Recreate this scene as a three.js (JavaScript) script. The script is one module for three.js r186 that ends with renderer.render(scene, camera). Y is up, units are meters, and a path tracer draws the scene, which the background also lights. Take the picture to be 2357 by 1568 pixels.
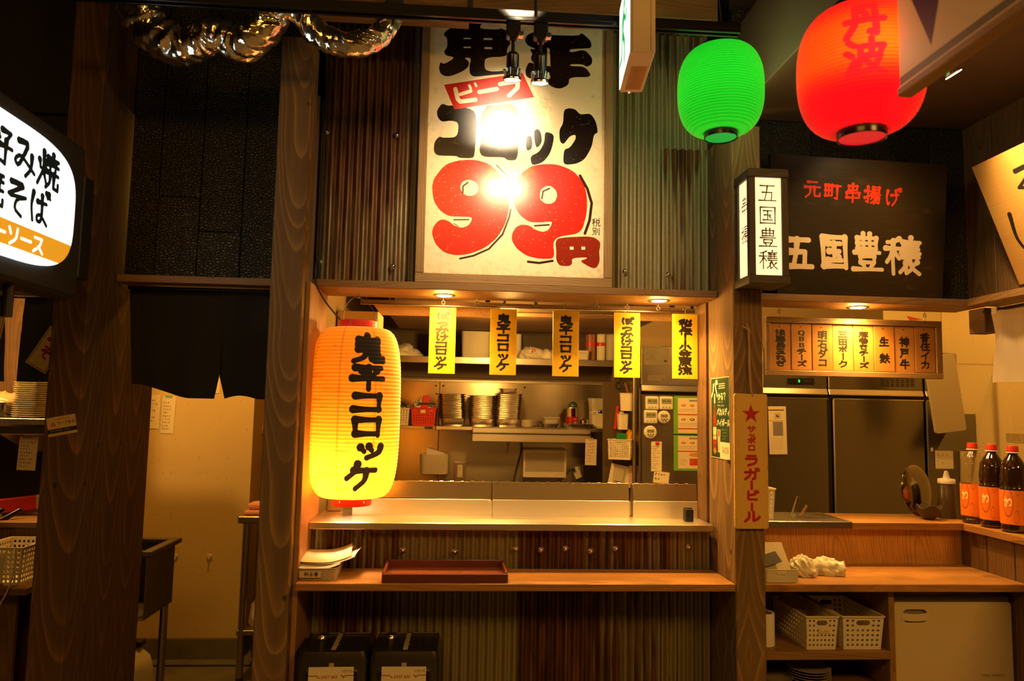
import * as THREE from 'three';
import { RoundedBoxGeometry } from 'three/addons/geometries/RoundedBoxGeometry.js';
import { mergeGeometries, mergeVertices, toCreasedNormals } from 'three/addons/utils/BufferGeometryUtils.js';
import { RectAreaLightUniformsLib } from 'three/addons/lights/RectAreaLightUniformsLib.js';

// ---------------------------------------------------------------- camera, sky, exposure
const scene = new THREE.Scene();
scene.background = new THREE.Color(0x000000);          // indoors: nothing of the sky comes in
const camera = new THREE.PerspectiveCamera(49.54, 2357 / 1568, 0.05, 60);
camera.position.set(0, 1.42, 2.797);
camera.rotation.set(0.0917, -0.0694, 0.0185, 'YXZ');
camera.focus = 3.0; camera.userData.fStop = 2.4;
const renderer = new THREE.WebGLRenderer({ antialias: true });
renderer.toneMapping = THREE.LinearToneMapping;
renderer.toneMappingExposure = 1.0;
renderer.shadowMap.enabled = true;
RectAreaLightUniformsLib.init();

// ---------------------------------------------------------------- lights of the hall (fittings bring their own further down)
const lin = (c) => new THREE.Color().setRGB(c[0], c[1], c[2]);
function areaLight(x, y, z, w, h, watt, c, tx, ty, tz) {
  const l = new THREE.RectAreaLight(lin(c), watt, w, h);
  l.position.set(x, y, z); l.lookAt(tx, ty, tz); scene.add(l); return l;
}
function pointLight(x, y, z, cd, c, r = 1) {
  const l = new THREE.PointLight(lin(c), cd, 0, 2); l.position.set(x, y, z); l.castShadow = true; l.shadow.radius = r; scene.add(l); return l;
}
function spotLight(x, y, z, tx, ty, tz, cd, c, angle, pen, r = 1) {
  const l = new THREE.SpotLight(lin(c), cd, 0, angle, pen, 2); l.position.set(x, y, z); l.target.position.set(tx, ty, tz);
  l.castShadow = true; l.shadow.radius = r; scene.add(l, l.target); return l;
}

// ---------------------------------------------------------------- names, things, parts
const used = {};
function numbered(n) { const k = used[n] = (used[n] ?? -1) + 1; return k ? n + '_' + String(k).padStart(3, '0') : n; }
function thing(name, label, category, pos = [0, 0, 0], ry = 0, group) {
  const o = new THREE.Group(); o.name = numbered(name); o.position.set(...pos); o.rotation.y = ry;
  o.userData = { label, category }; if (group) o.userData.group = group; scene.add(o); return o;
}
function part(name, geo, mat, parent, label) {
  const m = new THREE.Mesh(geo, mat); m.name = name; m.castShadow = m.receiveShadow = true;
  if (label) m.userData.label = label; parent.add(m); return m;
}
function struct(name) { const o = new THREE.Group(); o.name = numbered(name); o.userData.kind = 'structure'; scene.add(o); return o; }
function single(name, label, category, geo, mat, pos = [0, 0, 0], ry = 0, group) {
  const m = new THREE.Mesh(geo, mat); m.name = numbered(name); m.castShadow = m.receiveShadow = true; m.position.set(...pos); m.rotation.y = ry;
  m.userData = { label, category }; if (group) m.userData.group = group; scene.add(m); return m;
}
function copy(o, label, pos, ry) {
  const c = o.clone(); c.name = numbered(o.name.replace(/_\d{3}$/, '')); c.userData = { ...o.userData, label }; c.position.set(...pos); if (ry !== undefined) c.rotation.y = ry; scene.add(c); return c;
}
const ORD = ['topmost', 'second', 'third', 'fourth', 'fifth', 'sixth', 'seventh', 'eighth', 'ninth', 'tenth', 'eleventh', 'twelfth', 'thirteenth', 'fourteenth', 'fifteenth', 'sixteenth', 'seventeenth', 'eighteenth'];
const nth = (k) => k ? ORD[k] + ' from the top' : 'topmost';

// ---------------------------------------------------------------- noise
let seedState = 7;
const rnd = () => { seedState = (seedState + 0x6d2b79f5) | 0; let t = Math.imul(seedState ^ (seedState >>> 15), 1 | seedState); t = (t + Math.imul(t ^ (t >>> 7), 61 | t)) ^ t; return ((t ^ (t >>> 14)) >>> 0) / 4294967296; };
const rr = (a, b) => a + (b - a) * rnd();
const hash = (x, y, s) => { let h = Math.imul(x, 374761393) ^ Math.imul(y, 668265263) ^ Math.imul(s, 974711); h = Math.imul(h ^ (h >>> 13), 1274126177); return ((h ^ (h >>> 16)) >>> 0) / 4294967296; };
function noise(x, y, s = 0) {
  const ix = Math.floor(x), iy = Math.floor(y), fx = x - ix, fy = y - iy, u = fx * fx * (3 - 2 * fx), v = fy * fy * (3 - 2 * fy);
  const a = hash(ix, iy, s), b = hash(ix + 1, iy, s), c = hash(ix, iy + 1, s), d = hash(ix + 1, iy + 1, s);
  return a + (b - a) * u + (c - a) * v + (a - b - c + d) * u * v;
}
const fbm = (x, y, s = 0, o = 4) => { let t = 0, a = 0.5; for (let i = 0; i < o; i++) { t += a * noise(x, y, s + i * 17); x *= 2.03; y *= 2.03; a *= 0.5; } return t / (1 - Math.pow(0.5, o)); };
const sm = (a, b, x) => { const t = Math.min(1, Math.max(0, (x - a) / (b - a))); return t * t * (3 - 2 * t); };
const mix = (a, b, t) => a + (b - a) * t;
const mix3 = (a, b, t) => [mix(a[0], b[0], t), mix(a[1], b[1], t), mix(a[2], b[2], t)];

// ---------------------------------------------------------------- textures
const toByte = (v) => { v = Math.max(0, Math.min(1, v)); v = v <= 0.0031308 ? v * 12.92 : 1.055 * Math.pow(v, 1 / 2.4) - 0.055; return Math.round(v * 255); };
function dataTex(W, H, fn, srgb = true) {               // fn(u, v) -> [r, g, b] linear, v up
  const d = new Uint8Array(W * H * 4);
  for (let y = 0; y < H; y++) for (let x = 0; x < W; x++) {
    const c = fn((x + 0.5) / W, (y + 0.5) / H), i = (y * W + x) * 4;
    for (let k = 0; k < 3; k++) d[i + k] = srgb ? toByte(c[k]) : Math.round(255 * Math.max(0, Math.min(1, c[k])));
    d[i + 3] = 255;
  }
  const t = new THREE.DataTexture(d, W, H, THREE.RGBAFormat); t.wrapS = t.wrapT = THREE.RepeatWrapping; t.magFilter = THREE.LinearFilter; t.minFilter = THREE.LinearMipmapLinearFilter; t.generateMipmaps = true;
  if (srgb) t.colorSpace = THREE.SRGBColorSpace; t.needsUpdate = true; return t;
}
function canvasTex(W, H, draw) {
  const c = document.createElement('canvas'); c.width = W; c.height = H; const g = c.getContext('2d'); draw(g, W, H);
  const t = new THREE.CanvasTexture(c); t.colorSpace = THREE.SRGBColorSpace; t.anisotropy = 8; return t;
}
const metres = (t, w, h) => { t.repeat.set(1 / w, 1 / h); return t; };
// Wood: the rings of a log cut by the board; u runs across the grain, v along it, over a piece of `across` by `along` metres.
function woodTex({ W = 384, H = 1024, across = 0.24, along = 1.7, c1, c2, gap = 0.009, sharp = 5, contrast = 1, depth = 0.05, swing = 0.05, fibre = 0.25, blotch = 0.25, knots = 0, s = 1 }) {
  const kn = Array.from({ length: knots }, (_, i) => [(0.15 + 0.7 * hash(i, 1, s)) * across, (i + 0.2 + 0.6 * hash(i, 2, s)) / knots * along, 0.005 + 0.005 * hash(i, 3, s)]);
  return metres(dataTex(W, H, (u, v) => {
    const y = v * along, a = 2 * Math.PI * v, sy = Math.sin(a), cy = Math.cos(a); let x = u * across, k = 0, bend = 0;
    for (const [kx, ky, kr] of kn) { const dx = x - kx, dy = (y - ky) * 0.35, d = Math.hypot(dx, dy); bend += Math.sign(dx || 1) * 0.012 * Math.exp(-d / 0.016); k = Math.max(k, 1 - sm(kr * 0.6, kr * 1.25, Math.hypot(dx, (y - ky) * 0.8))); }
    const fade = Math.sin(Math.PI * u);                      // both edges agree, so that the piece repeats
    const cx = (0.5 + 0.08 * sy) * across, d = depth + swing * Math.abs(2 * v - 1) * along / 1.7 + 0.012 * (noise(3 + 0.8 * along * sy, 5 + 0.8 * along * cy, s) - 0.5);
    const w = 0.006 * fade * (fbm(u * 4, 3 + 1.1 * sy, s + 3, 2) - 0.5 + fbm(u * 3 + 7, 9 + 2.2 * cy, s + 8, 2) - 0.5);
    let r = Math.hypot(x - cx + w + bend * 0.4, d) / gap; r += 0.5 * noise(r * 0.7, 2, s + 4);
    const f = r - Math.floor(r), line = Math.pow(f, sharp) * (1 - sm(0.92, 1, f)) * (0.45 + 0.9 * hash(Math.floor(r), 7, s));
    const fib = noise(u * 220, 14 + 9 * sy + 30 * v, s + 5) - 0.5, bl = fade * (fbm(u * 4, 6 + 3 * sy, s + 21, 3) - 0.5);
    const c = mix3(c1, c2, Math.min(1, contrast * line * 1.15)), m = 1 + fibre * fib + blotch * 2.4 * bl, q = c.map((e) => e * m);
    return k > 0 ? mix3(q, c1.map((e) => e * 0.3), k) : q;
  }), across, along);
}
const std = (o) => new THREE.MeshStandardMaterial(o);
const phys = (o) => new THREE.MeshPhysicalMaterial(o);
const flat = (c, roughness = 0.6, metalness = 0) => std({ color: lin(c), roughness, metalness });
const M = {};
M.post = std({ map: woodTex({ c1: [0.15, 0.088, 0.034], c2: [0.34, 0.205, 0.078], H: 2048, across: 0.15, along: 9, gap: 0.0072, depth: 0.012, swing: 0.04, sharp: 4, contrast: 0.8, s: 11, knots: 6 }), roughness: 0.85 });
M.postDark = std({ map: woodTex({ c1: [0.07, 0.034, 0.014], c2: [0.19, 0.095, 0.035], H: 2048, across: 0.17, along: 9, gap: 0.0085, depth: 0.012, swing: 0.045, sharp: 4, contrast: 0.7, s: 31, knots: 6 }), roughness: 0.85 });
M.plank = std({ map: woodTex({ c1: [0.26, 0.14, 0.05], c2: [0.15, 0.075, 0.025], gap: 0.009, sharp: 2.5, contrast: 0.85, s: 5, knots: 2 }), roughness: 0.55 });
M.plankDark = std({ map: woodTex({ c1: [0.155, 0.08, 0.03], c2: [0.08, 0.04, 0.014], gap: 0.010, sharp: 3, contrast: 0.8, s: 45 }), roughness: 0.6 });
M.counter = std({ map: woodTex({ c1: [0.36, 0.17, 0.046], c2: [0.19, 0.08, 0.018], across: 0.3, gap: 0.014, sharp: 2, contrast: 0.75, blotch: 0.5, s: 17 }), roughness: 0.5 });
M.ply = std({ map: woodTex({ c1: [0.58, 0.30, 0.09], c2: [0.22, 0.085, 0.02], across: 0.34, along: 0.7, gap: 0.011, depth: 0.02, swing: 0.12, sharp: 5, contrast: 0.9, knots: 3, s: 23 }), roughness: 0.55 });
M.pine = std({ map: woodTex({ c1: [0.62, 0.38, 0.15], c2: [0.44, 0.24, 0.08], gap: 0.007, sharp: 2.5, contrast: 0.7, s: 29, fibre: 0.15 }), roughness: 0.55 });
M.frame = std({ map: woodTex({ c1: [0.30, 0.18, 0.075], c2: [0.16, 0.09, 0.034], gap: 0.008, sharp: 3, contrast: 0.7, s: 41 }), roughness: 0.55 });
M.jamb = std({ map: woodTex({ c1: [0.38, 0.21, 0.078], c2: [0.25, 0.13, 0.045], gap: 0.012, sharp: 3, contrast: 0.6, s: 61 }), roughness: 0.5 });
M.lacquer = std({ map: woodTex({ c1: [0.13, 0.028, 0.013], c2: [0.08, 0.017, 0.008], gap: 0.01, sharp: 2, contrast: 0.5, s: 71 }), roughness: 0.36 });
M.blackWood = std({ map: woodTex({ c1: [0.025, 0.019, 0.013], c2: [0.085, 0.066, 0.045], across: 0.1, gap: 0.006, depth: 0.01, swing: 0.04, sharp: 4, contrast: 0.7, s: 81 }), roughness: 0.55 });
const charBump = metres(dataTex(512, 512, (u, v) => {   // alligatored char: cracked cells, wider than tall
  const NX = 26, NY = 58, x = u * NX, y = v * NY, ix = Math.floor(x), iy = Math.floor(y); let a = 9, b = 9;
  for (let i = -1; i <= 1; i++) for (let j = -1; j <= 1; j++) { const cx = (ix + i + NX) % NX, cy = (iy + j + NY) % NY, d = Math.hypot(x - ix - i - hash(cx, cy, 5), y - iy - j - hash(cx, cy, 6)); if (d < a) { b = a; a = d; } else if (d < b) b = d; }
  const h = 0.8 * sm(0.02, 0.34, b - a) * (0.75 + 0.25 * hash(ix, iy, 9)) + 0.2 * noise(u * 120, v * 120, 3); return [h, h, h];
}, false), 0.36, 0.6);
M.charred = std({ color: lin([0.022, 0.018, 0.013]), roughness: 0.42, bumpMap: charBump, bumpScale: 0.006 });
M.charredB = std({ color: lin([0.034, 0.029, 0.02]), roughness: 0.38, bumpMap: charBump, bumpScale: 0.007 });
M.steel = phys({ color: lin([0.66, 0.61, 0.54]), metalness: 1, roughness: 0.33, anisotropy: 0.5 }); const dullMap = (metres(dataTex(256, 256, (u, v) => { const q = 0.85 + 0.4 * (fbm(u * 4, v * 4, 9) - 0.5); return [q, q, q]; }, false), 0.5, 0.5));
M.steelDull = std({ color: lin([0.36, 0.33, 0.28]), metalness: 1, roughness: 0.42, roughnessMap: dullMap }); M.trayA = std({ color: lin([0.34, 0.30, 0.24]), metalness: 1, roughness: 0.2 }); M.trayB = std({ color: lin([0.58, 0.53, 0.44]), metalness: 1, roughness: 0.2 }); M.splash = phys({ color: lin([0.46, 0.41, 0.32]), metalness: 1, roughness: 0.27, anisotropy: 0.7 });
M.fridge = phys({ color: lin([0.21, 0.195, 0.17]), metalness: 1, roughness: 0.32, anisotropy: 0.75, anisotropyRotation: Math.PI / 2 });
M.mirror = std({ color: lin([0.42, 0.39, 0.34]), metalness: 1, roughness: 0.14 });
M.wire = std({ color: lin([0.25, 0.22, 0.19]), metalness: 1, roughness: 0.4 });
M.chrome = std({ color: lin([0.8, 0.76, 0.7]), metalness: 1, roughness: 0.16 });
M.black = flat([0.012, 0.011, 0.01], 0.5);
M.blackGloss = flat([0.012, 0.011, 0.01], 0.22);
M.rubber = flat([0.02, 0.018, 0.016], 0.7);
M.darkPaint = flat([0.02, 0.017, 0.014], 0.75);
M.white = flat([0.72, 0.68, 0.6], 0.45);
M.plastic = flat([0.70, 0.64, 0.52], 0.42);
M.plasticDim = flat([0.5, 0.45, 0.35], 0.45);
M.paper = flat([0.78, 0.74, 0.66], 0.85);
M.red = flat([0.6, 0.03, 0.018], 0.35);
M.redPlastic = flat([0.62, 0.035, 0.02], 0.4);
M.cream = std({ map: metres(dataTex(256, 256, (u, v) => { const n = 0.97 + 0.10 * (fbm(u * 6, v * 6, 4) - 0.5) - 0.25 * sm(0.985, 1, hash(Math.floor(u * 180), Math.floor(v * 180), 5)); return [0.70 * n, 0.55 * n, 0.28 * n]; }), 1.1, 1.1), roughness: 0.75 });
M.wallDim = flat([0.24, 0.16, 0.075], 0.6);
M.concrete = std({ map: metres(dataTex(256, 256, (u, v) => { const n = 0.7 + 0.7 * fbm(u * 7, v * 7, 14) ; return [0.16 * n, 0.145 * n, 0.115 * n]; }), 0.8, 0.8), roughness: 0.8 });
M.foil = std({ color: lin([0.92, 0.9, 0.86]), metalness: 1, roughness: 0.16 });
M.bag = phys({ color: lin([0.78, 0.74, 0.66]), roughness: 0.4, transmission: 0.2, thickness: 0, side: THREE.DoubleSide });
M.clear = phys({ color: lin([0.95, 0.95, 0.92]), roughness: 0.08, transmission: 1, thickness: 0, side: THREE.DoubleSide });
M.frost = phys({ color: lin([0.72, 0.7, 0.6]), roughness: 0.45, transmission: 0.45, thickness: 0, side: THREE.DoubleSide });
const printed = (W, H, draw, o = {}) => std({ map: canvasTex(W, H, draw), roughness: 0.6, ...o });
const glow = (c, k) => std({ color: 0x000000, emissive: lin(c), emissiveIntensity: k, roughness: 0.6 });

// ---------------------------------------------------------------- geometry
function finish(geo, grain = 'y', off = true) {         // flat faces, uv in metres: v along the grain axis
  const g = geo.index ? geo.toNonIndexed() : geo; if (!g.attributes.normal || geo.index) g.computeVertexNormals();
  const p = g.attributes.position, n = g.attributes.normal, uv = new Float32Array(p.count * 2), ou = off ? rnd() : 0, ov = off ? rnd() * 1.6 : 0;
  for (let i = 0; i < p.count; i++) {
    const a = [Math.abs(n.getX(i)), Math.abs(n.getY(i)), Math.abs(n.getZ(i))], q = { x: p.getX(i), y: p.getY(i), z: p.getZ(i) };
    const k = a[0] >= a[1] && a[0] >= a[2] ? 'x' : a[1] >= a[2] ? 'y' : 'z', rest = ['x', 'y', 'z'].filter((w) => w !== k);
    const va = rest.includes(grain) ? grain : rest[1], ua = rest.find((w) => w !== va);
    uv[2 * i] = q[ua] + ou; uv[2 * i + 1] = q[va] + ov;
  }
  g.setAttribute('uv', new THREE.BufferAttribute(uv, 2)); return g;
}
function rawBox(w, h, d, c) {
  const H = [w / 2, h / 2, d / 2], P = [];
  c = Math.min(c, w * 0.45, h * 0.45, d * 0.45);
  const V = (s, k) => [0, 1, 2].map((i) => s[i] * (H[i] - (i === k ? 0 : c)));
  const tri = (a, b, e) => {
    const u = [b[0] - a[0], b[1] - a[1], b[2] - a[2]], v = [e[0] - a[0], e[1] - a[1], e[2] - a[2]];
    const n = [u[1] * v[2] - u[2] * v[1], u[2] * v[0] - u[0] * v[2], u[0] * v[1] - u[1] * v[0]];
    if (n[0] * (a[0] + b[0] + e[0]) + n[1] * (a[1] + b[1] + e[1]) + n[2] * (a[2] + b[2] + e[2]) < 0) P.push(...a, ...e, ...b); else P.push(...a, ...b, ...e);
  };
  const quad = (a, b, e, f) => { tri(a, b, e); tri(a, e, f); };
  for (let k = 0; k < 3; k++) for (const s of [-1, 1]) {
    const i = (k + 1) % 3, j = (k + 2) % 3, S = (x, y) => { const q = [0, 0, 0]; q[k] = s; q[i] = x; q[j] = y; return q; };
    quad(V(S(-1, -1), k), V(S(1, -1), k), V(S(1, 1), k), V(S(-1, 1), k));
  }
  for (let k = 0; k < 3; k++) for (const a of [-1, 1]) for (const b of [-1, 1]) {   // edges along axis k
    const i = (k + 1) % 3, j = (k + 2) % 3, S = (t) => { const q = [0, 0, 0]; q[k] = t; q[i] = a; q[j] = b; return q; };
    quad(V(S(-1), i), V(S(1), i), V(S(1), j), V(S(-1), j));
  }
  for (const x of [-1, 1]) for (const y of [-1, 1]) for (const z of [-1, 1]) tri(V([x, y, z], 0), V([x, y, z], 1), V([x, y, z], 2));
  const g = new THREE.BufferGeometry(); g.setAttribute('position', new THREE.Float32BufferAttribute(P, 3)); g.computeVertexNormals(); return g;
}
const box = (w, h, d, c = 0.002, grain = 'y') => finish(rawBox(w, h, d, c), grain);
// a box by its extents
const span = (x0, x1, y0, y1, z0, z1, c = 0.002, grain = 'y') => box(x1 - x0, y1 - y0, z1 - z0, c, grain).translate((x0 + x1) / 2, (y0 + y1) / 2, (z0 + z1) / 2);
const at = (g, x = 0, y = 0, z = 0, rx = 0, ry = 0, rz = 0) => { if (rx) g.rotateX(rx); if (ry) g.rotateY(ry); if (rz) g.rotateZ(rz); return g.translate(x, y, z); };
const merge = (list) => mergeGeometries(list.map((g) => { const q = g.index ? g.toNonIndexed() : g; for (const k of Object.keys(q.attributes)) if (!['position', 'normal', 'uv'].includes(k)) q.deleteAttribute(k); return q; }));
function uvXY(g, x0, y0, w, h) { const p = g.attributes.position, uv = g.attributes.uv; for (let i = 0; i < p.count; i++) uv.setXY(i, (p.getX(i) - x0) / w, (p.getY(i) - y0) / h); return g; }
const card = (w, h, d = 0.004, c = 0.0005) => uvXY(box(w, h, d, c), -w / 2, -h / 2, w, h);   // printed on its front
const rbox = (w, h, d, r = 0.004, s = 3) => new RoundedBoxGeometry(w, h, d, s, r);
const cyl = (r0, r1, h, n = 28, open = false) => new THREE.CylinderGeometry(r0, r1, h, n, 1, open);
const lathe = (pts, n = 40, start = 0) => new THREE.LatheGeometry(pts.map((p) => new THREE.Vector2(p[0], p[1])), n, start, Math.PI * 2);
const v3 = (a) => new THREE.Vector3(...a);
const tube = (pts, r, n = 40, k = 8) => new THREE.TubeGeometry(new THREE.CatmullRomCurve3(pts.map(v3)), n, r, k);
const ring = (R, r, n = 24) => new THREE.TorusGeometry(R, r, 8, n);
function rr2(w, h, r) { const s = new THREE.Shape(), x = w / 2, y = h / 2; s.moveTo(-x + r, -y); s.lineTo(x - r, -y); s.absarc(x - r, -y + r, r, -Math.PI / 2, 0); s.lineTo(x, y - r); s.absarc(x - r, y - r, r, 0, Math.PI / 2); s.lineTo(-x + r, y); s.absarc(-x + r, y - r, r, Math.PI / 2, Math.PI); s.lineTo(-x, -y + r); s.absarc(-x + r, -y + r, r, Math.PI, 1.5 * Math.PI); return s; }
const ext = (shape, d, bevel = 0, seg = 6) => new THREE.ExtrudeGeometry(shape, { depth: d, bevelEnabled: bevel > 0, bevelSize: bevel, bevelThickness: bevel, bevelSegments: 2, curveSegments: seg });
function poly(pts) { const s = new THREE.Shape(); pts.forEach((p, i) => i ? s.lineTo(p[0], p[1]) : s.moveTo(p[0], p[1])); s.closePath(); return s; }
// loops of equal length joined to a skin; `smooth` is the crease angle
function loft(loops, { cap0 = true, cap1 = true, crease = 0.6 } = {}) {
  const n = loops[0].length, P = [], I = [], U = [];
  loops.forEach((l, j) => l.forEach((p, i) => { P.push(...p); U.push(i / n, j / (loops.length - 1)); }));
  for (let j = 0; j < loops.length - 1; j++) for (let i = 0; i < n; i++) { const a = j * n + i, b = j * n + (i + 1) % n, c = a + n, d = b + n; I.push(a, b, d, a, d, c); }
  for (const [on, j, flip] of [[cap0, 0, true], [cap1, loops.length - 1, false]]) if (on) {
    const m = [0, 1, 2].map((k) => loops[j].reduce((s, p) => s + p[k], 0) / n), c = P.length / 3; P.push(...m); U.push(0.5, 0.5);
    for (let i = 0; i < n; i++) { const a = j * n + i, b = j * n + (i + 1) % n; flip ? I.push(c, b, a) : I.push(c, a, b); }
  }
  const g = new THREE.BufferGeometry(); g.setAttribute('position', new THREE.Float32BufferAttribute(P, 3)); g.setAttribute('uv', new THREE.Float32BufferAttribute(U, 2)); g.setIndex(I); g.computeVertexNormals();
  return toCreasedNormals(g, crease);
}
function rrLoop(w, d, r, y, k = 4) {                   // counter-clockwise seen from below, so that a skin going up faces out
  const o = [], X = w / 2 - r, Z = d / 2 - r;
  for (const [sx, sz, a0] of [[1, 1, 0], [-1, 1, 0.5], [-1, -1, 1], [1, -1, 1.5]]) for (let i = 0; i <= k; i++) { const a = Math.PI * (a0 + 0.5 * i / k); o.push([sx * X + r * Math.cos(a), y, sz * Z + r * Math.sin(a)]); }
  return o.reverse();
}
function blob(w, h, d, s = 1, amp = 0.3, f = 3, floor = -0.35, detail = 24) {
  const g = new THREE.SphereGeometry(1, detail * 2, detail), p = g.attributes.position;
  for (let i = 0; i < p.count; i++) {
    let x = p.getX(i), y = p.getY(i), z = p.getZ(i);
    const k = 1 - amp / 2 + amp * (fbm(x * f + 5 + s, y * f + z * f * 0.7 + 9, s) + 0.6 * Math.abs(noise(x * f * 2.2 + s, z * f * 2.2 + y * 4, s + 2) - 0.5));
    x *= k; y *= k; z *= k; y = Math.max(y, floor); p.setXYZ(i, x * w / 2, (y - floor) * h / (1 - floor), z * d / 2);
  }
  g.computeVertexNormals(); return g;
}
// a thin board of w by h standing in the xy plane with a grid of round holes
function perforated(w, h, t, cols, rows, r, { mx = 0.012, y0 = 0.012, y1 = 0.02, slot, skip, square } = {}) {
  const s = poly([[-w / 2, 0], [w / 2, 0], [w / 2, h], [-w / 2, h]]);
  for (let i = 0; i < cols; i++) for (let j = 0; j < rows; j++) {
    if (skip && skip(i, j)) continue;
    const x = mix(-w / 2 + mx, w / 2 - mx, cols > 1 ? i / (cols - 1) : 0.5), y = mix(y0, h - y1, rows > 1 ? j / (rows - 1) : 0.5), q = new THREE.Path();
    if (square) { q.moveTo(x - r, y - r); q.lineTo(x - r, y + r); q.lineTo(x + r, y + r); q.lineTo(x + r, y - r); q.closePath(); } else q.absarc(x, y, r, 0, Math.PI * 2, true);
    s.holes.push(q);
  }
  if (slot) { const [sw, sh, sy] = slot, q = new THREE.Path(); q.absarc(sw / 2 - sh / 2, sy, sh / 2, Math.PI / 2, -Math.PI / 2, true); q.absarc(-sw / 2 + sh / 2, sy, sh / 2, -Math.PI / 2, -1.5 * Math.PI, true); s.holes.push(q); }
  return new THREE.ExtrudeGeometry(s, { depth: t, bevelEnabled: false, curveSegments: 4 });
}
// open storage basket, its base at y = 0
function basketParts(o, w, h, d, mat, { nx = 7, nz = 12, ny = 6, r = 0.004, slot = true, flare = 0.04, square = false } = {}) {
  const t = 0.0025, cut = slot ? (c) => (i, j) => j >= ny - 2 && i > 1 && i < c - 2 : () => undefined;
  const opt = (c, on) => ({ y0: 0.016, y1: 0.016, mx: 0.014, square, ...(on && slot ? { slot: [w * 0.34, 0.018, h * 0.8], skip: cut(c) } : {}) });
  const bend = (g) => { const p = g.attributes.position; for (let i = 0; i < p.count; i++) { const k = 1 + flare * (p.getY(i) / h - 1); p.setX(i, p.getX(i) * k); p.setZ(i, p.getZ(i) * k); } g.computeVertexNormals(); return g; };
  part('side', bend(at(perforated(w, h, t, nx, ny, r, opt(nx, true)), 0, 0, d / 2 - t)), mat, o);
  part('side', bend(at(perforated(w, h, t, nx, ny, r, opt(nx, true)), 0, 0, -d / 2)), mat, o);
  for (const s of [-1, 1]) part('side', bend(at(perforated(d, h, t, nz, ny, r, opt(nz, false)).rotateY(Math.PI / 2), s > 0 ? w / 2 - t : -w / 2, 0, 0)), mat, o);
  part('base', at(box(w * (1 - flare) - 0.002, 0.003, d * (1 - flare) - 0.002, 0.0005), 0, 0.0015, 0), mat, o);
  part('rim', at(loft([rrLoop(w + 0.004, d + 0.004, 0.006, h - 0.006), rrLoop(w + 0.008, d + 0.008, 0.006, h - 0.003), rrLoop(w + 0.008, d + 0.008, 0.006, h + 0.001), rrLoop(w - 0.002, d - 0.002, 0.005, h + 0.001), rrLoop(w - 0.002, d - 0.002, 0.005, h - 0.006)], { cap0: false, cap1: false })), mat, o);
}
// shallow pan or tray: pressed sheet, base at y = 0
const panGeo = (w, d, h, lip = 0.008, slope = 0.012, r = 0.018, t = 0.0015) => loft([
  rrLoop(w - 2 * slope - 2 * lip, d - 2 * slope - 2 * lip, r, 0), rrLoop(w - 2 * lip, d - 2 * lip, r + 0.006, h - t), rrLoop(w, d, r + 0.01, h - t), rrLoop(w, d, r + 0.01, h), rrLoop(w - 2 * lip - t, d - 2 * lip - t, r + 0.005, h), rrLoop(w - 2 * slope - 2 * lip - t, d - 2 * slope - 2 * lip - t, r, t)]);

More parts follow.
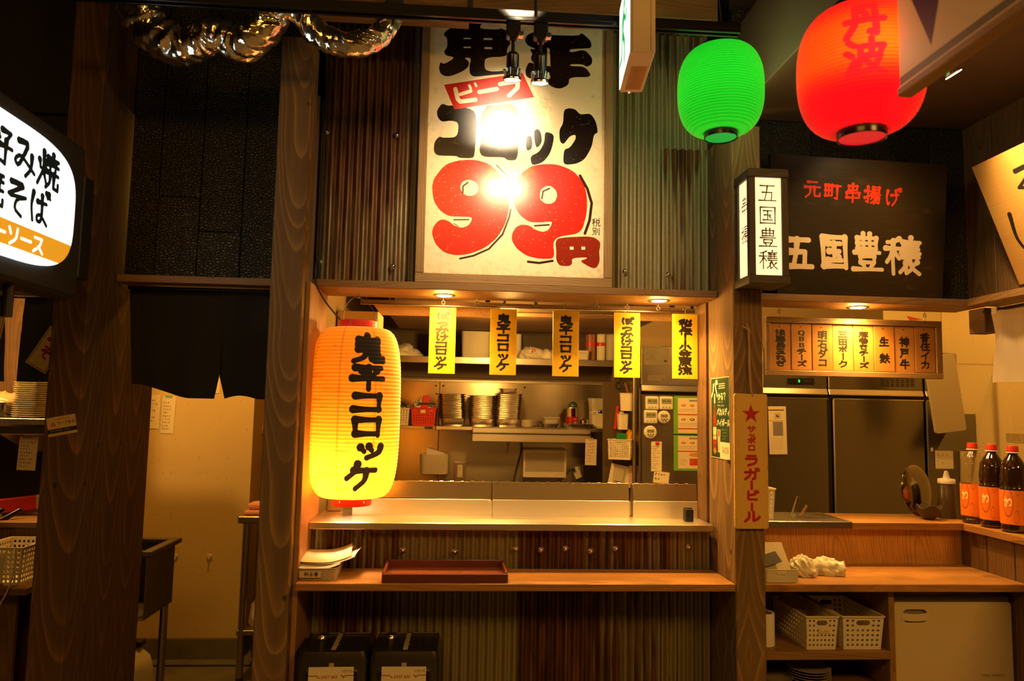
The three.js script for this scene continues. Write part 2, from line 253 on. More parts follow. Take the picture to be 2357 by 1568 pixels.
// ---------------------------------------------------------------- lettering: strokes on a 100 x 100 square, y down; ~ marks a curved stroke
const HEN = { // left-hand components
  water: '10 8 24 20/4 36 18 46/6 92 14 78 24 60', rice: '~40 4 24 12 8 14/4 30 44 30/24 10 24 96/~24 34 18 50 6 66/26 38 42 56', man: '~32 4 22 32 4 56/20 36 20 96',
};
const G = {
  コ: '15 20 84 20/84 20 82 84/10 80 86 80', ロ: '16 18 18 86/16 18 84 18/84 18 82 86/18 80 82 80', ッ: '22 36 32 56/46 32 54 52/~82 34 76 60 40 90',
  ケ: '~38 8 30 34 8 58/28 30 92 30/~64 32 60 64 34 94', ビ: '25 14 25 78 32 84 84 84/25 48 72 38/72 12 79 26/88 8 95 22', ー: '10 50 90 50', '｜': '50 8 50 92',
  フ: '12 20 86 20/~86 20 76 60 28 92', ク: '~38 6 30 32 8 54/32 22 84 22/~84 22 74 64 26 96', ス: '16 18 78 18/~78 18 60 54 10 90/52 58 88 90',
  ズ: '15 22 70 22/~70 22 54 56 10 90/50 60 86 90/78 4 85 18/91 0 98 13', チ: '~74 8 50 16 22 20/6 44 94 44/~52 18 52 62 26 94', ダ: '~34 8 28 32 8 54/30 24 76 24/~76 24 66 64 24 96/34 46 64 64/80 2 87 15/92 0 99 12',
  ポ: '10 34 86 34/48 10 48 88 40 82/30 52 14 78/66 52 84 78/~86 4 78 10 84 18 92 12 86 4', ボ: '10 34 82 34/48 10 48 88 40 82/28 52 14 76/66 52 84 76/80 4 86 17/92 2 98 15',
  サ: '5 34 95 34/30 10 30 60/~70 10 70 58 38 94', ラ: '22 14 78 14/12 38 86 38/~86 38 76 72 28 94', ガ: '8 32 74 32 72 82 58 88/~42 8 40 54 10 90/78 4 84 18/91 1 97 15', カ: '10 30 84 30 80 82 62 90/~46 6 44 54 12 92',
  ル: '~32 14 32 56 8 90/60 10 60 84/~60 84 80 74 96 52', バ: '~34 22 28 56 6 86/~60 18 76 52 94 86/76 4 82 18/90 2 97 16', ハ: '~36 20 28 56 6 86/~62 18 76 52 94 86', デ: '22 14 70 14/8 38 92 38/~54 38 52 68 26 94/78 2 84 14/90 0 97 12',
  ィ: '~76 34 60 54 26 70/56 56 56 96', イ: '~86 6 60 38 8 60/54 38 54 96', リ: '26 12 26 60/~74 10 74 60 38 94', ソ: '18 16 32 44/~82 12 72 60 28 94', ン: '18 20 38 34/~86 18 66 66 16 88', タ: '~36 6 28 32 8 54/30 24 82 24/~82 24 72 64 24 96/34 46 66 64',
  ぼ: '~18 12 12 50 20 90/42 24 78 24/42 46 80 46/~62 24 62 70 56 86 44 86 42 74 56 68 70 76 88 90/82 4 88 16/93 1 98 13', っ: '~18 52 55 38 82 50 78 72 42 88', か: '~8 36 58 32 68 42 62 78 46 90/~40 8 34 50 10 90/~76 24 86 36 93 54',
  け: '~20 10 14 50 22 90 30 76/44 36 94 32/~72 8 74 60 52 94', げ: '~18 14 12 50 20 90 28 78/40 38 82 34/~66 12 68 60 46 94/82 4 88 18/93 2 98 15', み: '~20 16 56 14 42 48 22 76 10 66 30 50 60 62 92 78/~78 38 76 70 56 94', そ: '~24 14 76 14 14 50 90 42 52 56 46 80 74 94',
  ば: '~18 14 12 50 20 90/40 34 82 32/~60 14 62 70 56 86 42 86 40 74 56 68 70 76 88 90/80 2 86 14/92 1 98 13', ね: '28 8 28 94/~6 34 42 30 8 80/~14 72 48 36 76 34 86 56 80 82 62 88 58 74 74 72 94 90', き: '~16 24 50 22 80 16/~14 42 50 40 86 34/~40 8 58 40 76 64/~26 64 26 86 50 92 76 88',
  ぎ: '~12 26 46 24 74 18/~10 44 46 42 80 36/~36 10 54 40 72 62/~22 64 24 86 48 92 72 88/84 2 89 14/94 0 99 11', る: '~20 14 74 14 16 62 50 46 84 60 76 86 46 92 40 78 58 74', し: '~34 6 30 62 46 90 88 66', '！': '50 4 50 62/50 84 50 90', '？': '~18 26 34 8 66 8 80 26 52 50 50 68/50 86 50 92',
  鬼: '46 0 36 12/18 14 18 50/18 14 80 14/80 14 80 50/49 14 49 50/18 32 80 32/18 50 80 50/~42 50 36 76 6 94/56 50 56 84 66 92 95 92 95 80/~74 58 62 80 82 77/77 66 88 82',
  平: '12 12 88 12/30 24 38 44/74 22 62 44/5 55 95 55/50 12 50 98', 五: '12 11 88 11/~50 11 44 50 34 88/22 46 74 46 70 88/5 89 95 89', 国: '11 8 11 95/11 8 89 8/89 8 89 95/11 91 89 91/28 26 72 26/50 26 50 74/32 48 68 48/26 74 74 74/60 55 68 64',
  お: '6 30 60 30/~34 8 34 60 30 80 12 84 10 68 50 48 84 60 78 86 54 92/~78 14 90 22 96 32', オ: '6 32 94 32/60 8 60 88 48 84/~58 34 40 62 10 82', つ: '~8 38 50 22 90 40 84 68 42 84', 豊: '20 13 80 13/20 13 20 41/80 13 80 41/20 41 80 41/40 2 40 41/60 2 60 41/20 27 80 27/10 51 90 51/28 61 72 61/28 61 28 77/72 61 72 77/28 77 72 77/36 81 42 92/66 81 58 92/4 95 96 95',
  穣: HEN.rice + '/72 0 72 10/50 12 97 12/54 20 92 20/64 14 64 40/82 14 82 40/52 30 94 30/48 41 98 41/52 51 96 51/~66 58 58 78 44 92/60 66 62 94 74 86/~70 60 80 80 99 95/92 64 78 76', 丹: '~26 10 26 62 6 96/26 10 76 10/76 10 76 92 62 88/44 26 54 40/4 52 97 52',
  波: HEN.water + '/36 24 93 24 86 38/~38 24 36 66 22 95/64 4 64 50/40 50 84 50/~84 50 70 78 36 95/46 56 66 80 96 95', 串: '26 12 74 12/26 12 26 34/74 12 74 34/26 34 74 34/13 48 87 48/13 48 13 74/87 48 87 74/13 74 87 74/50 0 50 99',
  揚: '6 28 40 28/24 4 24 90 12 83/5 64 42 50/54 6 90 6/54 6 54 34/90 6 90 34/54 34 90 34/54 20 90 20/44 45 97 45/~58 45 52 60 40 72/50 58 93 58 88 93 76 89/~68 60 60 78 42 92/~82 60 74 80 58 95', 元: '24 13 78 13/5 40 95 40/~38 40 34 72 6 94/62 40 62 87 95 89 95 74',
  町: '8 18 8 76/8 18 46 18/46 18 46 76/8 76 46 76/27 18 27 76/8 47 46 47/52 22 99 22/77 22 77 93 62 87', 焼: '~26 6 26 50 4 94/8 32 14 50/44 26 36 44/28 56 44 86/46 14 96 14/70 2 70 30/48 30 97 30/58 18 58 44/83 18 83 44/44 52 98 52/~60 52 58 78 42 94/78 52 78 88 99 90 99 74',
  好: '~26 6 14 56 42 92/~42 28 34 66 6 94/3 36 50 34/58 14 91 14 75 36/75 36 75 91 60 87/52 50 99 50', 淡: HEN.water + '/~68 2 64 26 40 48/52 14 56 24/88 12 80 24/70 24 94 44/~68 50 62 84 38 96/48 60 54 72/92 58 82 72/70 72 98 95',
  路: '10 10 40 10/10 10 10 34/40 10 40 34/10 34 40 34/26 34 26 84/26 58 42 58/12 54 12 88/3 91 45 83/~64 4 58 22 46 38/60 18 90 18/~90 18 74 44 44 60/60 28 76 48 99 60/56 64 56 94/56 64 92 64/92 64 92 94/56 92 92 92',
  島: '48 0 40 11/22 12 22 58/22 12 78 12/78 12 78 38/22 25 78 25/22 38 78 38/22 52 93 52/93 52 88 95 76 91/14 66 14 88/14 88 70 88/42 60 42 88/70 66 70 88', 玉: '14 13 86 13/50 13 50 89/20 50 80 50/5 91 95 91/66 62 79 77', 明: '10 16 10 80/10 16 40 16/40 16 40 80/10 47 40 47/10 78 40 78/~57 9 56 62 43 95/57 9 92 9/92 9 92 93 80 89/57 35 92 35/57 61 92 61',
  石: '6 11 94 11/~46 11 38 50 5 76/34 50 34 95/34 50 86 50/86 50 86 95/34 91 86 91', 三: '13 13 87 13/22 50 78 50/5 89 95 89', 田: '12 14 12 93/12 14 88 14/88 14 88 93/12 90 88 90/50 14 50 90/12 51 88 51',
  豚: '~14 10 14 62 3 95/14 10 40 10/40 10 40 93 32 91/14 36 40 36/14 60 40 60/48 10 97 10/~74 10 64 30 48 40/~62 24 86 58 76 95 62 91/~68 42 60 54 46 60/~76 60 64 76 46 84/93 34 80 48/80 52 99 86', 巻: '30 4 36 16/70 4 62 16/14 22 86 22/5 40 95 40/50 6 50 40/~42 40 34 56 5 68/~58 40 72 56 97 66/32 60 70 60/70 60 70 76/32 76 70 76/32 76 32 91 40 95 83 95 85 82',
  生: '~30 6 24 28 8 46/20 30 90 30/50 4 50 91/18 59 84 59/5 92 95 92', 麩: '8 14 46 14/27 2 27 38/10 26 44 26/4 38 50 38/~22 38 16 62 3 74/18 52 42 52/~42 52 30 80 5 95/18 62 30 82 60 95/58 26 93 26/52 48 99 48/~76 6 74 52 52 90/~76 50 84 76 99 92',
  神: '24 2 30 12/5 24 43 24/~43 24 28 50 3 64/26 44 26 96/30 52 43 64/54 20 54 72/54 20 93 20/93 20 93 72/54 46 93 46/54 72 93 72/74 2 74 99', 戸: '13 9 87 9/22 28 79 28/79 28 79 53/22 53 79 53/~22 28 22 66 5 96', 牛: '~30 6 24 28 8 44/24 28 88 28/5 59 95 59/53 2 53 99',
  香: '~74 2 50 10 26 12/5 24 95 24/50 10 50 50/~46 26 30 44 5 54/~54 26 70 42 95 54/26 57 26 97/26 57 74 57/74 57 74 97/26 75 74 75/26 94 74 94', 住: HEN.man + '/62 2 70 13/42 25 97 25/69 25 69 92/46 57 93 57/36 93 101 93',
  秘: HEN.rice + '/62 10 76 26/~94 10 78 62 48 96/58 36 58 80 66 88 90 86 92 72/48 46 44 66/88 40 99 62', 伝: HEN.man + '/48 19 92 19/38 45 99 45/~64 45 56 72 46 87 92 84/80 65 99 96', 小: '50 4 50 93 38 87/28 34 8 72/72 34 94 72',
  笠: '~24 2 18 18 5 30/18 16 46 16/28 18 34 30/~64 2 58 18 48 28/60 16 96 16/72 18 80 30/50 32 50 45/15 47 87 47/34 54 42 80/70 54 60 80/5 91 95 91', 原: '10 9 95 9/~14 9 16 56 3 95/60 12 52 24/34 24 85 24/34 24 34 54/85 24 85 54/34 39 85 39/34 54 85 54/58 54 58 93 48 89/38 64 26 86/76 62 94 84',
  流: HEN.water + '/66 2 66 14/38 16 97 16/~62 16 54 32 44 41 88 36/78 26 94 43/~50 50 50 78 34 94/68 50 68 90/86 50 86 87 99 89 99 76', 納: '~24 2 16 22 6 27 28 36/~42 16 22 41 5 49 42 44/24 48 24 96/10 62 5 84/36 60 44 78/52 24 52 96/52 24 95 24/95 24 95 91 84 87/~73 4 72 40 58 66/74 42 88 64',
  品: '30 6 70 6/30 6 30 37/70 6 70 37/30 37 70 37/8 53 44 53/8 53 8 93/44 53 44 93/8 91 44 91/56 53 92 53/56 53 56 93/92 53 92 93/56 91 92 91', 書: '22 12 78 12/6 26 96 26/22 38 78 38/50 0 50 60/78 12 78 38/16 48 84 48/5 59 95 59/26 67 26 97/26 67 74 67/74 67 74 97/26 81 74 81/26 95 74 95',
  税: HEN.rice + '/56 4 63 20/88 2 80 20/54 26 54 50/54 26 91 26/91 26 91 50/54 50 91 50/~62 52 60 80 46 94/80 52 80 88 98 90 98 77', 別: '12 9 48 9/12 9 12 38/48 9 48 38/12 38 48 38/~30 38 26 72 5 94/14 54 50 54 46 90 36 87/66 17 66 67/89 6 89 92 78 87', 年: '~28 2 22 18 8 34/24 18 90 18/30 40 86 40/30 40 30 66/4 66 96 66/56 18 56 98',
};
// one character in a box of s by s*k; `taper` thins the stroke towards its end as a brush does
function glyph(g, ch, x, y, s, { w = 11, taper = 0, sx = 1, sy = 1, color } = {}) {
  if (color) g.fillStyle = color;
  const src = G[ch]; if (!src) { g.save(); g.font = 'bold ' + s * 1.15 + 'px sans-serif'; g.textAlign = 'center'; g.textBaseline = 'middle'; g.translate(x + s * sx / 2, y + s * sy / 2); g.scale(sx, sy); g.fillText(ch, 0, 0); g.restore(); return; }
  for (const raw of src.split('/')) {
    const curved = raw[0] === '~', n = raw.replace('~', '').trim().split(/\s+/).map(Number), pts = [];
    for (let i = 0; i < n.length; i += 2) pts.push(new THREE.Vector3(n[i] * sx, n[i + 1] * sy, 0));
    const path = curved ? new THREE.CatmullRomCurve3(pts) : null, L = []; let total = 0;
    if (path) L.push(...path.getPoints(16)); else for (let i = 0; i < pts.length - 1; i++) for (let k = 0; k < 10; k++) L.push(pts[i].clone().lerp(pts[i + 1], k / 9));
    for (let i = 1; i < L.length; i++) total += L[i].distanceTo(L[i - 1]);
    let t = 0; g.beginPath();
    L.forEach((p, i) => {
      if (i) t += p.distanceTo(L[i - 1]); const q = total ? t / total : 0, wd = w * (taper ? 1.25 - taper * q * 1.1 - 0.5 * taper * Math.sin(q * Math.PI) : 1) / 2;
      const X = x + p.x * s / 100, Y = y + p.y * s / 100, r = Math.max(0.3, wd * s / 100);
      g.moveTo(X + r, Y); g.arc(X, Y, r, 0, Math.PI * 2);
      if (i) { const o = L[i - 1], dx = p.x - o.x, dy = p.y - o.y, l = Math.hypot(dx, dy) || 1, nx = -dy / l * r, ny = dx / l * r, ox = x + o.x * s / 100, oy = y + o.y * s / 100; g.moveTo(X + nx, Y + ny); g.lineTo(ox + nx, oy + ny); g.lineTo(ox - nx, oy - ny); g.lineTo(X - nx, Y - ny); g.closePath(); }
    });
    g.fill('nonzero');
  }
}
// a column (down) or row of characters
function write(g, text, x, y, s, o = {}) {
  const gap = o.gap ?? 0.12, list = [...text];
  list.forEach((ch, i) => {
    const c = o.row ? ch : ch === 'ー' ? '｜' : ch, step = i * (1 + gap) * s;
    o.row ? glyph(g, c, x + step * (o.sx ?? 1), y + (o.slope ?? 0) * i * s, s, o) : glyph(g, c, x + (o.lean ?? 0) * i * s, y + step * (o.sy ?? 1), s, o);
  });
}
const fillBg = (g, W, H, c) => { g.fillStyle = c; g.fillRect(0, 0, W, H); };
function scribble(g, x, y, w, lines, lh, color, size = 0.6) {          // handwriting too small to read
  g.strokeStyle = color; g.lineWidth = Math.max(1, lh * 0.11);
  for (let l = 0; l < lines; l++) { const n = Math.floor((w / (lh * size)) * rr(0.55, 1)); for (let i = 0; i < n; i++) { const X = x + i * lh * size, Y = y + l * lh; g.beginPath(); for (let k = 0; k < 3; k++) { g.moveTo(X + rr(0, 0.5) * lh * size, Y + rr(0, 0.6) * lh); g.lineTo(X + rr(0.2, 0.8) * lh * size, Y + rr(0.1, 0.7) * lh); } g.stroke(); } }
}
const speckle = (g, W, H, n, color, r0, r1) => { g.fillStyle = color; for (let i = 0; i < n; i++) { g.beginPath(); g.arc(rnd() * W, rnd() * H, rr(r0, r1), 0, 7); g.fill(); } };
// closed shape through the middles of its sides, so that corners come out hand-cut
function softShape(g, str, k, sharp = false) {
  const n = str.split(' ').map(Number), p = []; for (let i = 0; i < n.length; i += 2) p.push([n[i] * k, n[i + 1] * k]);
  if (sharp) { p.forEach((q, i) => i ? g.lineTo(...q) : g.moveTo(...q)); g.closePath(); return; }
  const C = (a, b, t) => [a[0] + (b[0] - a[0]) * t, a[1] + (b[1] - a[1]) * t];
  p.forEach((q, i) => { const a = p[(i + p.length - 1) % p.length], b = p[(i + 1) % p.length], s = C(q, a, 0.4), e = C(q, b, 0.4); i ? g.lineTo(...s) : g.moveTo(...s); g.quadraticCurveTo(q[0], q[1], e[0], e[1]); });
  g.closePath();
}
function strokeLine(g, str, k, w) { const n = str.split(' ').map(Number); g.lineWidth = w * k; g.lineCap = 'round'; g.lineJoin = 'round'; g.beginPath(); for (let i = 0; i < n.length; i += 2) i ? g.lineTo(n[i] * k, n[i + 1] * k) : g.moveTo(n[0] * k, n[1] * k); g.stroke(); }

// a board given by the corners of its printed face (top-left, top-right, bottom-right, bottom-left), `t` thick behind it
function slab(tl, tr, br, bl, t) {
  const F = [tl, tr, br, bl].map(v3), n = F[1].clone().sub(F[0]).cross(F[3].clone().sub(F[0])).normalize(), B = F.map((p) => p.clone().addScaledVector(n, t)), P = [], U = [];
  const uvF = [[0, 1], [1, 1], [1, 0], [0, 0]];
  const quad = (a, b, c, d, ua, ub, uc, ud) => { for (const [p, u] of [[a, ua], [b, ub], [c, uc], [a, ua], [c, uc], [d, ud]]) { P.push(p.x, p.y, p.z); U.push(...u); } };
  quad(F[0], F[3], F[2], F[1], uvF[0], uvF[3], uvF[2], uvF[1]);
  quad(B[0], B[1], B[2], B[3], [0.02, 0.98], [0.02, 0.98], [0.02, 0.98], [0.02, 0.98]);
  for (let i = 0; i < 4; i++) { const j = (i + 1) % 4; quad(F[i], F[j], B[j], B[i], uvF[i], uvF[j], uvF[j], uvF[i]); }
  const g = new THREE.BufferGeometry(); g.setAttribute('position', new THREE.Float32BufferAttribute(P, 3)); g.setAttribute('uv', new THREE.Float32BufferAttribute(U, 2)); g.computeVertexNormals(); return g;
}

// ================================================================ SETTING
part('floor_slab', span(-4.6, 4.6, -0.1, 0, -2.2, 7, 0), M.concrete, struct('floor'));
part('ceiling_slab', span(-4.6, 4.6, 3.3, 3.4, -2.2, 7, 0), M.darkPaint, struct('ceiling'));
part('wall_surface', span(-4.6, 4.6, 0, 3.3, 7, 7.1, 0), M.wallDim, struct('wall_behind'));
part('wall_surface', span(-4.7, -4.6, 0, 3.3, -2.2, 7, 0), M.darkPaint, struct('wall_far_left'));
part('wall_surface', span(4.6, 4.7, 0, 3.3, -2.2, 7, 0), M.darkPaint, struct('wall_far_right'));
{ // kitchen back wall: darkened above for shade, paint below, sheet steel splashback between
  const w = struct('wall_kitchen_back');
  part('wall_surface', span(-1.13, 4.6, 0, 3.3, -2.1, -1.78, 0), M.wallDim, w); part('upper_panel', span(-0.56, 0.97, 1.6, 2.49, -1.78, -1.768, 0.001), flat([0.075, 0.05, 0.025], 0.6), w);  // upper_panel: dark sheet that puts the shade above the shelf into the colour
  part('steel_panel', span(-0.56, -0.123, 0.6, 1.574, -1.78, -1.752, 0.001, 'x'), M.splash, w);
  part('steel_panel', span(-0.12, 0.955, 0.6, 1.574, -1.78, -1.752, 0.001, 'x'), M.splash, w);
  part('panel_trim', span(-0.56, 0.955, 1.574, 1.588, -1.78, -1.746, 0.001, 'x'), M.steelDull, w);
  for (const [x, y] of [[-0.145, 1.55], [-0.1, 1.55], [-0.14, 1.5], [0.4, 1.55]]) part('screw', at(lathe([[0, 0.003], [0.005, 0.002], [0.006, 0]], 12), x, y, -1.752, Math.PI / 2), M.black, w);
}
{ const w = struct('wall_passage_back');
  part('wall_surface', span(-1.9, -1.16, 0.132, 2.6, -1.78, -1.5, 0), M.cream, w);
  part('wall_base', span(-1.9, -1.16, 0, 0.13, -1.78, -1.494, 0.002), M.concrete, w);
  part('wall_base_curb', span(-1.9, -0.62, 0, 0.02, -1.78, -1.44, 0.008), M.concrete, w);
  part('wall_surface', span(-1.16, -0.58, 0, 2.6, -1.85, -1.782, 0), M.cream, w);
}
part('wall_surface', span(-0.62, -0.56, 0, 2.6, -1.78, 0.02, 0), M.wallDim, struct('wall_partition'));
part('wall_surface', span(-1.9, -1.84, 0, 2.6, -1.78, -0.9, 0), M.cream, struct('wall_passage_left'));
{ const w = struct('wall_kitchen_right'); part('wall_surface', span(2.8, 2.9, 0, 2.6, -1.8, 1.6, 0), M.cream, w); }
part('ceiling_panel', span(-0.62, 2.9, 2.5, 2.56, -1.85, -0.16, 0), M.darkPaint, struct('ceiling_kitchen'));
part('ceiling_panel', span(-1.9, -0.62, 2.5, 2.56, -1.85, -0.02, 0), M.darkPaint, struct('ceiling_passage'));
{ const w = struct('wall_stall_left'); part('wall_surface', span(-4.6, -1.9, 0, 2.6, -0.98, -0.9, 0), M.plankDark, w); part('wall_surface', span(-4.6, -1.36, 1.82, 3.3, -0.1, -0.04, 0.002), M.darkPaint, w); }
{ // overhead box above the skewer stall
  const w = struct('ceiling_soffit'); part('ceiling_panel', span(1.066, 4.6, 2.6, 2.95, -0.02, 1.5, 0.004), std({ color: lin([0.12, 0.08, 0.045]), roughness: 0.7 }), w);
}
// corrugated sheet: pitch 31.8 mm, wave in z, u along x and v along y both 0..1
function corrugated(x0, x1, y0, y1, z, amp = 0.008, pitch = 0.0318) {
  const nx = Math.ceil((x1 - x0) / pitch * 12), ny = 2, P = [], U = [], I = [], t = 0.0012;
  for (let s = 0; s < 2; s++) for (let j = 0; j <= ny; j++) for (let i = 0; i <= nx; i++) { const x = mix(x0, x1, i / nx); P.push(x, mix(y0, y1, j / ny), z + amp * Math.cos(2 * Math.PI * (x / pitch)) - s * t); U.push(i / nx, j / ny); }
  const q = (nx + 1), A = (ny + 1) * q;
  for (let j = 0; j < ny; j++) for (let i = 0; i < nx; i++) { const a = j * q + i; I.push(a, a + 1, a + q + 1, a, a + q + 1, a + q, A + a, A + a + q + 1, A + a + 1, A + a, A + a + q, A + a + q + 1); }
  const g = new THREE.BufferGeometry(); g.setAttribute('position', new THREE.Float32BufferAttribute(P, 3)); g.setAttribute('uv', new THREE.Float32BufferAttribute(U, 2)); g.setIndex(I); g.computeVertexNormals(); return g;
}
// weathered zinc with rust running down it; rust(u, v) in 0..1 says how far gone the sheet is
const zincTex = (w, h, s, rust, W = 512, H = 512) => dataTex(W, H, (u, v) => {
  const x = u * w, y = v * h, sp = noise(x * 420, y * 420, s), st = fbm(x * 32, y * 2.2, s + 4, 4), run = noise(x * 190, y * 1.6, s + 8), ridge = 0.5 + 0.5 * Math.cos(2 * Math.PI * x / 0.0318);
  let zc = mix3([0.17, 0.15, 0.08], [0.37, 0.325, 0.185], 0.4 * sp + 0.6 * st); if (sp > 0.84) zc = zc.map((q) => q * 0.66);
  const r = rust(u, v, x, y), k = sm(0.40, 0.56, r * (0.35 + 0.95 * st + 0.25 * (run - 0.5)) + 0.22 * (fbm(x * 22, y * 6, s + 2) - 0.5) - 0.24 * (ridge - 0.5));
  const rc = mix3([0.05, 0.019, 0.008], [0.18, 0.08, 0.03], Math.pow(fbm(x * 60, y * 9, s + 6), 1.6) * 1.35);
  const c = mix3(zc, rc, k); return run > 0.93 && k > 0.4 ? mix3(c, [0.5, 0.4, 0.2], 0.45 * sm(0.93, 0.98, run)) : c;
});
const zinc = (t) => std({ map: t, roughness: 0.5, metalness: 0.35, side: THREE.DoubleSide });
const screwGeo = merge([lathe([[0, 0.008], [0.004, 0.0075], [0.0062, 0.005], [0.0075, 0.0015], [0.0105, 0.001], [0.0105, -0.001], [0, -0.001]], 18).rotateX(Math.PI / 2)]);
{
  const w = struct('wall_upper');
  part('backing_board', span(-0.55, 0.965, 1.878, 2.95, -0.05, -0.015, 0), M.black, w);
  part('edge_strip', span(-0.5455, -0.533, 1.879, 2.93, 0.0, 0.03, 0.002), M.black, w);
  part('corrugated_sheet', corrugated(-0.548, -0.15, 1.879, 2.93, 0), zinc(zincTex(0.4, 1.05, 3, (u, v) => 0.60 - 0.3 * sm(0.6, 0.95, u) + 0.28 * sm(0.25, 0.45, v) * (1 - sm(0.75, 1, u)) - 0.1 * sm(0.2, 0, u))), w);
  part('corrugated_sheet', corrugated(-0.16, 0.52, 1.879, 2.93, -0.003), zinc(zincTex(0.7, 1.05, 13, () => 0.3, 256, 256)), w);
  part('corrugated_sheet', corrugated(0.5, 0.965, 1.879, 2.93, 0.001), zinc(zincTex(0.47, 1.05, 23, (u, v) => 0.36 + 0.14 * sm(0.75, 1, v))), w);
  part('corrugated_sheet', corrugated(0.775, 0.966, 1.879, 2.455, 0.006), zinc(zincTex(0.19, 0.58, 33, (u, v) => 0.40 + 0.42 * sm(0.55, 1, v) - 0.2 * sm(0.5, 1, u), 256, 512)), w);
  for (const [x, y] of [[-0.537, 1.956], [-0.263, 1.947], [0.626, 1.956], [0.796, 1.948], [-0.532, 2.459], [-0.265, 2.459]]) part('screw', at(screwGeo.clone(), x, y, 0.0165), M.chrome, w);
}
{
  const w = struct('wall_lower');
  part('backing_board', span(-0.55, 0.965, 0, 0.975, -0.05, -0.015, 0), M.black, w);
  const band = (u, a, b) => sm(a - 0.03, a + 0.03, u) * (1 - sm(b - 0.03, b + 0.03, u));
  part('corrugated_sheet', corrugated(-0.526, 0.244, 0.002, 0.974, -0.001), zinc(zincTex(0.77, 0.97, 43, (u, v) => 0.30 + 0.75 * band(u, 0.07, 0.22) + 0.34 * band(u, 0.22, 0.42) * sm(0, 0.8, v) + 0.22 * sm(0.35, 0, v))), w);
  part('corrugated_sheet', corrugated(0.235, 0.62, 0.002, 0.974, 0.003), zinc(zincTex(0.385, 0.97, 53, (u, v) => 1.2 - 0.55 * sm(0.5, 0.75, u))), w);
  part('corrugated_sheet', corrugated(0.6, 0.957, 0.002, 0.974, 0), zinc(zincTex(0.36, 0.97, 63, (u, v) => 0.62 - 0.42 * sm(0.55, 0.8, u) + 0.5 * sm(0.5, 0.2, v))), w);
  for (const [x, y] of [[-0.376, 0.903], [-0.192, 0.895], [-0.003, 0.891], [0.222, 0.902], [0.316, 0.899], [0.408, 0.904], [0.503, 0.895], [0.597, 0.905], [0.875, 0.913]]) part('screw', at(screwGeo.clone(), x, y, 0.015), M.chrome, w);
}
{ // charred boards over the passage
  const w = struct('wall_over_passage');
  part('backing_board', span(-1.25, -0.655, 1.88, 3.3, -0.06, -0.02, 0), M.black, w);
  const B = [[-1.25, -1.146, 1.881, 2.95, 0], [-1.143, -0.994, 1.881, 2.187, 1], [-1.143, -0.994, 2.19, 2.95, 0], [-0.991, -0.837, 1.881, 2.058, 1], [-0.991, -0.837, 2.061, 2.95, 0], [-0.834, -0.655, 1.881, 2.95, 0]];
  for (const [a, b, c, d, k] of B) part('charred_plank', at(box(b - a, d - c, 0.02, 0.0025), (a + b) / 2, (c + d) / 2, -0.01 + 0.003 * k + rr(0, 0.002)), k ? M.charredB : M.charred, w);
}
{ const w = struct('wall_over_skewer_stall');
  part('backing_board', span(1.073, 2.07, 1.88, 3.3, -0.09, -0.05, 0), M.black, w);
  for (let i = 0; i < 6; i++) part('charred_plank', at(box(0.163, 1.2, 0.02, 0.0025), 1.157 + i * 0.166, 2.48, -0.04 + rr(0, 0.003)), i % 2 ? M.charredB : M.charred, w);
}
{ const w = struct('wall_right');
  for (let i = 0; i < 6; i++) part('wall_plank', at(box(0.02, 1.42, 0.247, 0.002), 2.06 + rr(-0.001, 0.001), 2.59, 0.005 + i * 0.25), M.plankDark, w);
  part('wall_backing', span(2.071, 2.1, 1.88, 3.3, -0.12, 1.5, 0), M.black, w);
}
// ---------------------------------------------------------------- posts and ledge boards
single('wooden_post', 'tall brown wooden post between the dark passage and the yellow lantern', 'post', span(-0.655, -0.546, 0, 2.715, 0.135, 0.25, 0.004), M.post);
single('wooden_post', 'brown wooden post behind the hanging star sign, with the green drink poster', 'post', span(0.966, 1.072, 0, 2.465, -0.02, 0.25, 0.004), M.post);
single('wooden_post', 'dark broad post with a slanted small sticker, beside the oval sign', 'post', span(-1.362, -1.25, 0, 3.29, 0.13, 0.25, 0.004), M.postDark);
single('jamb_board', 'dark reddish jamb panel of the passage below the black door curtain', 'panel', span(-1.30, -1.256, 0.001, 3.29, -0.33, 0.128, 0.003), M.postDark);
single('jamb_board', 'honey-coloured jamb board glowing beside the yellow lantern', 'panel', span(-0.546, -0.528, 0.001, 1.849, -0.13, 0.2, 0.002), M.jamb);
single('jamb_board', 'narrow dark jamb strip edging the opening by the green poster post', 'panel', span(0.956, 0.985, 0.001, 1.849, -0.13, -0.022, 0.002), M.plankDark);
single('ledge_board', 'long plank ledge under the big croquette sign, holding two downlights', 'ledge', span(-0.545, 0.963, 1.85, 1.877, -0.14, 0.095, 0.002, 'x'), M.plank);
single('ledge_board', 'short plank ledge under the charred boards above the black curtain', 'ledge', span(-1.25, -0.656, 1.852, 1.879, -0.12, 0.06, 0.002, 'x'), M.plank);
single('ledge_board', 'plank ledge under the black painted board, holding one downlight', 'ledge', span(1.074, 2.045, 1.85, 1.877, -0.11, 0.075, 0.002, 'x'), M.plank);
single('ledge_board', 'plank ledge along the dark side wall above the white cloth', 'ledge', span(1.965, 2.1, 1.85, 1.877, 0.077, 1.5, 0.002, 'z'), M.plank);
{ const o = thing('door_rail', 'dark rail with a thin bright lower lip behind the yellow tags', 'rail', [0, 0, 0]); part('rail', span(-0.41, 0.975, 1.836, 1.849, -0.235, -0.205, 0.001, 'x'), M.plankDark, o); part('lip', span(-0.41, 0.975, 1.829, 1.8355, -0.212, -0.205, 0.001, 'x'), M.steelDull, o); for (const x of [-0.4, 0.3, 0.96]) part('hanger', span(x, x + 0.012, 1.8495, 2.5, -0.225, -0.215, 0.001), M.black, o); }
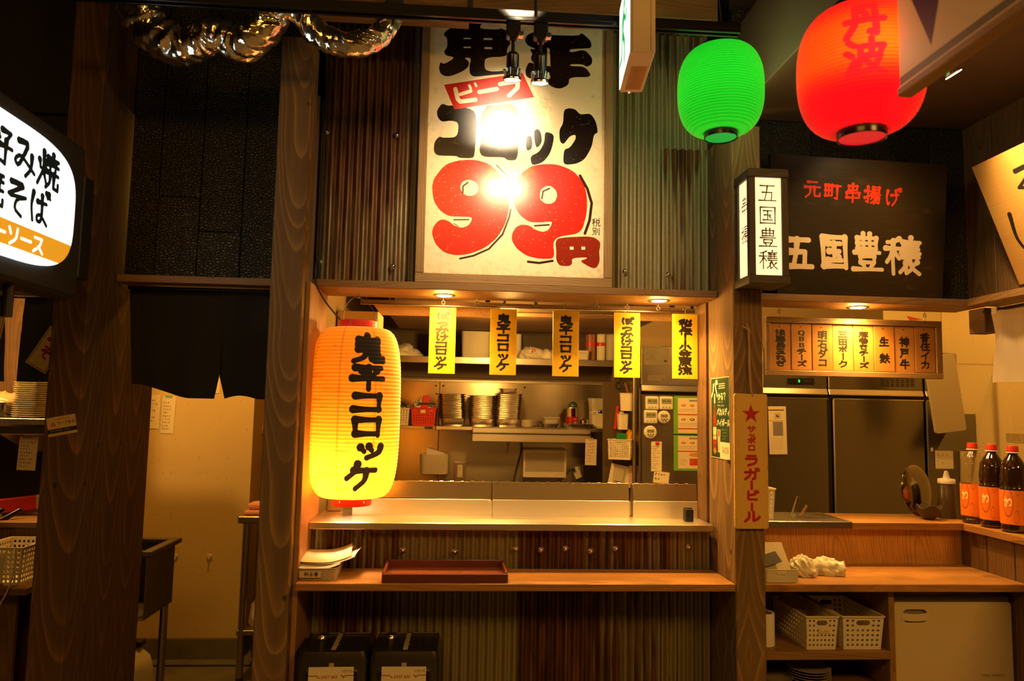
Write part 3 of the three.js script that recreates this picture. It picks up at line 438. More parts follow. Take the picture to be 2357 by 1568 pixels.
single('timber_beam', 'brown overhead beam running above the track rail, plain side', 'beam', span(-0.74, 0.0, 2.80, 3.29, 0.2, 0.3, 0.003, 'x'), M.plank);
single('timber_beam', 'brown overhead beam continuing behind the two track spotlights', 'beam', span(0.004, 0.9, 2.83, 3.29, 0.2, 0.3, 0.003, 'x'), M.plank);

// ================================================================ RECESSED DOWNLIGHTS
function downlight(x, z, label, cd) {
  const o = thing('downlight', label, 'light', [x, 1.85, z], 0);
  part('trim_ring', lathe([[0.0295, 0.001], [0.031, -0.003], [0.040, -0.004], [0.042, 0], [0.0295, 0.001]], 36), M.chrome, o);
  part('lamp_disc', cyl(0.029, 0.029, 0.002, 32).translate(0, -0.0025, 0), glow([1, 0.75, 0.4], 30), o);
  spotLight(x, 1.842, z, x, 0, z + 0.05, cd, [1, 0.5, 0.1], 1.25, 0.9, 2); pointLight(x, 1.832, z, cd * 0.05, [1, 0.5, 0.1], 1.5);
}
downlight(-0.068, -0.035, 'round recessed downlight lit directly above the tag beside the yellow lantern', 5.5);
downlight(0.768, -0.012, 'round recessed downlight lit above the two last yellow tags', 5.5);
downlight(1.584, -0.033, 'round recessed downlight lit above the wooden menu board', 5);

// ================================================================ BIG CROQUETTE SIGN
{
  const A = {
    oni: '195 -1 230 -5 303 3 275 46 389 45 396 37 430 47 465 73 460 114 435 154 439 199 316 210 313 259 320 282 353 290 411 284 440 271 441 298 353 309 259 326 234 310 231 263 240 216 199 217 229 240 225 270 189 300 119 332 78 323 63 288 71 248 88 262 135 233 146 217 99 211 88 186 107 164 105 108 82 94 97 68 140 40 159 54 195 20',
    hei: '533 99 547 67 588 46 612 62 840 57 852 36 906 80 911 124 853 130 786 137 789 158 871 133 916 182 913 218 884 236 861 221 790 224 791 236 873 232 918 293 786 299 784 345 732 372 676 356 662 315 675 320 684 301 660 266 652 321 576 321 546 308 540 272 559 223 592 234 568 205 580 174 561 148 602 148 551 128',
    ko: '58 526 87 483 116 497 145 493 269 511 278 600 271 773 257 787 186 788 174 777 69 781 48 758 50 705 76 671 96 679 175 673 181 589 135 579 89 590 65 567',
    ro: '299 540 339 478 368 486 461 464 503 495 511 573 509 752 497 789 450 790 432 773 315 778 294 743 307 688 303 599',
    dotA: '553 652 579 645 587 683 583 719 560 733 551 709', dotB: '593 617 616 604 634 627 640 681 613 715 600 689', tsu: '655 616 706 632 701 685 684 745 644 796 585 815 575 762 625 736 653 681',
    ke: '758 489 790 477 825 484 849 513 907 502 937 543 952 611 928 621 917 694 877 768 831 794 773 802 758 788 762 715 794 705 828 652 825 627 793 638 759 688 738 671 734 605 756 568',
  };
  const H = { oniA: '194 104 235 102 235 109 194 111', oniB: '306 98 354 97 354 108 306 110', oniC: '196 154 236 152 236 161 196 163', oniD: '311 150 354 148 355 161 311 163', oniE: '391 242 418 212 436 210 429 244', heiA: '661 134 675 143 681 241 660 242', roA: '370 573 434 570 436 677 372 680' };
  const nines = ['44 956 54 908 110 829 188 800 277 794 361 817 431 895 464 974 466 1038 451 1135 406 1222 339 1282 256 1318 187 1329 119 1315 71 1269 50 1211 59 1174 84 1141 110 1132 142 1142 169 1165 211 1177 247 1162 263 1135 265 1114 210 1114 141 1115 94 1088 56 1036',
    '485 984 495 924 525 864 582 817 650 802 728 801 813 832 872 895 892 969 894 1066 863 1183 736 1205 708 1239 717 1303 707 1330 634 1332 565 1318 512 1282 482 1235 484 1198 504 1160 536 1145 578 1149 610 1172 652 1184 683 1170 698 1143 702 1121 640 1131 577 1131 524 1095 494 1042'];
  const eyes = ['195 954 206 921 237 906 274 914 298 942 294 974 270 996 239 999 212 985', '631 979 637 946 663 926 694 924 722 949 728 978 717 1011 691 1026 659 1023 635 1003'];
  const yen = '721 1239 736 1211 925 1196 968 1226 968 1255 962 1280 967 1334 950 1372 923 1375 854 1337 897 1322 893 1315 812 1322 815 1354 797 1368 745 1367 726 1335 727 1287', yenHoles = ['800 1259 821 1258 822 1275 801 1276', '864 1257 885 1256 886 1273 865 1274'];
  const art = printed(1400, 2048, (g, W, Hh) => {
    const k = W / 1000, paper = '#f2e4c4', ink = '#150b08';
    fillBg(g, W, Hh, paper); g.translate(0, 28 * k);
    for (let i = 0; i < 1500; i++) { const e = Math.floor(rnd() * 4), q = Math.pow(rnd(), 3) * 120, t = rnd(), x = e === 0 ? q : e === 1 ? 1000 - q : t * 1000, y = e === 2 ? q - 20 : e === 3 ? 1434 - q : t * 1434; g.fillStyle = 'rgba(120,72,20,' + rr(0.01, 0.06) + ')'; g.beginPath(); g.ellipse(x * k, y * k, rr(2, 22) * k, rr(2, 14) * k, rnd() * 3, 0, 7); g.fill(); }
    for (let i = 0; i < 260; i++) { g.fillStyle = 'rgba(150,90,20,' + rr(0.02, 0.07) + ')'; g.beginPath(); g.ellipse((640 + 70 * (rnd() + rnd() - 1)) * k, (470 + 90 * (rnd() + rnd() - 1)) * k, rr(2, 14) * k, rr(2, 9) * k, rnd() * 3, 0, 7); g.fill(); }
    const fill = (s, c, sharp) => { g.fillStyle = c; g.beginPath(); softShape(g, s, k, sharp); g.fill(); };
    const scratch = (box4, n, c, len, w) => { g.strokeStyle = c; for (let i = 0; i < n; i++) { const x = rr(box4[0], box4[2]), y = rr(box4[1], box4[3]), a = rr(-0.9, 0.5), l = rr(0.2, 1) * len; g.lineWidth = rr(0.5, 1) * w * k; g.beginPath(); g.moveTo(x * k, y * k); g.lineTo((x + l * Math.cos(a)) * k, (y + l * Math.sin(a)) * k); g.stroke(); } };
    const clipped = (list, f) => { g.save(); g.beginPath(); list.forEach((s) => softShape(g, s, k)); g.clip(); f(); g.restore(); };
    for (const s of Object.values(A)) fill(s, ink);
    for (const s of Object.values(H)) fill(s, paper, true);
    clipped(Object.values(A), () => { scratch([50, 0, 960, 820], 260, 'rgba(190,150,110,0.75)', 12, 2.2); scratch([50, 0, 960, 820], 60, 'rgba(80,50,40,0.5)', 50, 9); });
    for (const s of nines) fill(s, '#c9261b'); fill(yen, '#8a2412');
    clipped(nines, () => { scratch([44, 790, 900, 1330], 300, 'rgba(240,190,150,0.8)', 16, 2.2); for (const [x, y] of [[390, 850], [560, 860]]) for (let i = 0; i < 60; i++) { g.fillStyle = 'rgba(190,110,20,0.12)'; g.beginPath(); g.arc((x + rr(-45, 45)) * k, (y + rr(-40, 40)) * k, rr(6, 22) * k, 0, 7); g.fill(); } });
    clipped([yen], () => scratch([720, 1200, 970, 1375], 40, 'rgba(220,150,90,0.6)', 10, 2.5));
    for (const s of eyes) fill(s, paper); for (const s of yenHoles) fill(s, paper, true);
    fill('94 379 525 288 592 425 155 516', '#c81f1a', true); clipped(['94 379 525 288 592 425 155 516'], () => scratch([100, 300, 590, 510], 30, 'rgba(240,180,140,0.8)', 7, 2));
    g.strokeStyle = paper; for (const [s, w] of [['157 400 171 456 186 470 268 455', 24], ['185 428 241 407', 20], ['233 376 241 392', 15], ['264 362 271 377', 13], ['290 410 384 388', 25], ['402 359 501 337 498 376 453 423', 24]]) strokeLine(g, s, k, w);
    g.strokeStyle = '#3a1d10'; for (const [s, w] of [['393 821 446 873 474 947', 8], ['474 1064 467 1107 432 1205 360 1287 277 1327 206 1345', 10], ['853 860 894 932 919 1012 908 1109 883 1183', 15], ['574 1350 634 1355 707 1341', 13], ['238 923 212 945 212 982', 9], ['684 939 650 956 644 997', 9], ['168 1133 247 1129', 7], ['168 1154 192 1168', 4], ['607 1150 685 1142', 9]]) strokeLine(g, s, k, w);
    glyph(g, '税', 920 * k, 1097 * k, 47 * k, { w: 8, color: '#2a140c' }); glyph(g, '別', 922 * k, 1147 * k, 45 * k, { w: 8, color: '#2a140c' });
  }, { roughness: 0.24 });
  const o = thing('croquette_sign', 'large framed paper sign with red numerals 99 and black brush lettering', 'sign', [0.195, 1.882, 0.012]);
  part('print', at(card(0.70, 1.023, 0.012), 0, 0.545, 0.03), art, o);
  const fz = 0.026, h = 1.08;
  part('frame_rail', at(box(0.745, 0.036, 0.05, 0.002, 'x'), 0, 0.018, fz), M.frame, o); part('frame_rail', at(box(0.745, 0.036, 0.05, 0.002, 'x'), 0, h - 0.018, fz), M.frame, o);
  for (const s of [-1, 1]) part('frame_rail', at(box(0.032, h - 0.073, 0.05, 0.002), s * 0.3565, h / 2, fz), M.frame, o);
}
// ---------------------------------------------------------------- lighting track and its two spotlights
{
  const o = thing('lighting_track', 'black lighting track rail crossing above the croquette sign', 'track', [0, 2.617, 0.6]);
  part('rail', merge([span(-1.2, 0.86, 0.012, 0.034, -0.017, 0.017, 0.001, 'x'), span(-1.2, 0.86, 0, 0.012, -0.017, -0.007, 0.001, 'x'), span(-1.2, 0.86, 0, 0.012, 0.007, 0.017, 0.001, 'x')]), M.blackGloss, o);
  part('hanger', span(-0.006, 0.012, 0.034, 0.7, -0.006, 0.006, 0.001), M.black, o);
}
function trackSpot(x, label, tx, ty, tz, len, cd, c, angle, pen) {
  const o = thing('track_spotlight', label, 'spotlight', [x, 2.617, 0.6]);
  part('adapter', merge([at(box(0.044, 0.05, 0.034, 0.004), 0, -0.026, 0), at(cyl(0.011, 0.011, 0.012), 0, -0.056, 0)]), M.blackGloss, o);
  part('clip', at(rbox(0.018, 0.016, 0.02, 0.003), 0.022, -0.044, 0.012), M.chrome, o);
  part('stem', at(cyl(0.0055, 0.0055, 0.054), 0, -0.083, 0), M.blackGloss, o);
  // head and lamp lean from the stem end towards what they light
  const h = new THREE.Group(); h.name = 'head'; h.position.set(0, -0.103, 0); h.rotation.x = 0.16; o.add(h);
  part('housing', lathe([[0, 0.01], [0.012, 0.008], [0.0185, 0.002], [0.0195, -0.004], [0.0195, -len], [0.0165, -len - 0.002], [0, -len - 0.002]], 30), M.blackGloss, h);
  const fins = []; for (let i = 0; i < 22; i++) fins.push(at(box(0.0022, 0.021, 0.006, 0.0004), 0, -len - 0.013, 0.0245, 0.2).rotateY(i / 22 * Math.PI * 2));
  part('lamp_heatsink', merge([lathe([[0, -len + 0.002], [0.017, -len], [0.0225, -len - 0.024], [0.0275, -len - 0.027], [0.0285, -len - 0.036], [0.026, -len - 0.037], [0.0255, -len - 0.03], [0, -len - 0.03]], 32), ...fins]), M.chrome, h);
  part('lamp_glass', cyl(0.025, 0.025, 0.003, 28).translate(0, -len - 0.0335, 0), glow([1, 0.8, 0.5], 6), h);
  const e = new THREE.Vector3(0, -len - 0.04, 0).applyAxisAngle(new THREE.Vector3(1, 0, 0), 0.16).add(new THREE.Vector3(x, 2.514, 0.6));
  spotLight(e.x, e.y, e.z, tx, ty, tz, cd, c, angle, pen, 2);
}
trackSpot(0.139, 'black track spotlight with silver lamp in front of the ghost character, left one', 0.14, 2.22, 0.06, 0.042, 1.9, [1, 0.68, 0.34], 1.0, 1);
trackSpot(0.225, 'black track spotlight hanging lower in front of the flat character, right one', 0.21, 2.1, 0.06, 0.048, 1.9, [1, 0.68, 0.34], 1.0, 1);
{ const o = thing('track_spotlight', 'unseen black spotlight out of view above, aimed at the middle of the croquette sign', 'spotlight', [0.182, 2.86, 1.02]); o.rotation.x = -1.25; part('housing', lathe([[0, 0.0], [0.019, 0], [0.0195, 0.008], [0.0195, 0.08], [0.012, 0.09], [0, 0.09]], 28), M.blackGloss, o); part('lamp_glass', cyl(0.017, 0.017, 0.002, 24).translate(0, -0.001, 0), glow([1, 0.8, 0.5], 8), o); part('yoke', at(cyl(0.005, 0.005, 0.44, 10), 0, 0.1, -0.2, 1.15), M.black, o); spotLight(0.182, 2.852, 1.006, 0.145, 2.555, 0.05, 15, [1, 0.76, 0.45], 0.2, 0.7, 1.5); }  // out of view, placed to give the bright spot on the sign

// ================================================================ FOIL DUCT
{
  // crumpled aluminium hose: rings along a path, radius broken up by folds that run along and around it
  const path = new THREE.CatmullRomCurve3([[-1.15, 2.90, 0.30], [-1.10, 2.74, 0.36], [-1.03, 2.63, 0.38], [-0.94, 2.60, 0.38], [-0.83, 2.635, 0.38], [-0.75, 2.62, 0.38], [-0.685, 2.66, 0.39], [-0.62, 2.76, 0.39], [-0.56, 2.73, 0.39], [-0.50, 2.655, 0.39], [-0.41, 2.622, 0.39], [-0.33, 2.645, 0.38], [-0.275, 2.72, 0.37], [-0.25, 2.86, 0.34]].map(v3));
  const n = 300, m = 72, P = [], I = [], U = [], fr = path.computeFrenetFrames(n, false);
  for (let i = 0; i <= n; i++) {
    const t = i / n, c = path.getPointAt(t), R = mix(0.064, 0.042, sm(0.45, 0.75, t)) * (t < 0.3 ? 1.08 : 1);
    for (let j = 0; j <= m; j++) {
      const a = (j % m) / m * Math.PI * 2, tw = a + t * 6, s = Math.sin(tw), q = Math.cos(tw);
      const k = 1 + 0.26 * (fbm(t * 46 + 1.3 * s, 3 + 1.1 * q, 5, 2) - 0.5) + 0.26 * (Math.abs(noise(t * 75 + 2.0 * s, 8 + 1.3 * q, 9) - 0.5) - 0.25) + 0.10 * (Math.abs(noise(t * 150 + 3 * q, 9 + 2.2 * s, 12) - 0.5) - 0.25);
      const d = fr.normals[i].clone().multiplyScalar(Math.cos(a)).addScaledVector(fr.binormals[i], Math.sin(a)).multiplyScalar(R * k).add(c); P.push(d.x, d.y, d.z); U.push(j / m, t * 10);
    }
  }
  for (let i = 0; i < n; i++) for (let j = 0; j < m; j++) { const a = i * (m + 1) + j, b = a + 1, c = a + m + 1, d = c + 1; I.push(a, c, d, a, d, b); }
  let g = new THREE.BufferGeometry(); g.setAttribute('position', new THREE.Float32BufferAttribute(P, 3)); g.setAttribute('uv', new THREE.Float32BufferAttribute(U, 2)); g.setIndex(I); g.computeVertexNormals(); g = toCreasedNormals(g, 0.5);
  single('foil_duct', 'crumpled silver foil duct hose sagging in two loops below the track', 'duct', g, M.foil);
}

// ================================================================ HANGING TAGS
const loopHook = (label, x, z, group) => { const o = thing('screw_eye', label, 'hook', [x, 1.85, z], 0, group); part('shank', at(cyl(0.0013, 0.0013, 0.012, 8), 0, -0.006, 0), M.wire, o); part('eye', at(ring(0.0068, 0.0013), 0, -0.0185, 0), M.wire, o); };
const cream2 = '#e9b820';
const tagArt = (text, gap, w) => printed(410, 1040, (g, W, H) => {
  fillBg(g, W, H, cream2); for (let i = 0; i < 90; i++) { g.fillStyle = 'rgba(150,90,10,' + rr(0.02, 0.08) + ')'; const x = rnd() * W; g.fillRect(x, rnd() * H, rr(1, 5), rr(40, 300)); }
  for (let i = 0; i < 6; i++) { g.fillStyle = 'rgba(130,80,10,0.10)'; g.beginPath(); g.ellipse(rnd() * W, rnd() * H, rr(8, 25), rr(20, 90), rr(-0.3, 0.3), 0, 7); g.fill(); }
  const t = [...text], n = t.length, step = (H - 150) / n; t.forEach((ch, i) => glyph(g, ch, W * 0.5 - 100 - i * (n > 7 ? 3 : 1), 88 + i * step, 205, { w: 17, taper: 0.3, sy: step / 205 * 0.95, color: '#1a1206' }));
}, { roughness: 0.5 });
const TAGS = [['ぼっかけコロッケ', 150, 0], ['鬼平コロッケ', 190, 1], ['秘伝！小笠原流', 165, 2]].map(([t, s]) => tagArt(t, 0.1, s));
const tagAt = (x, k, label, tilt = 0) => {
  const o = thing('hanging_tag', label, 'tag', [x, 1.55, -0.105]); part('board', at(card(0.104, 0.261, 0.009, 0.001), 0, 0.1305, 0, 0, tilt), TAGS[k], o); part('hook_wire', tube([[0, 0.262, 0], [0.002, 0.272, 0.003], [0, 0.2815, 0.0]], 0.0011, 12, 6), M.wire, o);
};
tagAt(-0.073, 0, 'yellow tag of eight characters nearest the lantern, brightest under a downlight');
tagAt(0.167, 1, 'yellow tag starting with the ghost character, second from the lantern');
tagAt(0.416, 1, 'yellow tag starting with the ghost character, middle of the five');
tagAt(0.663, 0, 'yellow tag of eight characters hanging just beside the scissors holder, fourth in line');
tagAt(0.899, 2, 'yellow tag with an exclamation mark, nearest the poster post', 0.06);
for (const [x, l] of [[-0.073, 'screw eye holding the yellow tag nearest the lantern'], [0.06, 'empty screw eye between the two tags nearest the lantern'], [0.167, 'screw eye holding the second yellow tag from the lantern'], [0.295, 'empty screw eye between the second and middle yellow tags'], [0.416, 'screw eye holding the middle yellow tag of five'], [0.54, 'empty screw eye between the middle and fourth yellow tags'], [0.663, 'screw eye holding the fourth yellow tag'], [0.79, 'bright empty screw eye just under the downlight near the post'], [0.899, 'screw eye holding the yellow tag with the exclamation mark']]) loopHook(l, x, -0.105);

// ================================================================ YELLOW LANTERN
function lanternShell(R, r0, h, ribs, p, seg = 72, bulge = 0.0016) {
  const pts = [], n = ribs * 6;
  for (let i = 0; i <= n; i++) { const t = i / n * 2 - 1, k = Math.pow(1 - Math.pow(Math.abs(t), p), 1 / p), r = r0 + (R - r0) * k + bulge * Math.abs(Math.sin(Math.PI * ribs * i / n)); pts.push([r, (t + 1) * h / 2]); }
  return lathe(pts, seg, -Math.PI);
}
{
  const art = canvasTex(2048, 1180, (g, W, H) => {
    fillBg(g, W, H, '#efb530');
    for (let i = 0; i < 70; i++) { const x = rnd() * W, y = rnd() * H, w = rr(30, 190), h = rr(8, 46); g.fillStyle = 'rgba(180,95,0,' + rr(0.08, 0.34) + ')'; for (let k = 0; k < h; k += 6) g.fillRect(x + rr(-18, 18), y + k, w + rr(-40, 40), 6); }
    for (let i = 0; i < 8; i++) { g.fillStyle = 'rgba(150,80,0,0.28)'; g.fillRect(W * i / 8 + 40, 0, 14, H); }
    for (let k = 1; k < 46; k++) { g.fillStyle = 'rgba(120,66,0,0.28)'; g.fillRect(0, H * k / 46 - 1, W, 3); }
    const t = [...'鬼平コロッケ'], hs = [185, 165, 150, 150, 130, 190]; let y = 75; t.forEach((ch, i) => { const s = 250; glyph(g, ch, W / 2 - 130 - (ch === 'ッ' ? -30 : ch === 'ケ' ? 25 : 0), y, s, { w: 18, taper: 0.4, sy: hs[i] / s, color: '#120c04' }); y += hs[i] + 12; });
  });
  const o = thing('paper_lantern', 'tall yellow paper lantern with black lettering and red end rings', 'lantern', [-0.384, 1.062, 0.02], 0.42);
  part('shade', lanternShell(0.164, 0.078, 0.62, 46, 3.4).translate(0, 0.024, 0), phys({ map: art, roughness: 1, transmission: 0.62, thickness: 0, side: THREE.DoubleSide, emissiveMap: art, emissive: lin([1, 0.8, 0.5]), emissiveIntensity: 0.05 }), o);
  const cap = (y) => lathe([[0.069, y], [0.0715, y + 0.002], [0.0715, y + 0.03], [0.069, y + 0.032], [0.066, y + 0.03], [0.066, y + 0.002], [0.069, y]], 48);
  part('lower_ring', cap(-0.004), M.red, o); part('upper_ring', cap(0.64), M.red, o);
  for (const [a, y] of [[0.35, 0.012], [-0.9, 0.012], [0.5, 0.654]]) part('rivet', at(lathe([[0, 0.004], [0.0035, 0.002], [0.004, 0]], 12).rotateX(Math.PI / 2), Math.sin(a) * 0.0715, y, Math.cos(a) * 0.0715), M.chrome, o);
  part('wire_bail', tube([[-0.062, 0.655, 0.02], [-0.056, 0.71, 0.008], [-0.03, 0.75, -0.015], [0.0, 0.766, -0.022], [0.032, 0.748, -0.015], [0.058, 0.708, 0.008], [0.066, 0.655, 0.02]], 0.0012, 40, 6), M.wire, o);
  part('bulb', lathe([[0, -0.03], [0.018, -0.026], [0.029, -0.008], [0.026, 0.014], [0.014, 0.036], [0.013, 0.05], [0, 0.05]], 24).translate(-0.03, 0.15, 0.02), glow([1, 0.7, 0.3], 20), o);
  part('bulb_cord', tube([[-0.03, 0.2, 0.02], [-0.03, 0.45, 0.02], [-0.05, 0.66, 0.02]], 0.003, 16, 6), M.rubber, o);
  pointLight(-0.386 - 0.03 * Math.cos(0.32) + 0.02 * Math.sin(0.32), 1.17, 0.05, 0.8, [1, 0.65, 0.34], 2);
  const k = thing('lantern_hook', 'bent wire hook under the ledge carrying the yellow lantern', 'hook', [-0.392, 1.85, -0.022]);
  part('wire', tube([[0, 0, 0.01], [0.004, -0.008, 0.006], [0.006, -0.016, 0.003], [-0.002, -0.024, 0], [-0.008, -0.018, 0]], 0.0014, 24, 6), M.wire, k);
  single('lantern_cable', 'thin black cable running from the post down to the yellow lantern', 'cable', tube([[-0.538, 1.962, 0.05], [-0.536, 1.90, 0.1], [-0.525, 1.85, 0.108], [-0.50, 1.80, 0.08], [-0.47, 1.76, 0.04], [-0.446, 1.732, 0.015]], 0.0032, 40, 8), M.rubber);
}
// ================================================================ GREEN AND RED LANTERNS
function roundLantern(name, label, pos, s, mat, base, ringMat, ry) {
  const o = thing(name, label, 'lantern', pos, ry);
  part('shade', lanternShell(0.148 * s, 0.05 * s, 0.31 * s, 34, 2.5, 72, 0.0022).translate(0, 0.02 * s, 0), mat, o);
  part('lower_ring', lathe([[0.057, 0], [0.058, 0.002], [0.058, 0.034], [0.055, 0.036], [0.054, 0.034], [0.054, 0.002], [0.057, 0]].map((p) => [p[0] * s, p[1] * s]), 48), ringMat, o);
  part('base_disc', cyl(0.054 * s, 0.054 * s, 0.003, 40).translate(0, 0.006, 0), base, o);
  part('upper_ring', lathe([[0.068, 0.318], [0.07, 0.32], [0.066, 0.348], [0.06, 0.35], [0.06, 0.32], [0.068, 0.318]].map((p) => [p[0] * s, p[1] * s]), 48), ringMat, o);
  part('bulb', new THREE.SphereGeometry(0.024, 20, 14).translate(0, 0.2 * s, 0), glow([1, 0.8, 0.5], 20), o);
  part('hang_wire', tube([[0, 0.345 * s, 0], [0.004, 0.42, 0], [-0.003, 0.5, 0], [0, 0.6, 0]], 0.0016, 20, 6), M.wire, o);
  part('spreader_bar', at(cyl(0.003, 0.003, 0.13 * s, 10).rotateZ(Math.PI / 2), 0, 0.338 * s, 0), M.wire, o);
  return o;
}
{
  const gmap = canvasTex(512, 256, (g, W, H) => { fillBg(g, W, H, '#12c02c'); for (let k = 1; k < 34; k++) { g.fillStyle = 'rgba(0,60,0,0.22)'; g.fillRect(0, H * k / 34 - 1, W, 2.4); } g.fillStyle = '#b7b52a'; for (let i = 0; i < 90; i++) { g.beginPath(); g.arc(W * 0.72 + rr(-10, 10), H * (0.45 + rr(-0.25, 0.2)), rr(0.6, 3), 0, 7); g.fill(); } });
  roundLantern('paper_lantern', 'round bright green paper lantern lit from inside', [0.852, 2.333, 0.45], 0.945, phys({ map: gmap, roughness: 1, transmission: 0.6, thickness: 0, side: THREE.DoubleSide, emissiveMap: gmap, emissive: lin([1, 1, 1]), emissiveIntensity: 0.10 }), glow([0.01, 0.55, 0.05], 0.7), M.blackGloss, 0);
  pointLight(0.852, 2.333 + 0.18, 0.45, 0.12, [0.8, 1, 0.5], 2);
  const rmap = canvasTex(1536, 512, (g, W, H) => {
    fillBg(g, W, H, '#fb5a14'); for (let k = 1; k < 34; k++) { g.fillStyle = 'rgba(120,0,0,0.22)'; g.fillRect(0, H * k / 34 - 1, W, 4); }
    for (let i = 0; i < H; i++) { const t = Math.abs(i / H - 0.42); g.fillStyle = `rgba(222,6,40,${0.95 * sm(0.12, 0.42, t)})`; g.fillRect(0, i, W, 1); }  // orange middle paints the inner glow into the paper, redder towards both ends
    const c = '#c41c2c'; glyph(g, '丹', W / 2 - 78, 72, 150, { w: 19, color: c }); glyph(g, '波', W / 2 - 78, 226, 150, { w: 16, color: c });
  });
  roundLantern('paper_lantern', 'large round red paper lantern with two pink characters', [1.005, 2.118, 1.04], 1.02, phys({ map: rmap, roughness: 1, transmission: 0.6, thickness: 0, side: THREE.DoubleSide, emissiveMap: rmap, emissive: lin([1, 1, 1]), emissiveIntensity: 0.07 }), glow([0.85, 0.012, 0.02], 0.8), M.blackGloss, -0.42);
  pointLight(0.992, 2.305, 1.13, 0.12, [1, 0.6, 0.3], 2);
}

// ================================================================ SERVING COUNTERS OF THE CROQUETTE STALL
single('steel_counter', 'stainless steel serving counter with a turned-down bright front edge', 'counter', merge([span(-0.527, 0.955, 0.976, 1.002, -0.62, 0.062, 0.003, 'x')]), M.steel);
single('counter_shelf', 'wooden shelf counter with horizontal grain carrying the lacquer tray', 'counter', span(-0.527, 0.965, 0.805, 0.83, 0.011, 0.248, 0.002, 'x'), M.counter);
M.steelBright = phys({ color: lin([0.8, 0.74, 0.64]), metalness: 1, roughness: 0.42, anisotropy: 0.4 });
M.brownSteel = std({ color: lin([0.42, 0.34, 0.22]), metalness: 1, roughness: 0.36 });
function displayCase(x0, x1, label, screws) {
  const o = thing('counter_case', label, 'display case', [0, 1.002, -0.12]), w = x1 - x0;
  part('front_panel', span(x0, x1, 0, 0.063, -0.004, 0, 0.0008, 'x'), M.steelBright, o);
  part('upper_panel', at(span(x0 + 0.001, x1 - 0.001, 0, 0.064, -0.003, 0, 0.0006, 'x'), 0, 0.066, -0.004, -0.12), M.brownSteel, o);
  for (const s of [x0, x1 - 0.003]) part('end_panel', span(s, s + 0.003, 0, 0.126, -0.05, -0.018, 0.0006), M.steelDull, o);
  for (let x = x0 + 0.008; x < x1 - 0.012; x += 0.0405) part('rail_tab', span(x, x + 0.013, 0.128, 0.132, -0.018, -0.008, 0.0006), M.chrome, o);
  for (const x of screws) part('screw', at(lathe([[0, 0.0015], [0.0025, 0.001], [0.003, 0]], 10).rotateX(Math.PI / 2), x, 0.056, 0), M.chrome, o);
}
displayCase(-0.40, 0.132, 'steel counter case behind the yellow lantern', [0.126]);
displayCase(0.139, 0.679, 'middle steel counter case between two dark gaps', [0.145, 0.673]);
displayCase(0.694, 0.953, 'short steel counter case nearest the poster post', [0.70]);
{ const o = thing('receipt_printer', 'small black box standing on the steel counter edge', 'box', [0.887, 1.002, -0.03]); part('body', at(rbox(0.032, 0.047, 0.035, 0.004), 0, 0.0235, 0), M.black, o); part('lid', at(rbox(0.026, 0.005, 0.024, 0.002), 0, 0.049, -0.002), M.rubber, o); }
{ // steel canister seen behind the lantern foot
  const o = thing('steel_canister', 'square steel box in the counter corner behind the lantern', 'canister', [-0.482, 1.002, -0.24]);
  part('body', at(box(0.062, 0.12, 0.07, 0.004), 0, 0.06, 0), M.steelDull, o); part('lid', at(box(0.066, 0.008, 0.074, 0.002), 0, 0.124, 0), M.steel, o); part('crumpled_foil', at(blob(0.05, 0.05, 0.012, 5, 0.7, 7, -0.9, 16), 0, 0.05, 0.036), M.foil, o);
}
{ // lacquered tray
  const o = thing('lacquer_tray', 'dark red-brown lacquered wooden tray lying on the wooden shelf', 'tray', [-0.034, 0.83, 0.13], 0.012);
  part('tray_floor', at(box(0.41, 0.006, 0.205, 0.001, 'x'), 0, 0.004, 0), std({ map: woodTex({ W: 256, H: 512, c1: [0.2, 0.055, 0.022], c2: [0.13, 0.03, 0.012], gap: 0.012, sharp: 3, contrast: 0.5, s: 91 }), roughness: 0.4 }), o);
  part('rim', at(box(0.424, 0.03, 0.009, 0.002, 'x'), 0, 0.015, 0.1055), M.lacquer, o); part('rim', at(box(0.424, 0.034, 0.009, 0.002, 'x'), 0, 0.017, -0.1055), M.lacquer, o);
  for (const s of [-1, 1]) part('rim', at(box(0.009, 0.034, 0.202, 0.002, 'z'), s * 0.2075, 0.017, 0), M.lacquer, o);
  for (let i = 0; i < 9; i++) part('scuff', at(box(rr(0.006, 0.02), 0.0004, rr(0.002, 0.005), 0), -0.08 + i * 0.022 + rr(-0.006, 0.006), 0.0073, rr(-0.02, 0.01), 0, rr(-0.4, 0.4)), flat([0.45, 0.22, 0.08], 0.6), o);
}
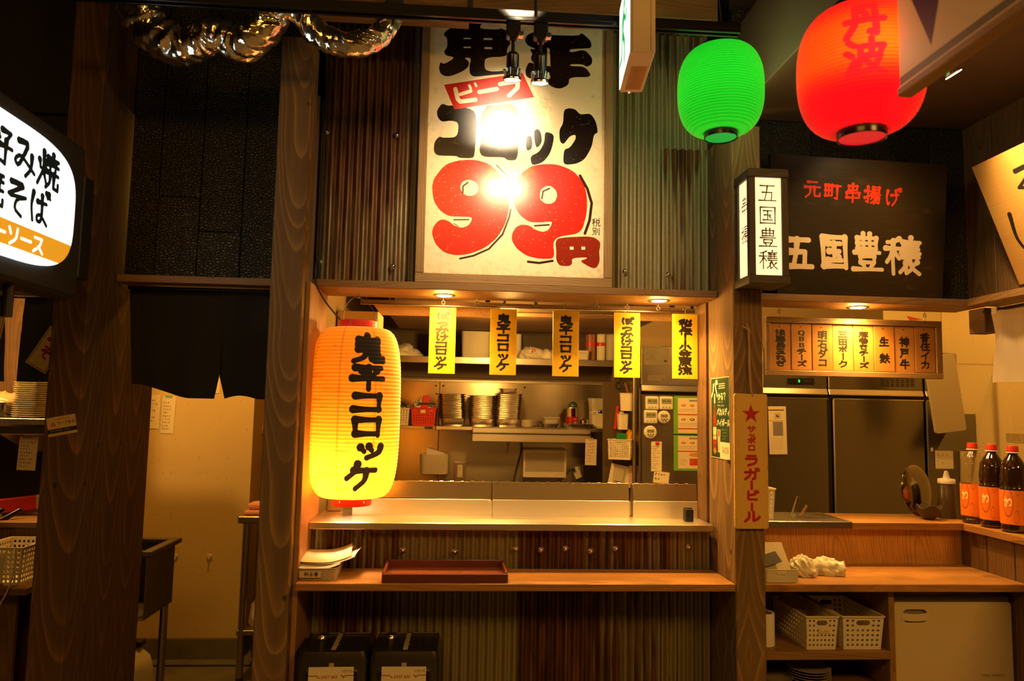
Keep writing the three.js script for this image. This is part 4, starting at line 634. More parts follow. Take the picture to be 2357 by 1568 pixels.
{ // delivery-note box with papers
  const o = thing('document_box', 'shallow plastic box with a handwritten label holding delivery notes', 'box', [-0.468, 0.83, 0.105], 0.03);
  part('body', panGeo(0.142, 0.205, 0.04, 0.003, 0.006, 0.012), std({ color: lin([0.42, 0.38, 0.27]), roughness: 0.4 }), o);
  part('label', at(card(0.072, 0.022, 0.0008), -0.022, 0.02, 0.1015, -0.05), printed(360, 110, (g, W, H) => { fillBg(g, W, H, '#c7b48a'); write(g, '納品書', 80, 18, 68, { row: true, w: 11, gap: 0.2, color: '#1d160c' }); }), o);
  const pap = (name, label, x, y, z, w, d, rx, ry, rz, c) => { const g = new THREE.BoxGeometry(w, 0.0006, d, 12, 1, 8), p = g.attributes.position; for (let i = 0; i < p.count; i++) p.setY(i, p.getY(i) + 0.02 * Math.pow(p.getX(i) / (w / 2), 2) * (p.getX(i) > 0 ? 1 : 0.35) - 0.008 * (p.getZ(i) > 0 ? Math.pow(p.getZ(i) / (d / 2), 2) : 0)); g.computeVertexNormals(); const m = single(name, label, 'paper', g, c, [x, y, z]); m.rotation.set(rx, ry, rz); };
  pap('delivery_note', 'creased cream sheet lying on top of the delivery-note box', -0.452, 0.893, 0.09, 0.17, 0.15, 0.05, 0.12, 0.02, printed(400, 360, (g, W, H) => { fillBg(g, W, H, '#efe2c0'); scribble(g, 60, 120, 200, 3, 26, 'rgba(120,90,60,0.45)'); }));
  pap('delivery_note', 'cream sheet sticking out beneath the top delivery note, towards the screws', -0.436, 0.884, 0.095, 0.19, 0.14, 0.0, -0.05, 0.06, M.paper);
  pap('delivery_note', 'lowest loose sheet in the delivery-note box, curling over its rim', -0.474, 0.873, 0.11, 0.16, 0.16, 0.03, 0.02, -0.03, M.paper);
}
{ // two oil tins on a low plinth
  part('plinth_block', span(-0.52, -0.03, 0, 0.272, 0.04, 0.27, 0.003), M.black, struct('trim_1'));
  const lab = printed(512, 512, (g, W, H) => { fillBg(g, W, H, '#d8cfae'); g.fillStyle = '#2a2418'; g.font = '44px monospace'; g.fillText('10910', 370, 62); g.strokeStyle = '#a8231a'; g.lineWidth = 10; g.beginPath(); g.moveTo(0, 96); g.lineTo(90, 96); g.lineTo(130, 122); g.moveTo(W, 92); g.lineTo(420, 92); g.lineTo(390, 118); g.stroke(); g.fillStyle = '#a8231a'; g.font = 'italic bold 44px sans-serif'; g.fillText('EAST BEE', 140, 124); g.beginPath(); g.arc(376, 92, 9, 0, 7); g.arc(390, 104, 9, 0, 7); g.fill(); g.fillRect(40, 190, 430, 130); });
  const tinMat = std({ color: lin([0.10, 0.09, 0.075]), roughness: 0.28, metalness: 0.85 });
  const mk = (x, label, dry) => {
    const o = thing('oil_tin', label, 'tin', [x, 0.272, 0.158], dry), w = 0.228, h = 0.344;
    const L = (s, y) => rrLoop(w * s, w * s, 0.016, y);
    part('body', loft([L(0.985, 0), L(1, 0.004), L(1, h - 0.03), L(0.94, h - 0.004), L(0.93, h), L(0.915, h), L(0.905, h - 0.006)], { crease: 0.5 }), tinMat, o);
    part('pressed_panel', at(loft([rrLoop(0.178, 0.27, 0.012, 0), rrLoop(0.172, 0.264, 0.010, 0.004), rrLoop(0.166, 0.258, 0.009, 0.0045), rrLoop(0.16, 0.252, 0.008, 0.001)], { crease: 0.5 }).rotateX(Math.PI / 2), 0, 0.155, 0.113), tinMat, o);
    part('seam', at(box(0.205, 0.005, 0.005, 0.001, 'x'), 0, h - 0.001, -0.1), M.chrome, o);
    part('spout_cap', at(lathe([[0, 0.016], [0.013, 0.015], [0.016, 0.011], [0.016, 0.004], [0.02, 0.003], [0.021, 0], [0, 0]], 28), -0.06, h - 0.005, -0.055), M.chrome, o);
    part('carry_ring', at(ring(0.02, 0.002).rotateX(Math.PI / 2), 0.0, h - 0.002, 0.01), M.wire, o);
    part('packing_tape', merge([at(box(0.016, 0.0006, 0.18, 0), 0, h + 0.0005, 0), at(box(0.016, 0.05, 0.0006, 0), 0, h - 0.058, 0.1155)]), std({ color: lin([0.42, 0.33, 0.19]), roughness: 0.3 }), o);
    part('label', at(card(0.145, 0.15, 0.0008), 0, 0.225, 0.1185), lab, o);
  };
  mk(-0.395, 'black oil tin with white label under the shelf, the one nearer the post', 0.01); mk(-0.158, 'black oil tin with white label under the shelf, the one farther from the post', -0.01);
}
// ---------------------------------------------------------------- right post: poster, hanging beer board
{
  const art = printed(560, 840, (g, W, H) => {
    fillBg(g, W, H, '#16402a'); g.strokeStyle = '#d8d3b8'; g.lineWidth = 8; g.strokeRect(3, 3, W - 6, H - 6);
    glyph(g, 'バ', 15, 30, 190, { w: 15, color: '#efe9d2' }); write(g, 'かる？', 215, 160, 78, { row: true, w: 15, gap: 0.02, color: '#efe6c8' });
    g.fillStyle = '#b9b48f'; for (let i = 0; i < 3; i++) g.fillRect(240, 62 + i * 22, 190, 12); scribble(g, 200, 245, 330, 2, 36, '#c9c49e', 0.7);
    write(g, 'バカルディ', 180, 322, 76, { row: true, w: 15, gap: 0.0, color: '#efe6c8' }); write(g, 'ハイボール', 180, 432, 76, { row: true, w: 15, gap: 0.0, color: '#efe6c8' });
    for (let k = 0; k < 5; k++) scribble(g, 330, 530 + k * 32, 190, 1, 30, '#7f9a6a', 0.6); for (let k = 0; k < 6; k++) scribble(g, 470, 60 + k * 26, 70, 1, 24, '#7f9a6a', 0.6);
    g.fillStyle = '#7a3410'; g.beginPath(); g.moveTo(96, 170); g.lineTo(132, 170); g.lineTo(136, 330); g.quadraticCurveTo(165, 370, 165, 430); g.lineTo(165, 770); g.lineTo(62, 770); g.lineTo(62, 430); g.quadraticCurveTo(62, 370, 92, 330); g.fill();
    g.fillStyle = '#e3c9a0'; g.fillRect(64, 520, 100, 130); g.fillRect(96, 170, 38, 100); g.fillStyle = '#b8221c'; g.beginPath(); g.ellipse(114, 440, 26, 40, 0, 0, 7); g.fill(); g.fillRect(64, 660, 100, 40); g.fillStyle = '#c07a2a'; g.fillRect(64, 600, 100, 16); g.beginPath(); g.moveTo(60, 770); g.lineTo(114, 730); g.lineTo(170, 770); g.lineTo(114, 805); g.fill();
    g.fillStyle = '#c8b68c'; g.beginPath(); g.moveTo(190, 540); g.lineTo(290, 540); g.lineTo(270, 780); g.lineTo(210, 780); g.fill(); g.fillStyle = '#b8431c'; g.beginPath(); g.ellipse(240, 580, 24, 40, 0, 0, 7); g.fill();
    g.fillStyle = '#e9e2c8'; g.fillRect(270, 668, 290, 172); g.fillStyle = '#14100a'; g.font = '86px serif'; g.fillText('¥438', 335, 780);
  }, { roughness: 0.35 });
  const o = thing('drink_poster', 'small green highball poster with a bottle and a handwritten price', 'poster', [0.9648, 1.25, 0.111], -Math.PI / 2);
  part('print', at(card(0.195, 0.299, 0.0012, 0.0001), 0, 0.1495, 0), art, o); part('clip', at(rbox(0.01, 0.014, 0.008, 0.002), 0.088, -0.004, 0.003), M.wire, o);
}
{
  const art = printed(480, 1900, (g, W, H) => {
    fillBg(g, W, H, '#d9b25a'); for (let i = 0; i < 260; i++) { g.fillStyle = 'rgba(120,70,15,' + rr(0.02, 0.1) + ')'; const e = Math.pow(rnd(), 2.5) * 60, s = rnd() < 0.5; g.beginPath(); g.ellipse(s ? e : W - e, rnd() * H, rr(2, 14), rr(4, 40), 0, 0, 7); g.fill(); }
    for (let i = 0; i < 160; i++) { g.fillStyle = 'rgba(90,50,10,' + rr(0.05, 0.3) + ')'; g.fillRect(rnd() * W, H - Math.pow(rnd(), 2) * 120, rr(1, 4), rr(6, 40)); g.fillRect(rnd() * W, rnd() * H, 1.5, rr(10, 60)); }
    const R = '#b3151a'; g.fillStyle = R; g.beginPath(); for (let i = 0; i < 10; i++) { const a = -Math.PI / 2 + i * Math.PI / 5, r = i % 2 ? 56 : 140; g.lineTo(W / 2 + r * Math.cos(a), 285 + r * Math.sin(a)); } g.fill();
    [['サ', 452, 128, 92], ['ッ', 545, 110, 90], ['ポ', 615, 125, 96], ['ロ', 718, 118, 100]].forEach(([c, y, w, h]) => glyph(g, c, W / 2 - w / 2 + 6, y, w, { w: 17, sy: h / w, color: R }));
    [['ラ', 860, 210, 165], ['ガ', 1060, 225, 165], ['ー', 1235, 225, 120], ['ビ', 1360, 205, 160], ['ー', 1545, 205, 105], ['ル', 1655, 235, 160]].forEach(([c, y, w, h]) => glyph(g, c === 'ー' ? '｜' : c, W / 2 - w / 2, y, w, { w: 17, sy: h / w, color: R }));
  }, { roughness: 0.45 });
  const o = thing('beer_board', 'narrow cream hanging board with a red star and red vertical lettering', 'sign', [1.019, 1.022, 0.259]);
  const g = ext(rr2(0.117, 0.463, 0.008), 0.009, 0.0012); finish(g, 'y', false); uvXY(g, -0.0585, -0.2315, 0.117, 0.463); part('board', at(g, 0, 0.2315, -0.003), art, o);
  part('cord', tube([[0.007, 0.458, 0.0095], [0.002, 0.47, 0.007], [-0.004, 0.56, 0.004], [-0.003, 0.69, 0.004], [-0.006, 0.694, 0.006], [-0.005, 0.68, 0.006], [0.0, 0.56, 0.005], [0.004, 0.47, 0.008], [0.008, 0.456, 0.010]], 0.0019, 60, 6), flat([0.45, 0.33, 0.16], 0.9), o);
  part('cord_knot', merge([tube([[-0.024, 0.703, 0.004], [-0.012, 0.694, 0.007], [-0.003, 0.685, 0.009], [0.003, 0.678, 0.007]], 0.002, 12, 6), tube([[-0.012, 0.712, 0.005], [-0.006, 0.696, 0.008], [-0.001, 0.69, 0.005]], 0.0018, 12, 6)]), flat([0.5, 0.36, 0.18], 0.9), o);
  const n = thing('nail', 'nail in the post from which the star board hangs', 'nail', [1.016, 1.713, 0.256]); part('shaft', at(cyl(0.0016, 0.0016, 0.018, 8).rotateX(Math.PI / 2), 0, 0, 0), M.wire, n); part('nail_head', at(cyl(0.0035, 0.0035, 0.002, 12).rotateX(Math.PI / 2), 0, 0, 0.009), M.wire, n);
}
{ // lit box sign on the right post
  const front = (t, ws) => canvasTex(340, 1230, (g, W, H) => { fillBg(g, W, H, '#fff4dc'); for (let i = 0; i < 12; i++) { g.fillStyle = 'rgba(240,180,80,0.10)'; g.beginPath(); g.arc(rnd() * W, rnd() * H * 0.3, rr(6, 26), 0, 7); g.fill(); } t(g, W, H); });
  const a = front((g, W, H) => write(g, '五国豊穣', 46, 75, 240, { w: 7, taper: 0.45, gap: 0.17, color: '#1a1216' }));
  const b = front((g, W, H) => write(g, '串揚', 70, 200, 230, { w: 7, taper: 0.45, gap: 0.62, color: '#1a1216' }));
  const o = thing('box_sign', 'black-framed wooden box sign glowing white with vertical brush characters', 'sign', [1.043, 1.858, 0.318]);
  const w = 0.138, d = 0.13, h = 0.402, t = 0.022;
  for (const x of [-1, 1]) for (const z of [-1, 1]) part('frame_post', at(box(t, h - 0.06, t, 0.001), x * (w - t) / 2, h / 2, z * (d - t) / 2), M.blackWood, o);
  part('frame_top', at(box(w + 0.006, 0.03, d + 0.006, 0.002, 'x'), 0, h - 0.015, 0), M.blackWood, o); part('frame_bottom', at(box(w + 0.006, 0.03, d + 0.006, 0.002, 'x'), 0, 0.015, 0), M.blackWood, o);
  const lit = (m) => std({ map: m, emissiveMap: m, emissive: lin([1, 0.80, 0.52]), emissiveIntensity: 1.25, roughness: 0.5 });
  part('lit_panel', at(card(w - 2 * t, h - 0.06, 0.003), 0, h / 2, d / 2 - 0.009), lit(a), o);
  for (const s of [-1, 1]) part('lit_panel', at(card(d - 2 * t, h - 0.06, 0.003), s * (w / 2 - 0.009), h / 2, 0, 0, s * Math.PI / 2), lit(b), o);
  areaLight(1.043, 2.06, 0.386, 0.09, 0.34, 1.6, [1, 0.8, 0.5], 1.043, 2.06, 2); areaLight(0.971, 2.06, 0.318, 0.08, 0.34, 1.6, [1, 0.8, 0.5], 0, 2.06, 0.318);
}
// ================================================================ SKEWER STALL
{
  const art = printed(1400, 1040, (g, W, H) => {
    fillBg(g, W, H, '#1a130a');
    for (let i = 0; i < 900; i++) { const x = rnd() * W, y = rnd() * H, l = rr(20, 260); g.strokeStyle = `rgba(${150 + rr(-30, 30)},${110 + rr(-25, 25)},60,${rr(0.03, 0.16)})`; g.lineWidth = rr(0.5, 4); g.beginPath(); g.moveTo(x, y); g.quadraticCurveTo(x + l / 2, y + rr(-12, 8), x + l, y + rr(-16, 10)); g.stroke(); }
    for (let i = 0; i < 26; i++) { g.fillStyle = 'rgba(190,120,70,' + rr(0.04, 0.16) + ')'; g.beginPath(); g.ellipse(rnd() * W, rnd() * H, rr(10, 70), rr(6, 26), rr(-0.4, 0.3), 0, 7); g.fill(); }
    [['元', 270], ['町', 430], ['串', 590], ['揚', 745], ['げ', 910]].forEach(([c, x], i) => glyph(g, c, x, 175 + i * 8, 140, { w: 15, taper: 0.5, sx: 0.95, color: '#d6301a' }));
    const wh = '#efdcb4'; [['五', 60, 600, 255, 1], ['国', 375, 580, 240, 1.08], ['豊', 640, 560, 265, 1.08], ['穣', 920, 580, 290, 1]].forEach(([c, x, y, s, sy]) => glyph(g, c, x, y, s, { w: c === '豊' || c === '穣' ? 13 : 18, taper: 0.35, sy, color: wh }));
  }, { roughness: 0.36 });
  single('painted_board', 'black painted wooden board with white and red brush lettering above the menu', 'sign', slab([1.165, 2.41, 0.12], [1.875, 2.398, 0.12], [1.883, 1.879, 0.05], [1.217, 1.879, 0.05], 0.02), art);
  const s2 = thing('clip_spotlight', 'unseen silver lamp behind the red lantern lighting the black painted board', 'spotlight', [1.47, 2.53, 0.5]); part('lamp_heatsink', at(lathe([[0, 0.03], [0.015, 0.03], [0.024, 0.0], [0.027, -0.006], [0.027, -0.012], [0, -0.012]], 28), 0, 0, 0, 0.7), M.chrome, s2); part('lamp_glass', at(cyl(0.025, 0.025, 0.003, 28), 0, -0.0095, -0.008, 0.7), glow([1, 0.85, 0.6], 8), s2); part('stem', at(cyl(0.006, 0.006, 0.07), 0, 0.048, 0.012), M.black, s2); spotLight(1.47, 2.51, 0.48, 1.55, 2.12, 0.09, 1.1, [1, 0.64, 0.26], 0.7, 1, 2);  // lamp out of view behind the lantern, placed to light the painted board
  const s = thing('clip_spotlight', 'silver lamp glowing above the tilted wooden sign at the side', 'spotlight', [1.55, 2.525, 0.62]);
  const h = new THREE.Group(); h.name = 'head'; h.rotation.z = 0.55; s.add(h);
  part('lamp_heatsink', merge([lathe([[0, 0.03], [0.015, 0.03], [0.024, 0.0], [0.027, -0.006], [0.027, -0.012], [0, -0.012]], 28), ...Array.from({ length: 14 }, (_, i) => at(box(0.002, 0.028, 0.006, 0.0004), 0, 0.014, 0.021, 0.3).rotateY(i / 14 * Math.PI * 2))]), M.chrome, h);
  part('lamp_glass', cyl(0.025, 0.025, 0.003, 28).translate(0, -0.0125, 0), glow([1, 0.85, 0.6], 12), h); part('stem', at(cyl(0.006, 0.006, 0.09), 0, 0.07, 0), M.black, h);
}
{ // menu board with eight wooden slips
  const o = thing('menu_board', 'long wooden frame holding eight vertical wooden menu slips', 'menu board', [1.226, 1.571, -0.09]), w = 0.738, h = 0.237;
  part('back_board', span(0.005, w - 0.005, 0.006, h - 0.006, -0.014, -0.008, 0.0005, 'x'), M.frame, o);
  part('frame_rail', span(0, w, h - 0.024, h, -0.012, 0.014, 0.002, 'x'), M.frame, o); part('frame_rail', span(0, w, 0, 0.022, -0.012, 0.014, 0.002, 'x'), M.frame, o);
  part('frame_rail', span(0, 0.016, 0.0225, h - 0.0245, -0.012, 0.013, 0.002), M.frame, o); part('frame_rail', span(w - 0.026, w, 0.0225, h - 0.0245, -0.012, 0.013, 0.002), M.frame, o);
  const words = ['淡路島玉ねぎ', 'QBBチーズ', '明石ダコ', '三田ポーク', '豚巻きチーズ', '生麩', '神戸牛', '香住イカ'], n = 8, sw = (w - 0.044) / n, sh = h - 0.049;
  const atlas = canvasTex(2048, 560, (g, W, H) => {
    words.forEach((t, k) => {
      const x0 = k * 256, rnds = [...t]; const gr = g.createLinearGradient(0, 0, 0, 1); void gr; g.fillStyle = ['#b9823f', '#bd8742', '#b37a39', '#be8a46', '#b8803d', '#b47b38', '#ba8441', '#b67e3d'][k]; g.fillRect(x0, 0, 256, H);
      for (let i = 0; i < 90; i++) { g.fillStyle = 'rgba(95,50,10,' + rr(0.02, 0.1) + ')'; g.fillRect(x0 + rnd() * 252, rnd() * H * 0.5, rr(1, 4), rr(60, H)); }
      for (let i = 0; i < 30; i++) { g.fillStyle = 'rgba(70,35,5,' + rr(0.03, 0.1) + ')'; g.fillRect(x0, i < 15 ? i * 2 : H - (i - 15) * 2, 256, 2); }
      g.fillStyle = '#2a1808'; g.beginPath(); g.arc(x0 + 118, 38, 8, 0, 7); g.fill();
      const m = rnds.length, big = m <= 3, top = big ? 120 : 78, room = H - top - 34, step = room / m, s = Math.min(126, step * 1.02), xs = big ? 118 : 112;
      rnds.forEach((c, i) => { const cc = c === 'ー' ? '｜' : c, y = top + i * step + (big ? step * 0.1 : 0); glyph(g, cc, x0 + 128 - xs * 0.5, y, xs, { w: big ? 17 : 16, taper: 0.25, sy: Math.min(s, big ? 112 : step * 0.9) / xs, color: '#160d04' }); });
    });
  });
  const mat = std({ map: atlas, roughness: 0.5 });
  words.forEach((t, k) => {
    const g = box(sw - 0.0022, sh, 0.008, 0.001); uvXY(g, -sw / 2, -sh / 2, sw, sh); const uv = g.attributes.uv; for (let i = 0; i < uv.count; i++) uv.setX(i, (k + Math.min(0.995, Math.max(0.005, uv.getX(i)))) / n);
    const m = part('menu_slip', at(g, 0.017 + (k + 0.5) * sw, 0.0235 + sh / 2, 0.0005 + (k % 3) * 0.0012, 0, 0, k === 5 ? 0.006 : 0), mat, o); m.position.y += k % 2 ? 0.001 : 0;
  });
  for (const x of [0.059, 0.674]) { part('hook_wire', tube([[x, h, 0], [x + 0.003, h + 0.012, 0.002], [x, h + 0.027, 0]], 0.0012, 12, 6), M.wire, o); }
  loopHook('screw eye above the squid end of the menu board', 1.90, -0.09); loopHook('screw eye above the onion end of the menu board', 1.285, -0.09);
}
{ // counters of the skewer stall
  single('steel_worktop', 'folded stainless sheet covering the ledge end next to the star board', 'worktop', span(1.074, 1.545, 0.975, 1.003, -0.30, -0.04, 0.002, 'x'), M.steelDull);
  single('serving_ledge', 'wooden serving ledge behind the skewer counter carrying bowl and squeeze bottle', 'ledge', span(1.547, 2.06, 0.972, 1.0, -0.30, -0.045, 0.002, 'x'), M.counter);
  single('serving_ledge', 'wooden side ledge carrying the row of sauce bottles', 'ledge', span(2.0, 2.2, 0.972, 1.0, -0.043, 1.5, 0.002, 'z'), M.counter);
  const w = struct('wall_skewer_counter');
  part('plywood_panel', span(1.074, 2.03, 0.0, 0.971, -0.135, -0.105, 0.001), M.ply, w);
  for (let i = 0; i < 9; i++) part('side_plank', span(2.031, 2.05, 0.0, 0.971, -0.103 + i * 0.145, 0.038 + i * 0.145, 0.002), M.plankDark, w);
  const c = thing('counter_unit', 'wooden counter with open shelves and a towel warmer beneath', 'counter', [0, 0, 0]);
  part('counter_top', span(1.074, 2.03, 0.803, 0.83, -0.104, 0.243, 0.002, 'x'), M.counter, c);
  part('divider', span(1.54, 1.562, 0.455, 0.802, -0.103, 0.2, 0.002), M.plank, c);
  part('shelf', span(1.074, 1.539, 0.562, 0.59, -0.103, 0.205, 0.002, 'x'), M.plank, c);
  part('lower_board', span(1.074, 2.03, 0.43, 0.454, -0.103, 0.2, 0.002, 'x'), M.plankDark, c);
  part('bottom_shelf', span(1.074, 2.03, 0.29, 0.314, -0.103, 0.2, 0.002, 'x'), M.plankDark, c);
  part('end_panel', span(2.012, 2.03, 0.0, 0.289, -0.103, 0.2, 0.002), M.plankDark, c); part('end_panel', span(1.074, 1.092, 0.0, 0.289, -0.103, 0.2, 0.002), M.plankDark, c);
  part('back_panel', span(1.074, 2.03, 0.455, 0.802, -0.1045, -0.1035, 0.0002), M.plankDark, c);
}
{ // perforated baskets under the counter
  const b = thing('storage_basket', 'white perforated basket marked in black pen, holding a can', 'basket', [1.30, 0.59, 0.05], -0.01);
  basketParts(b, 0.118, 0.118, 0.29, M.plastic, { nx: 7, ny: 6, nz: 13, r: 0.0042, flare: 0.10 });
  part('pen_mark', at(card(0.044, 0.012, 0.0006), 0.01, 0.066, 0.1418), printed(330, 90, (g, W, H) => { fillBg(g, W, H, '#dccfae'); write(g, 'コースター', 6, 14, 58, { row: true, w: 12, gap: 0.06, color: '#181008' }); }), b);
  const b2 = copy(b, 'white perforated basket without writing, beside the marked one', [1.452, 0.59, 0.05], -0.02);
  b2.children.filter((c) => c.name === 'pen_mark').forEach((c) => b2.remove(c)); b2.scale.x = 1.28;
  const can = thing('paper_can', 'pale can lying tilted inside the marked white basket', 'can', [1.283, 0.603, 0.0]);
  can.rotation.set(-1.15, 0.0, -0.1); part('body', lathe([[0, 0.0], [0.034, 0.0], [0.036, 0.003], [0.036, 0.13], [0.033, 0.133], [0.033, 0.128], [0, 0.128]], 32).translate(0, 0.01, 0.03), std({ color: lin([0.5, 0.42, 0.3]), roughness: 0.5 }), can); part('stripe', at(lathe([[0.0362, 0], [0.0364, 0.001], [0.0364, 0.005], [0.0362, 0.006]], 32), 0, 0.115, 0.03), M.red, can);
  can.position.set(1.292, 0.625, 0.01);
  const r = thing('paper_roll', 'white paper roll standing next to the marked basket', 'roll', [1.115, 0.59, 0.12]); part('roll_body', lathe([[0.018, 0], [0.038, 0], [0.039, 0.002], [0.039, 0.112], [0.038, 0.114], [0.018, 0.114], [0.018, 0]], 40), M.paper, r); part('core', lathe([[0.0155, 0.001], [0.0178, 0.001], [0.0178, 0.115], [0.0155, 0.115], [0.0155, 0.001]], 30), flat([0.3, 0.2, 0.1], 0.8), r);
  const plate = (k) => { const y = 0.454 + k * 0.009; const o = single('dinner_plate', `${nth(5 - k)} grey plate in the stack on the lowest shelf`, 'plate', lathe([[0, 0.002], [0.045, 0], [0.047, 0.001], [0.072, 0.011], [0.0765, 0.013], [0.077, 0.0145], [0.071, 0.0135], [0.046, 0.004], [0, 0.004]], 44), flat([0.30, 0.27, 0.2], 0.3), [1.282, y, 0.115], 0, 'plates stacked on the lowest shelf'); return o; };
  for (let k = 0; k < 6; k++) plate(k);
  single('serving_bowl', 'dim grey bowl next to the plates on the lowest shelf', 'bowl', lathe([[0, 0.004], [0.03, 0], [0.034, 0.002], [0.066, 0.026], [0.07, 0.03], [0.066, 0.029], [0.034, 0.006], [0, 0.007]], 40), flat([0.2, 0.18, 0.14], 0.35), [1.15, 0.454, 0.12]);
}
{ // towel warmer
  const o = thing('towel_warmer', 'cream towel warmer cabinet with a recessed handle on its door', 'towel warmer', [1.80, 0.454, 0.03]);
  part('body', span(-0.218, 0.218, 0.006, 0.316, -0.125, 0.125, 0.006), M.plasticDim, o); for (const s of [-1, 1]) for (const z of [-0.1, 0.1]) part('foot', at(cyl(0.014, 0.012, 0.007), s * 0.18, 0.0035, z), M.rubber, o);
  const s = rr2(0.44, 0.285, 0.01), q = new THREE.Path(); const a = rr2(0.098, 0.05, 0.022).getPoints(8).map((p) => [p.x - 0.143, p.y + 0.095]).reverse(); a.forEach((p, i) => i ? q.lineTo(...p) : q.moveTo(...p)); s.holes.push(q);
  part('door', at(ext(s, 0.012, 0.002), 0, 0.152, 0.1255), flat([0.58, 0.48, 0.30], 0.5), o);
  part('handle_well', at(box(0.104, 0.056, 0.002, 0.0005), -0.143, 0.247, 0.1262), flat([0.22, 0.18, 0.11], 0.6), o);
  const hb = new THREE.Shape(); hb.moveTo(-0.049, -0.012); hb.quadraticCurveTo(0, -0.022, 0.049, -0.012); hb.lineTo(0.049, 0.010); hb.quadraticCurveTo(0, 0.0, -0.049, 0.010); hb.closePath();
  part('handle', at(ext(hb, 0.006, 0.0015), -0.143, 0.247, 0.134), flat([0.62, 0.52, 0.33], 0.45), o);
  part('top_trim', span(-0.219, 0.219, 0.2965, 0.3165, 0.126, 0.136, 0.003), flat([0.16, 0.13, 0.085], 0.5), o);
  part('lettering', at(card(0.11, 0.016, 0.0006, 0.0001), 0.15, 0.04, 0.1402), printed(512, 74, (g, W, H) => { fillBg(g, W, H, '#c8b68e'); g.fillStyle = '#7d6c4c'; g.font = 'bold 52px sans-serif'; g.fillText('TOWEL WARMER', 8, 55, 496); }, { roughness: 0.5 }), o);
  for (const [k, x, ry, l] of [[0, 1.74, 0.05, 'lower of two flat papers on top of the towel warmer'], [1, 1.80, -0.04, 'upper of two flat papers on top of the towel warmer']]) single('paper_sheet', l, 'paper', box(0.28, 0.0012, 0.18, 0), M.paper, [x, 0.7712 + k * 0.0014, 0.045], ry, 'papers on the towel warmer');
}
{ // things on the skewer counter
  const o = thing('leaflet_holder', 'clear plastic box holding a leaflet behind the star board', 'holder', [1.145, 0.83, 0.16]);
  part('tray', panGeo(0.125, 0.13, 0.045, 0.002, 0.003, 0.006), M.frost, o); part('leaflet', at(card(0.11, 0.115, 0.002), -0.005, 0.075, -0.02, -0.75), std({ color: lin([0.36, 0.30, 0.2]), roughness: 0.6 }), o); part('dark_card', at(box(0.07, 0.05, 0.002), -0.02, 0.068, 0.0, -0.9, 0, 0.3), M.black, o); part('size_label', at(card(0.032, 0.009, 0.0006), -0.005, 0.034, 0.0655), printed(220, 60, (g, W, H) => { fillBg(g, W, H, '#e0d4b4'); scribble(g, 24, 14, 170, 1, 34, '#777', 0.9); }), o);
  single('plastic_bag', 'crumpled white plastic bag bunched beside the leaflet box, nearer to it', 'bag', blob(0.105, 0.062, 0.085, 3, 0.75, 3.2, -0.4, 28), M.bag, [1.272, 0.83, 0.10], 0.3);
  single('plastic_bag', 'crumpled white plastic bag with faint blue print, farther from the leaflet box', 'bag', blob(0.105, 0.056, 0.075, 11, 0.8, 3.6, -0.4, 28), M.bag, [1.377, 0.83, 0.085], -0.5);
  const b = thing('storage_basket', 'white perforated basket standing on the steel worktop behind the star board', 'basket', [1.215, 1.003, -0.15], 0.0); basketParts(b, 0.095, 0.118, 0.1, M.white, { nx: 5, ny: 6, nz: 6, r: 0.0042, slot: false, flare: 0.12 });
  const tg = thing('serving_tongs', 'shiny tongs leaning up from behind the steel worktop', 'tongs', [1.372, 1.003, -0.16]);
  part('arm', at(box(0.013, 0.085, 0.003, 0.001), 0.0, 0.04, 0.004, 0, 0, -0.32), M.chrome, tg); part('arm', at(box(0.013, 0.085, 0.003, 0.001), 0.0, 0.04, -0.004, 0, 0, -0.32), M.chrome, tg);
  single('wooden_spatula', 'brown stick-like spatula standing next to the shiny tongs', 'spatula', at(box(0.011, 0.052, 0.004, 0.0015), 0.006, 0.024, 0, 0, 0, -0.55), M.plank, [1.40, 1.003, -0.16]);
  // bowl with a wavy rim
  const L = (r, y, wv) => { const q = []; for (let i = 0; i < 60; i++) { const a = -i / 60 * Math.PI * 2; q.push([r * Math.cos(a) * (1 + wv * 0.06 * Math.sin(3 * a + 1)), y + wv * 0.008 * Math.sin(4 * a + 0.6), r * Math.sin(a) * (1 + wv * 0.06 * Math.sin(3 * a + 1))]); } return q; };
  const bw = thing('pottery_bowl', 'dark pottery bowl with a wavy rim on the corner of the ledge', 'bowl', [1.922, 1.0, -0.14]);
  part('bowl_body', loft([L(0.021, 0, 0), L(0.022, 0.004, 0), L(0.034, 0.018, 0.2), L(0.044, 0.038, 0.8), L(0.048, 0.053, 1), L(0.045, 0.054, 1), L(0.038, 0.034, 0.6), L(0.02, 0.012, 0)]), flat([0.05, 0.034, 0.02], 0.45), bw);
  const sq = thing('squeeze_bottle', 'brown-filled squeeze bottle with a white nozzle cap', 'bottle', [2.037, 1.0, -0.19]);
  part('body', lathe([[0, 0], [0.035, 0], [0.038, 0.004], [0.036, 0.05], [0.031, 0.14], [0, 0.14]], 36), std({ color: lin([0.07, 0.045, 0.025]), roughness: 0.3 }), sq); part('cap', lathe([[0, 0.14], [0.0325, 0.14], [0.0335, 0.143], [0.0325, 0.16], [0.013, 0.163], [0.010, 0.18], [0.006, 0.193], [0, 0.194]], 36), M.white, sq);
  const lid = thing('round_cover', 'large round polished steel cover standing on edge behind the bowl', 'lid', [1.95, 1.0, -0.245]);
  lid.rotation.set(-0.12, 0.46, 0); part('dome', at(lathe([[0, 0.02], [0.05, 0.018], [0.09, 0.009], [0.102, 0.002], [0.106, 0.0], [0.106, -0.003], [0.101, -0.001], [0.088, 0.006], [0.05, 0.014], [0, 0.016]], 56).rotateX(Math.PI / 2), 0, 0.106, 0), std({ color: lin([0.26, 0.23, 0.18]), metalness: 1, roughness: 0.12 }), lid);
}
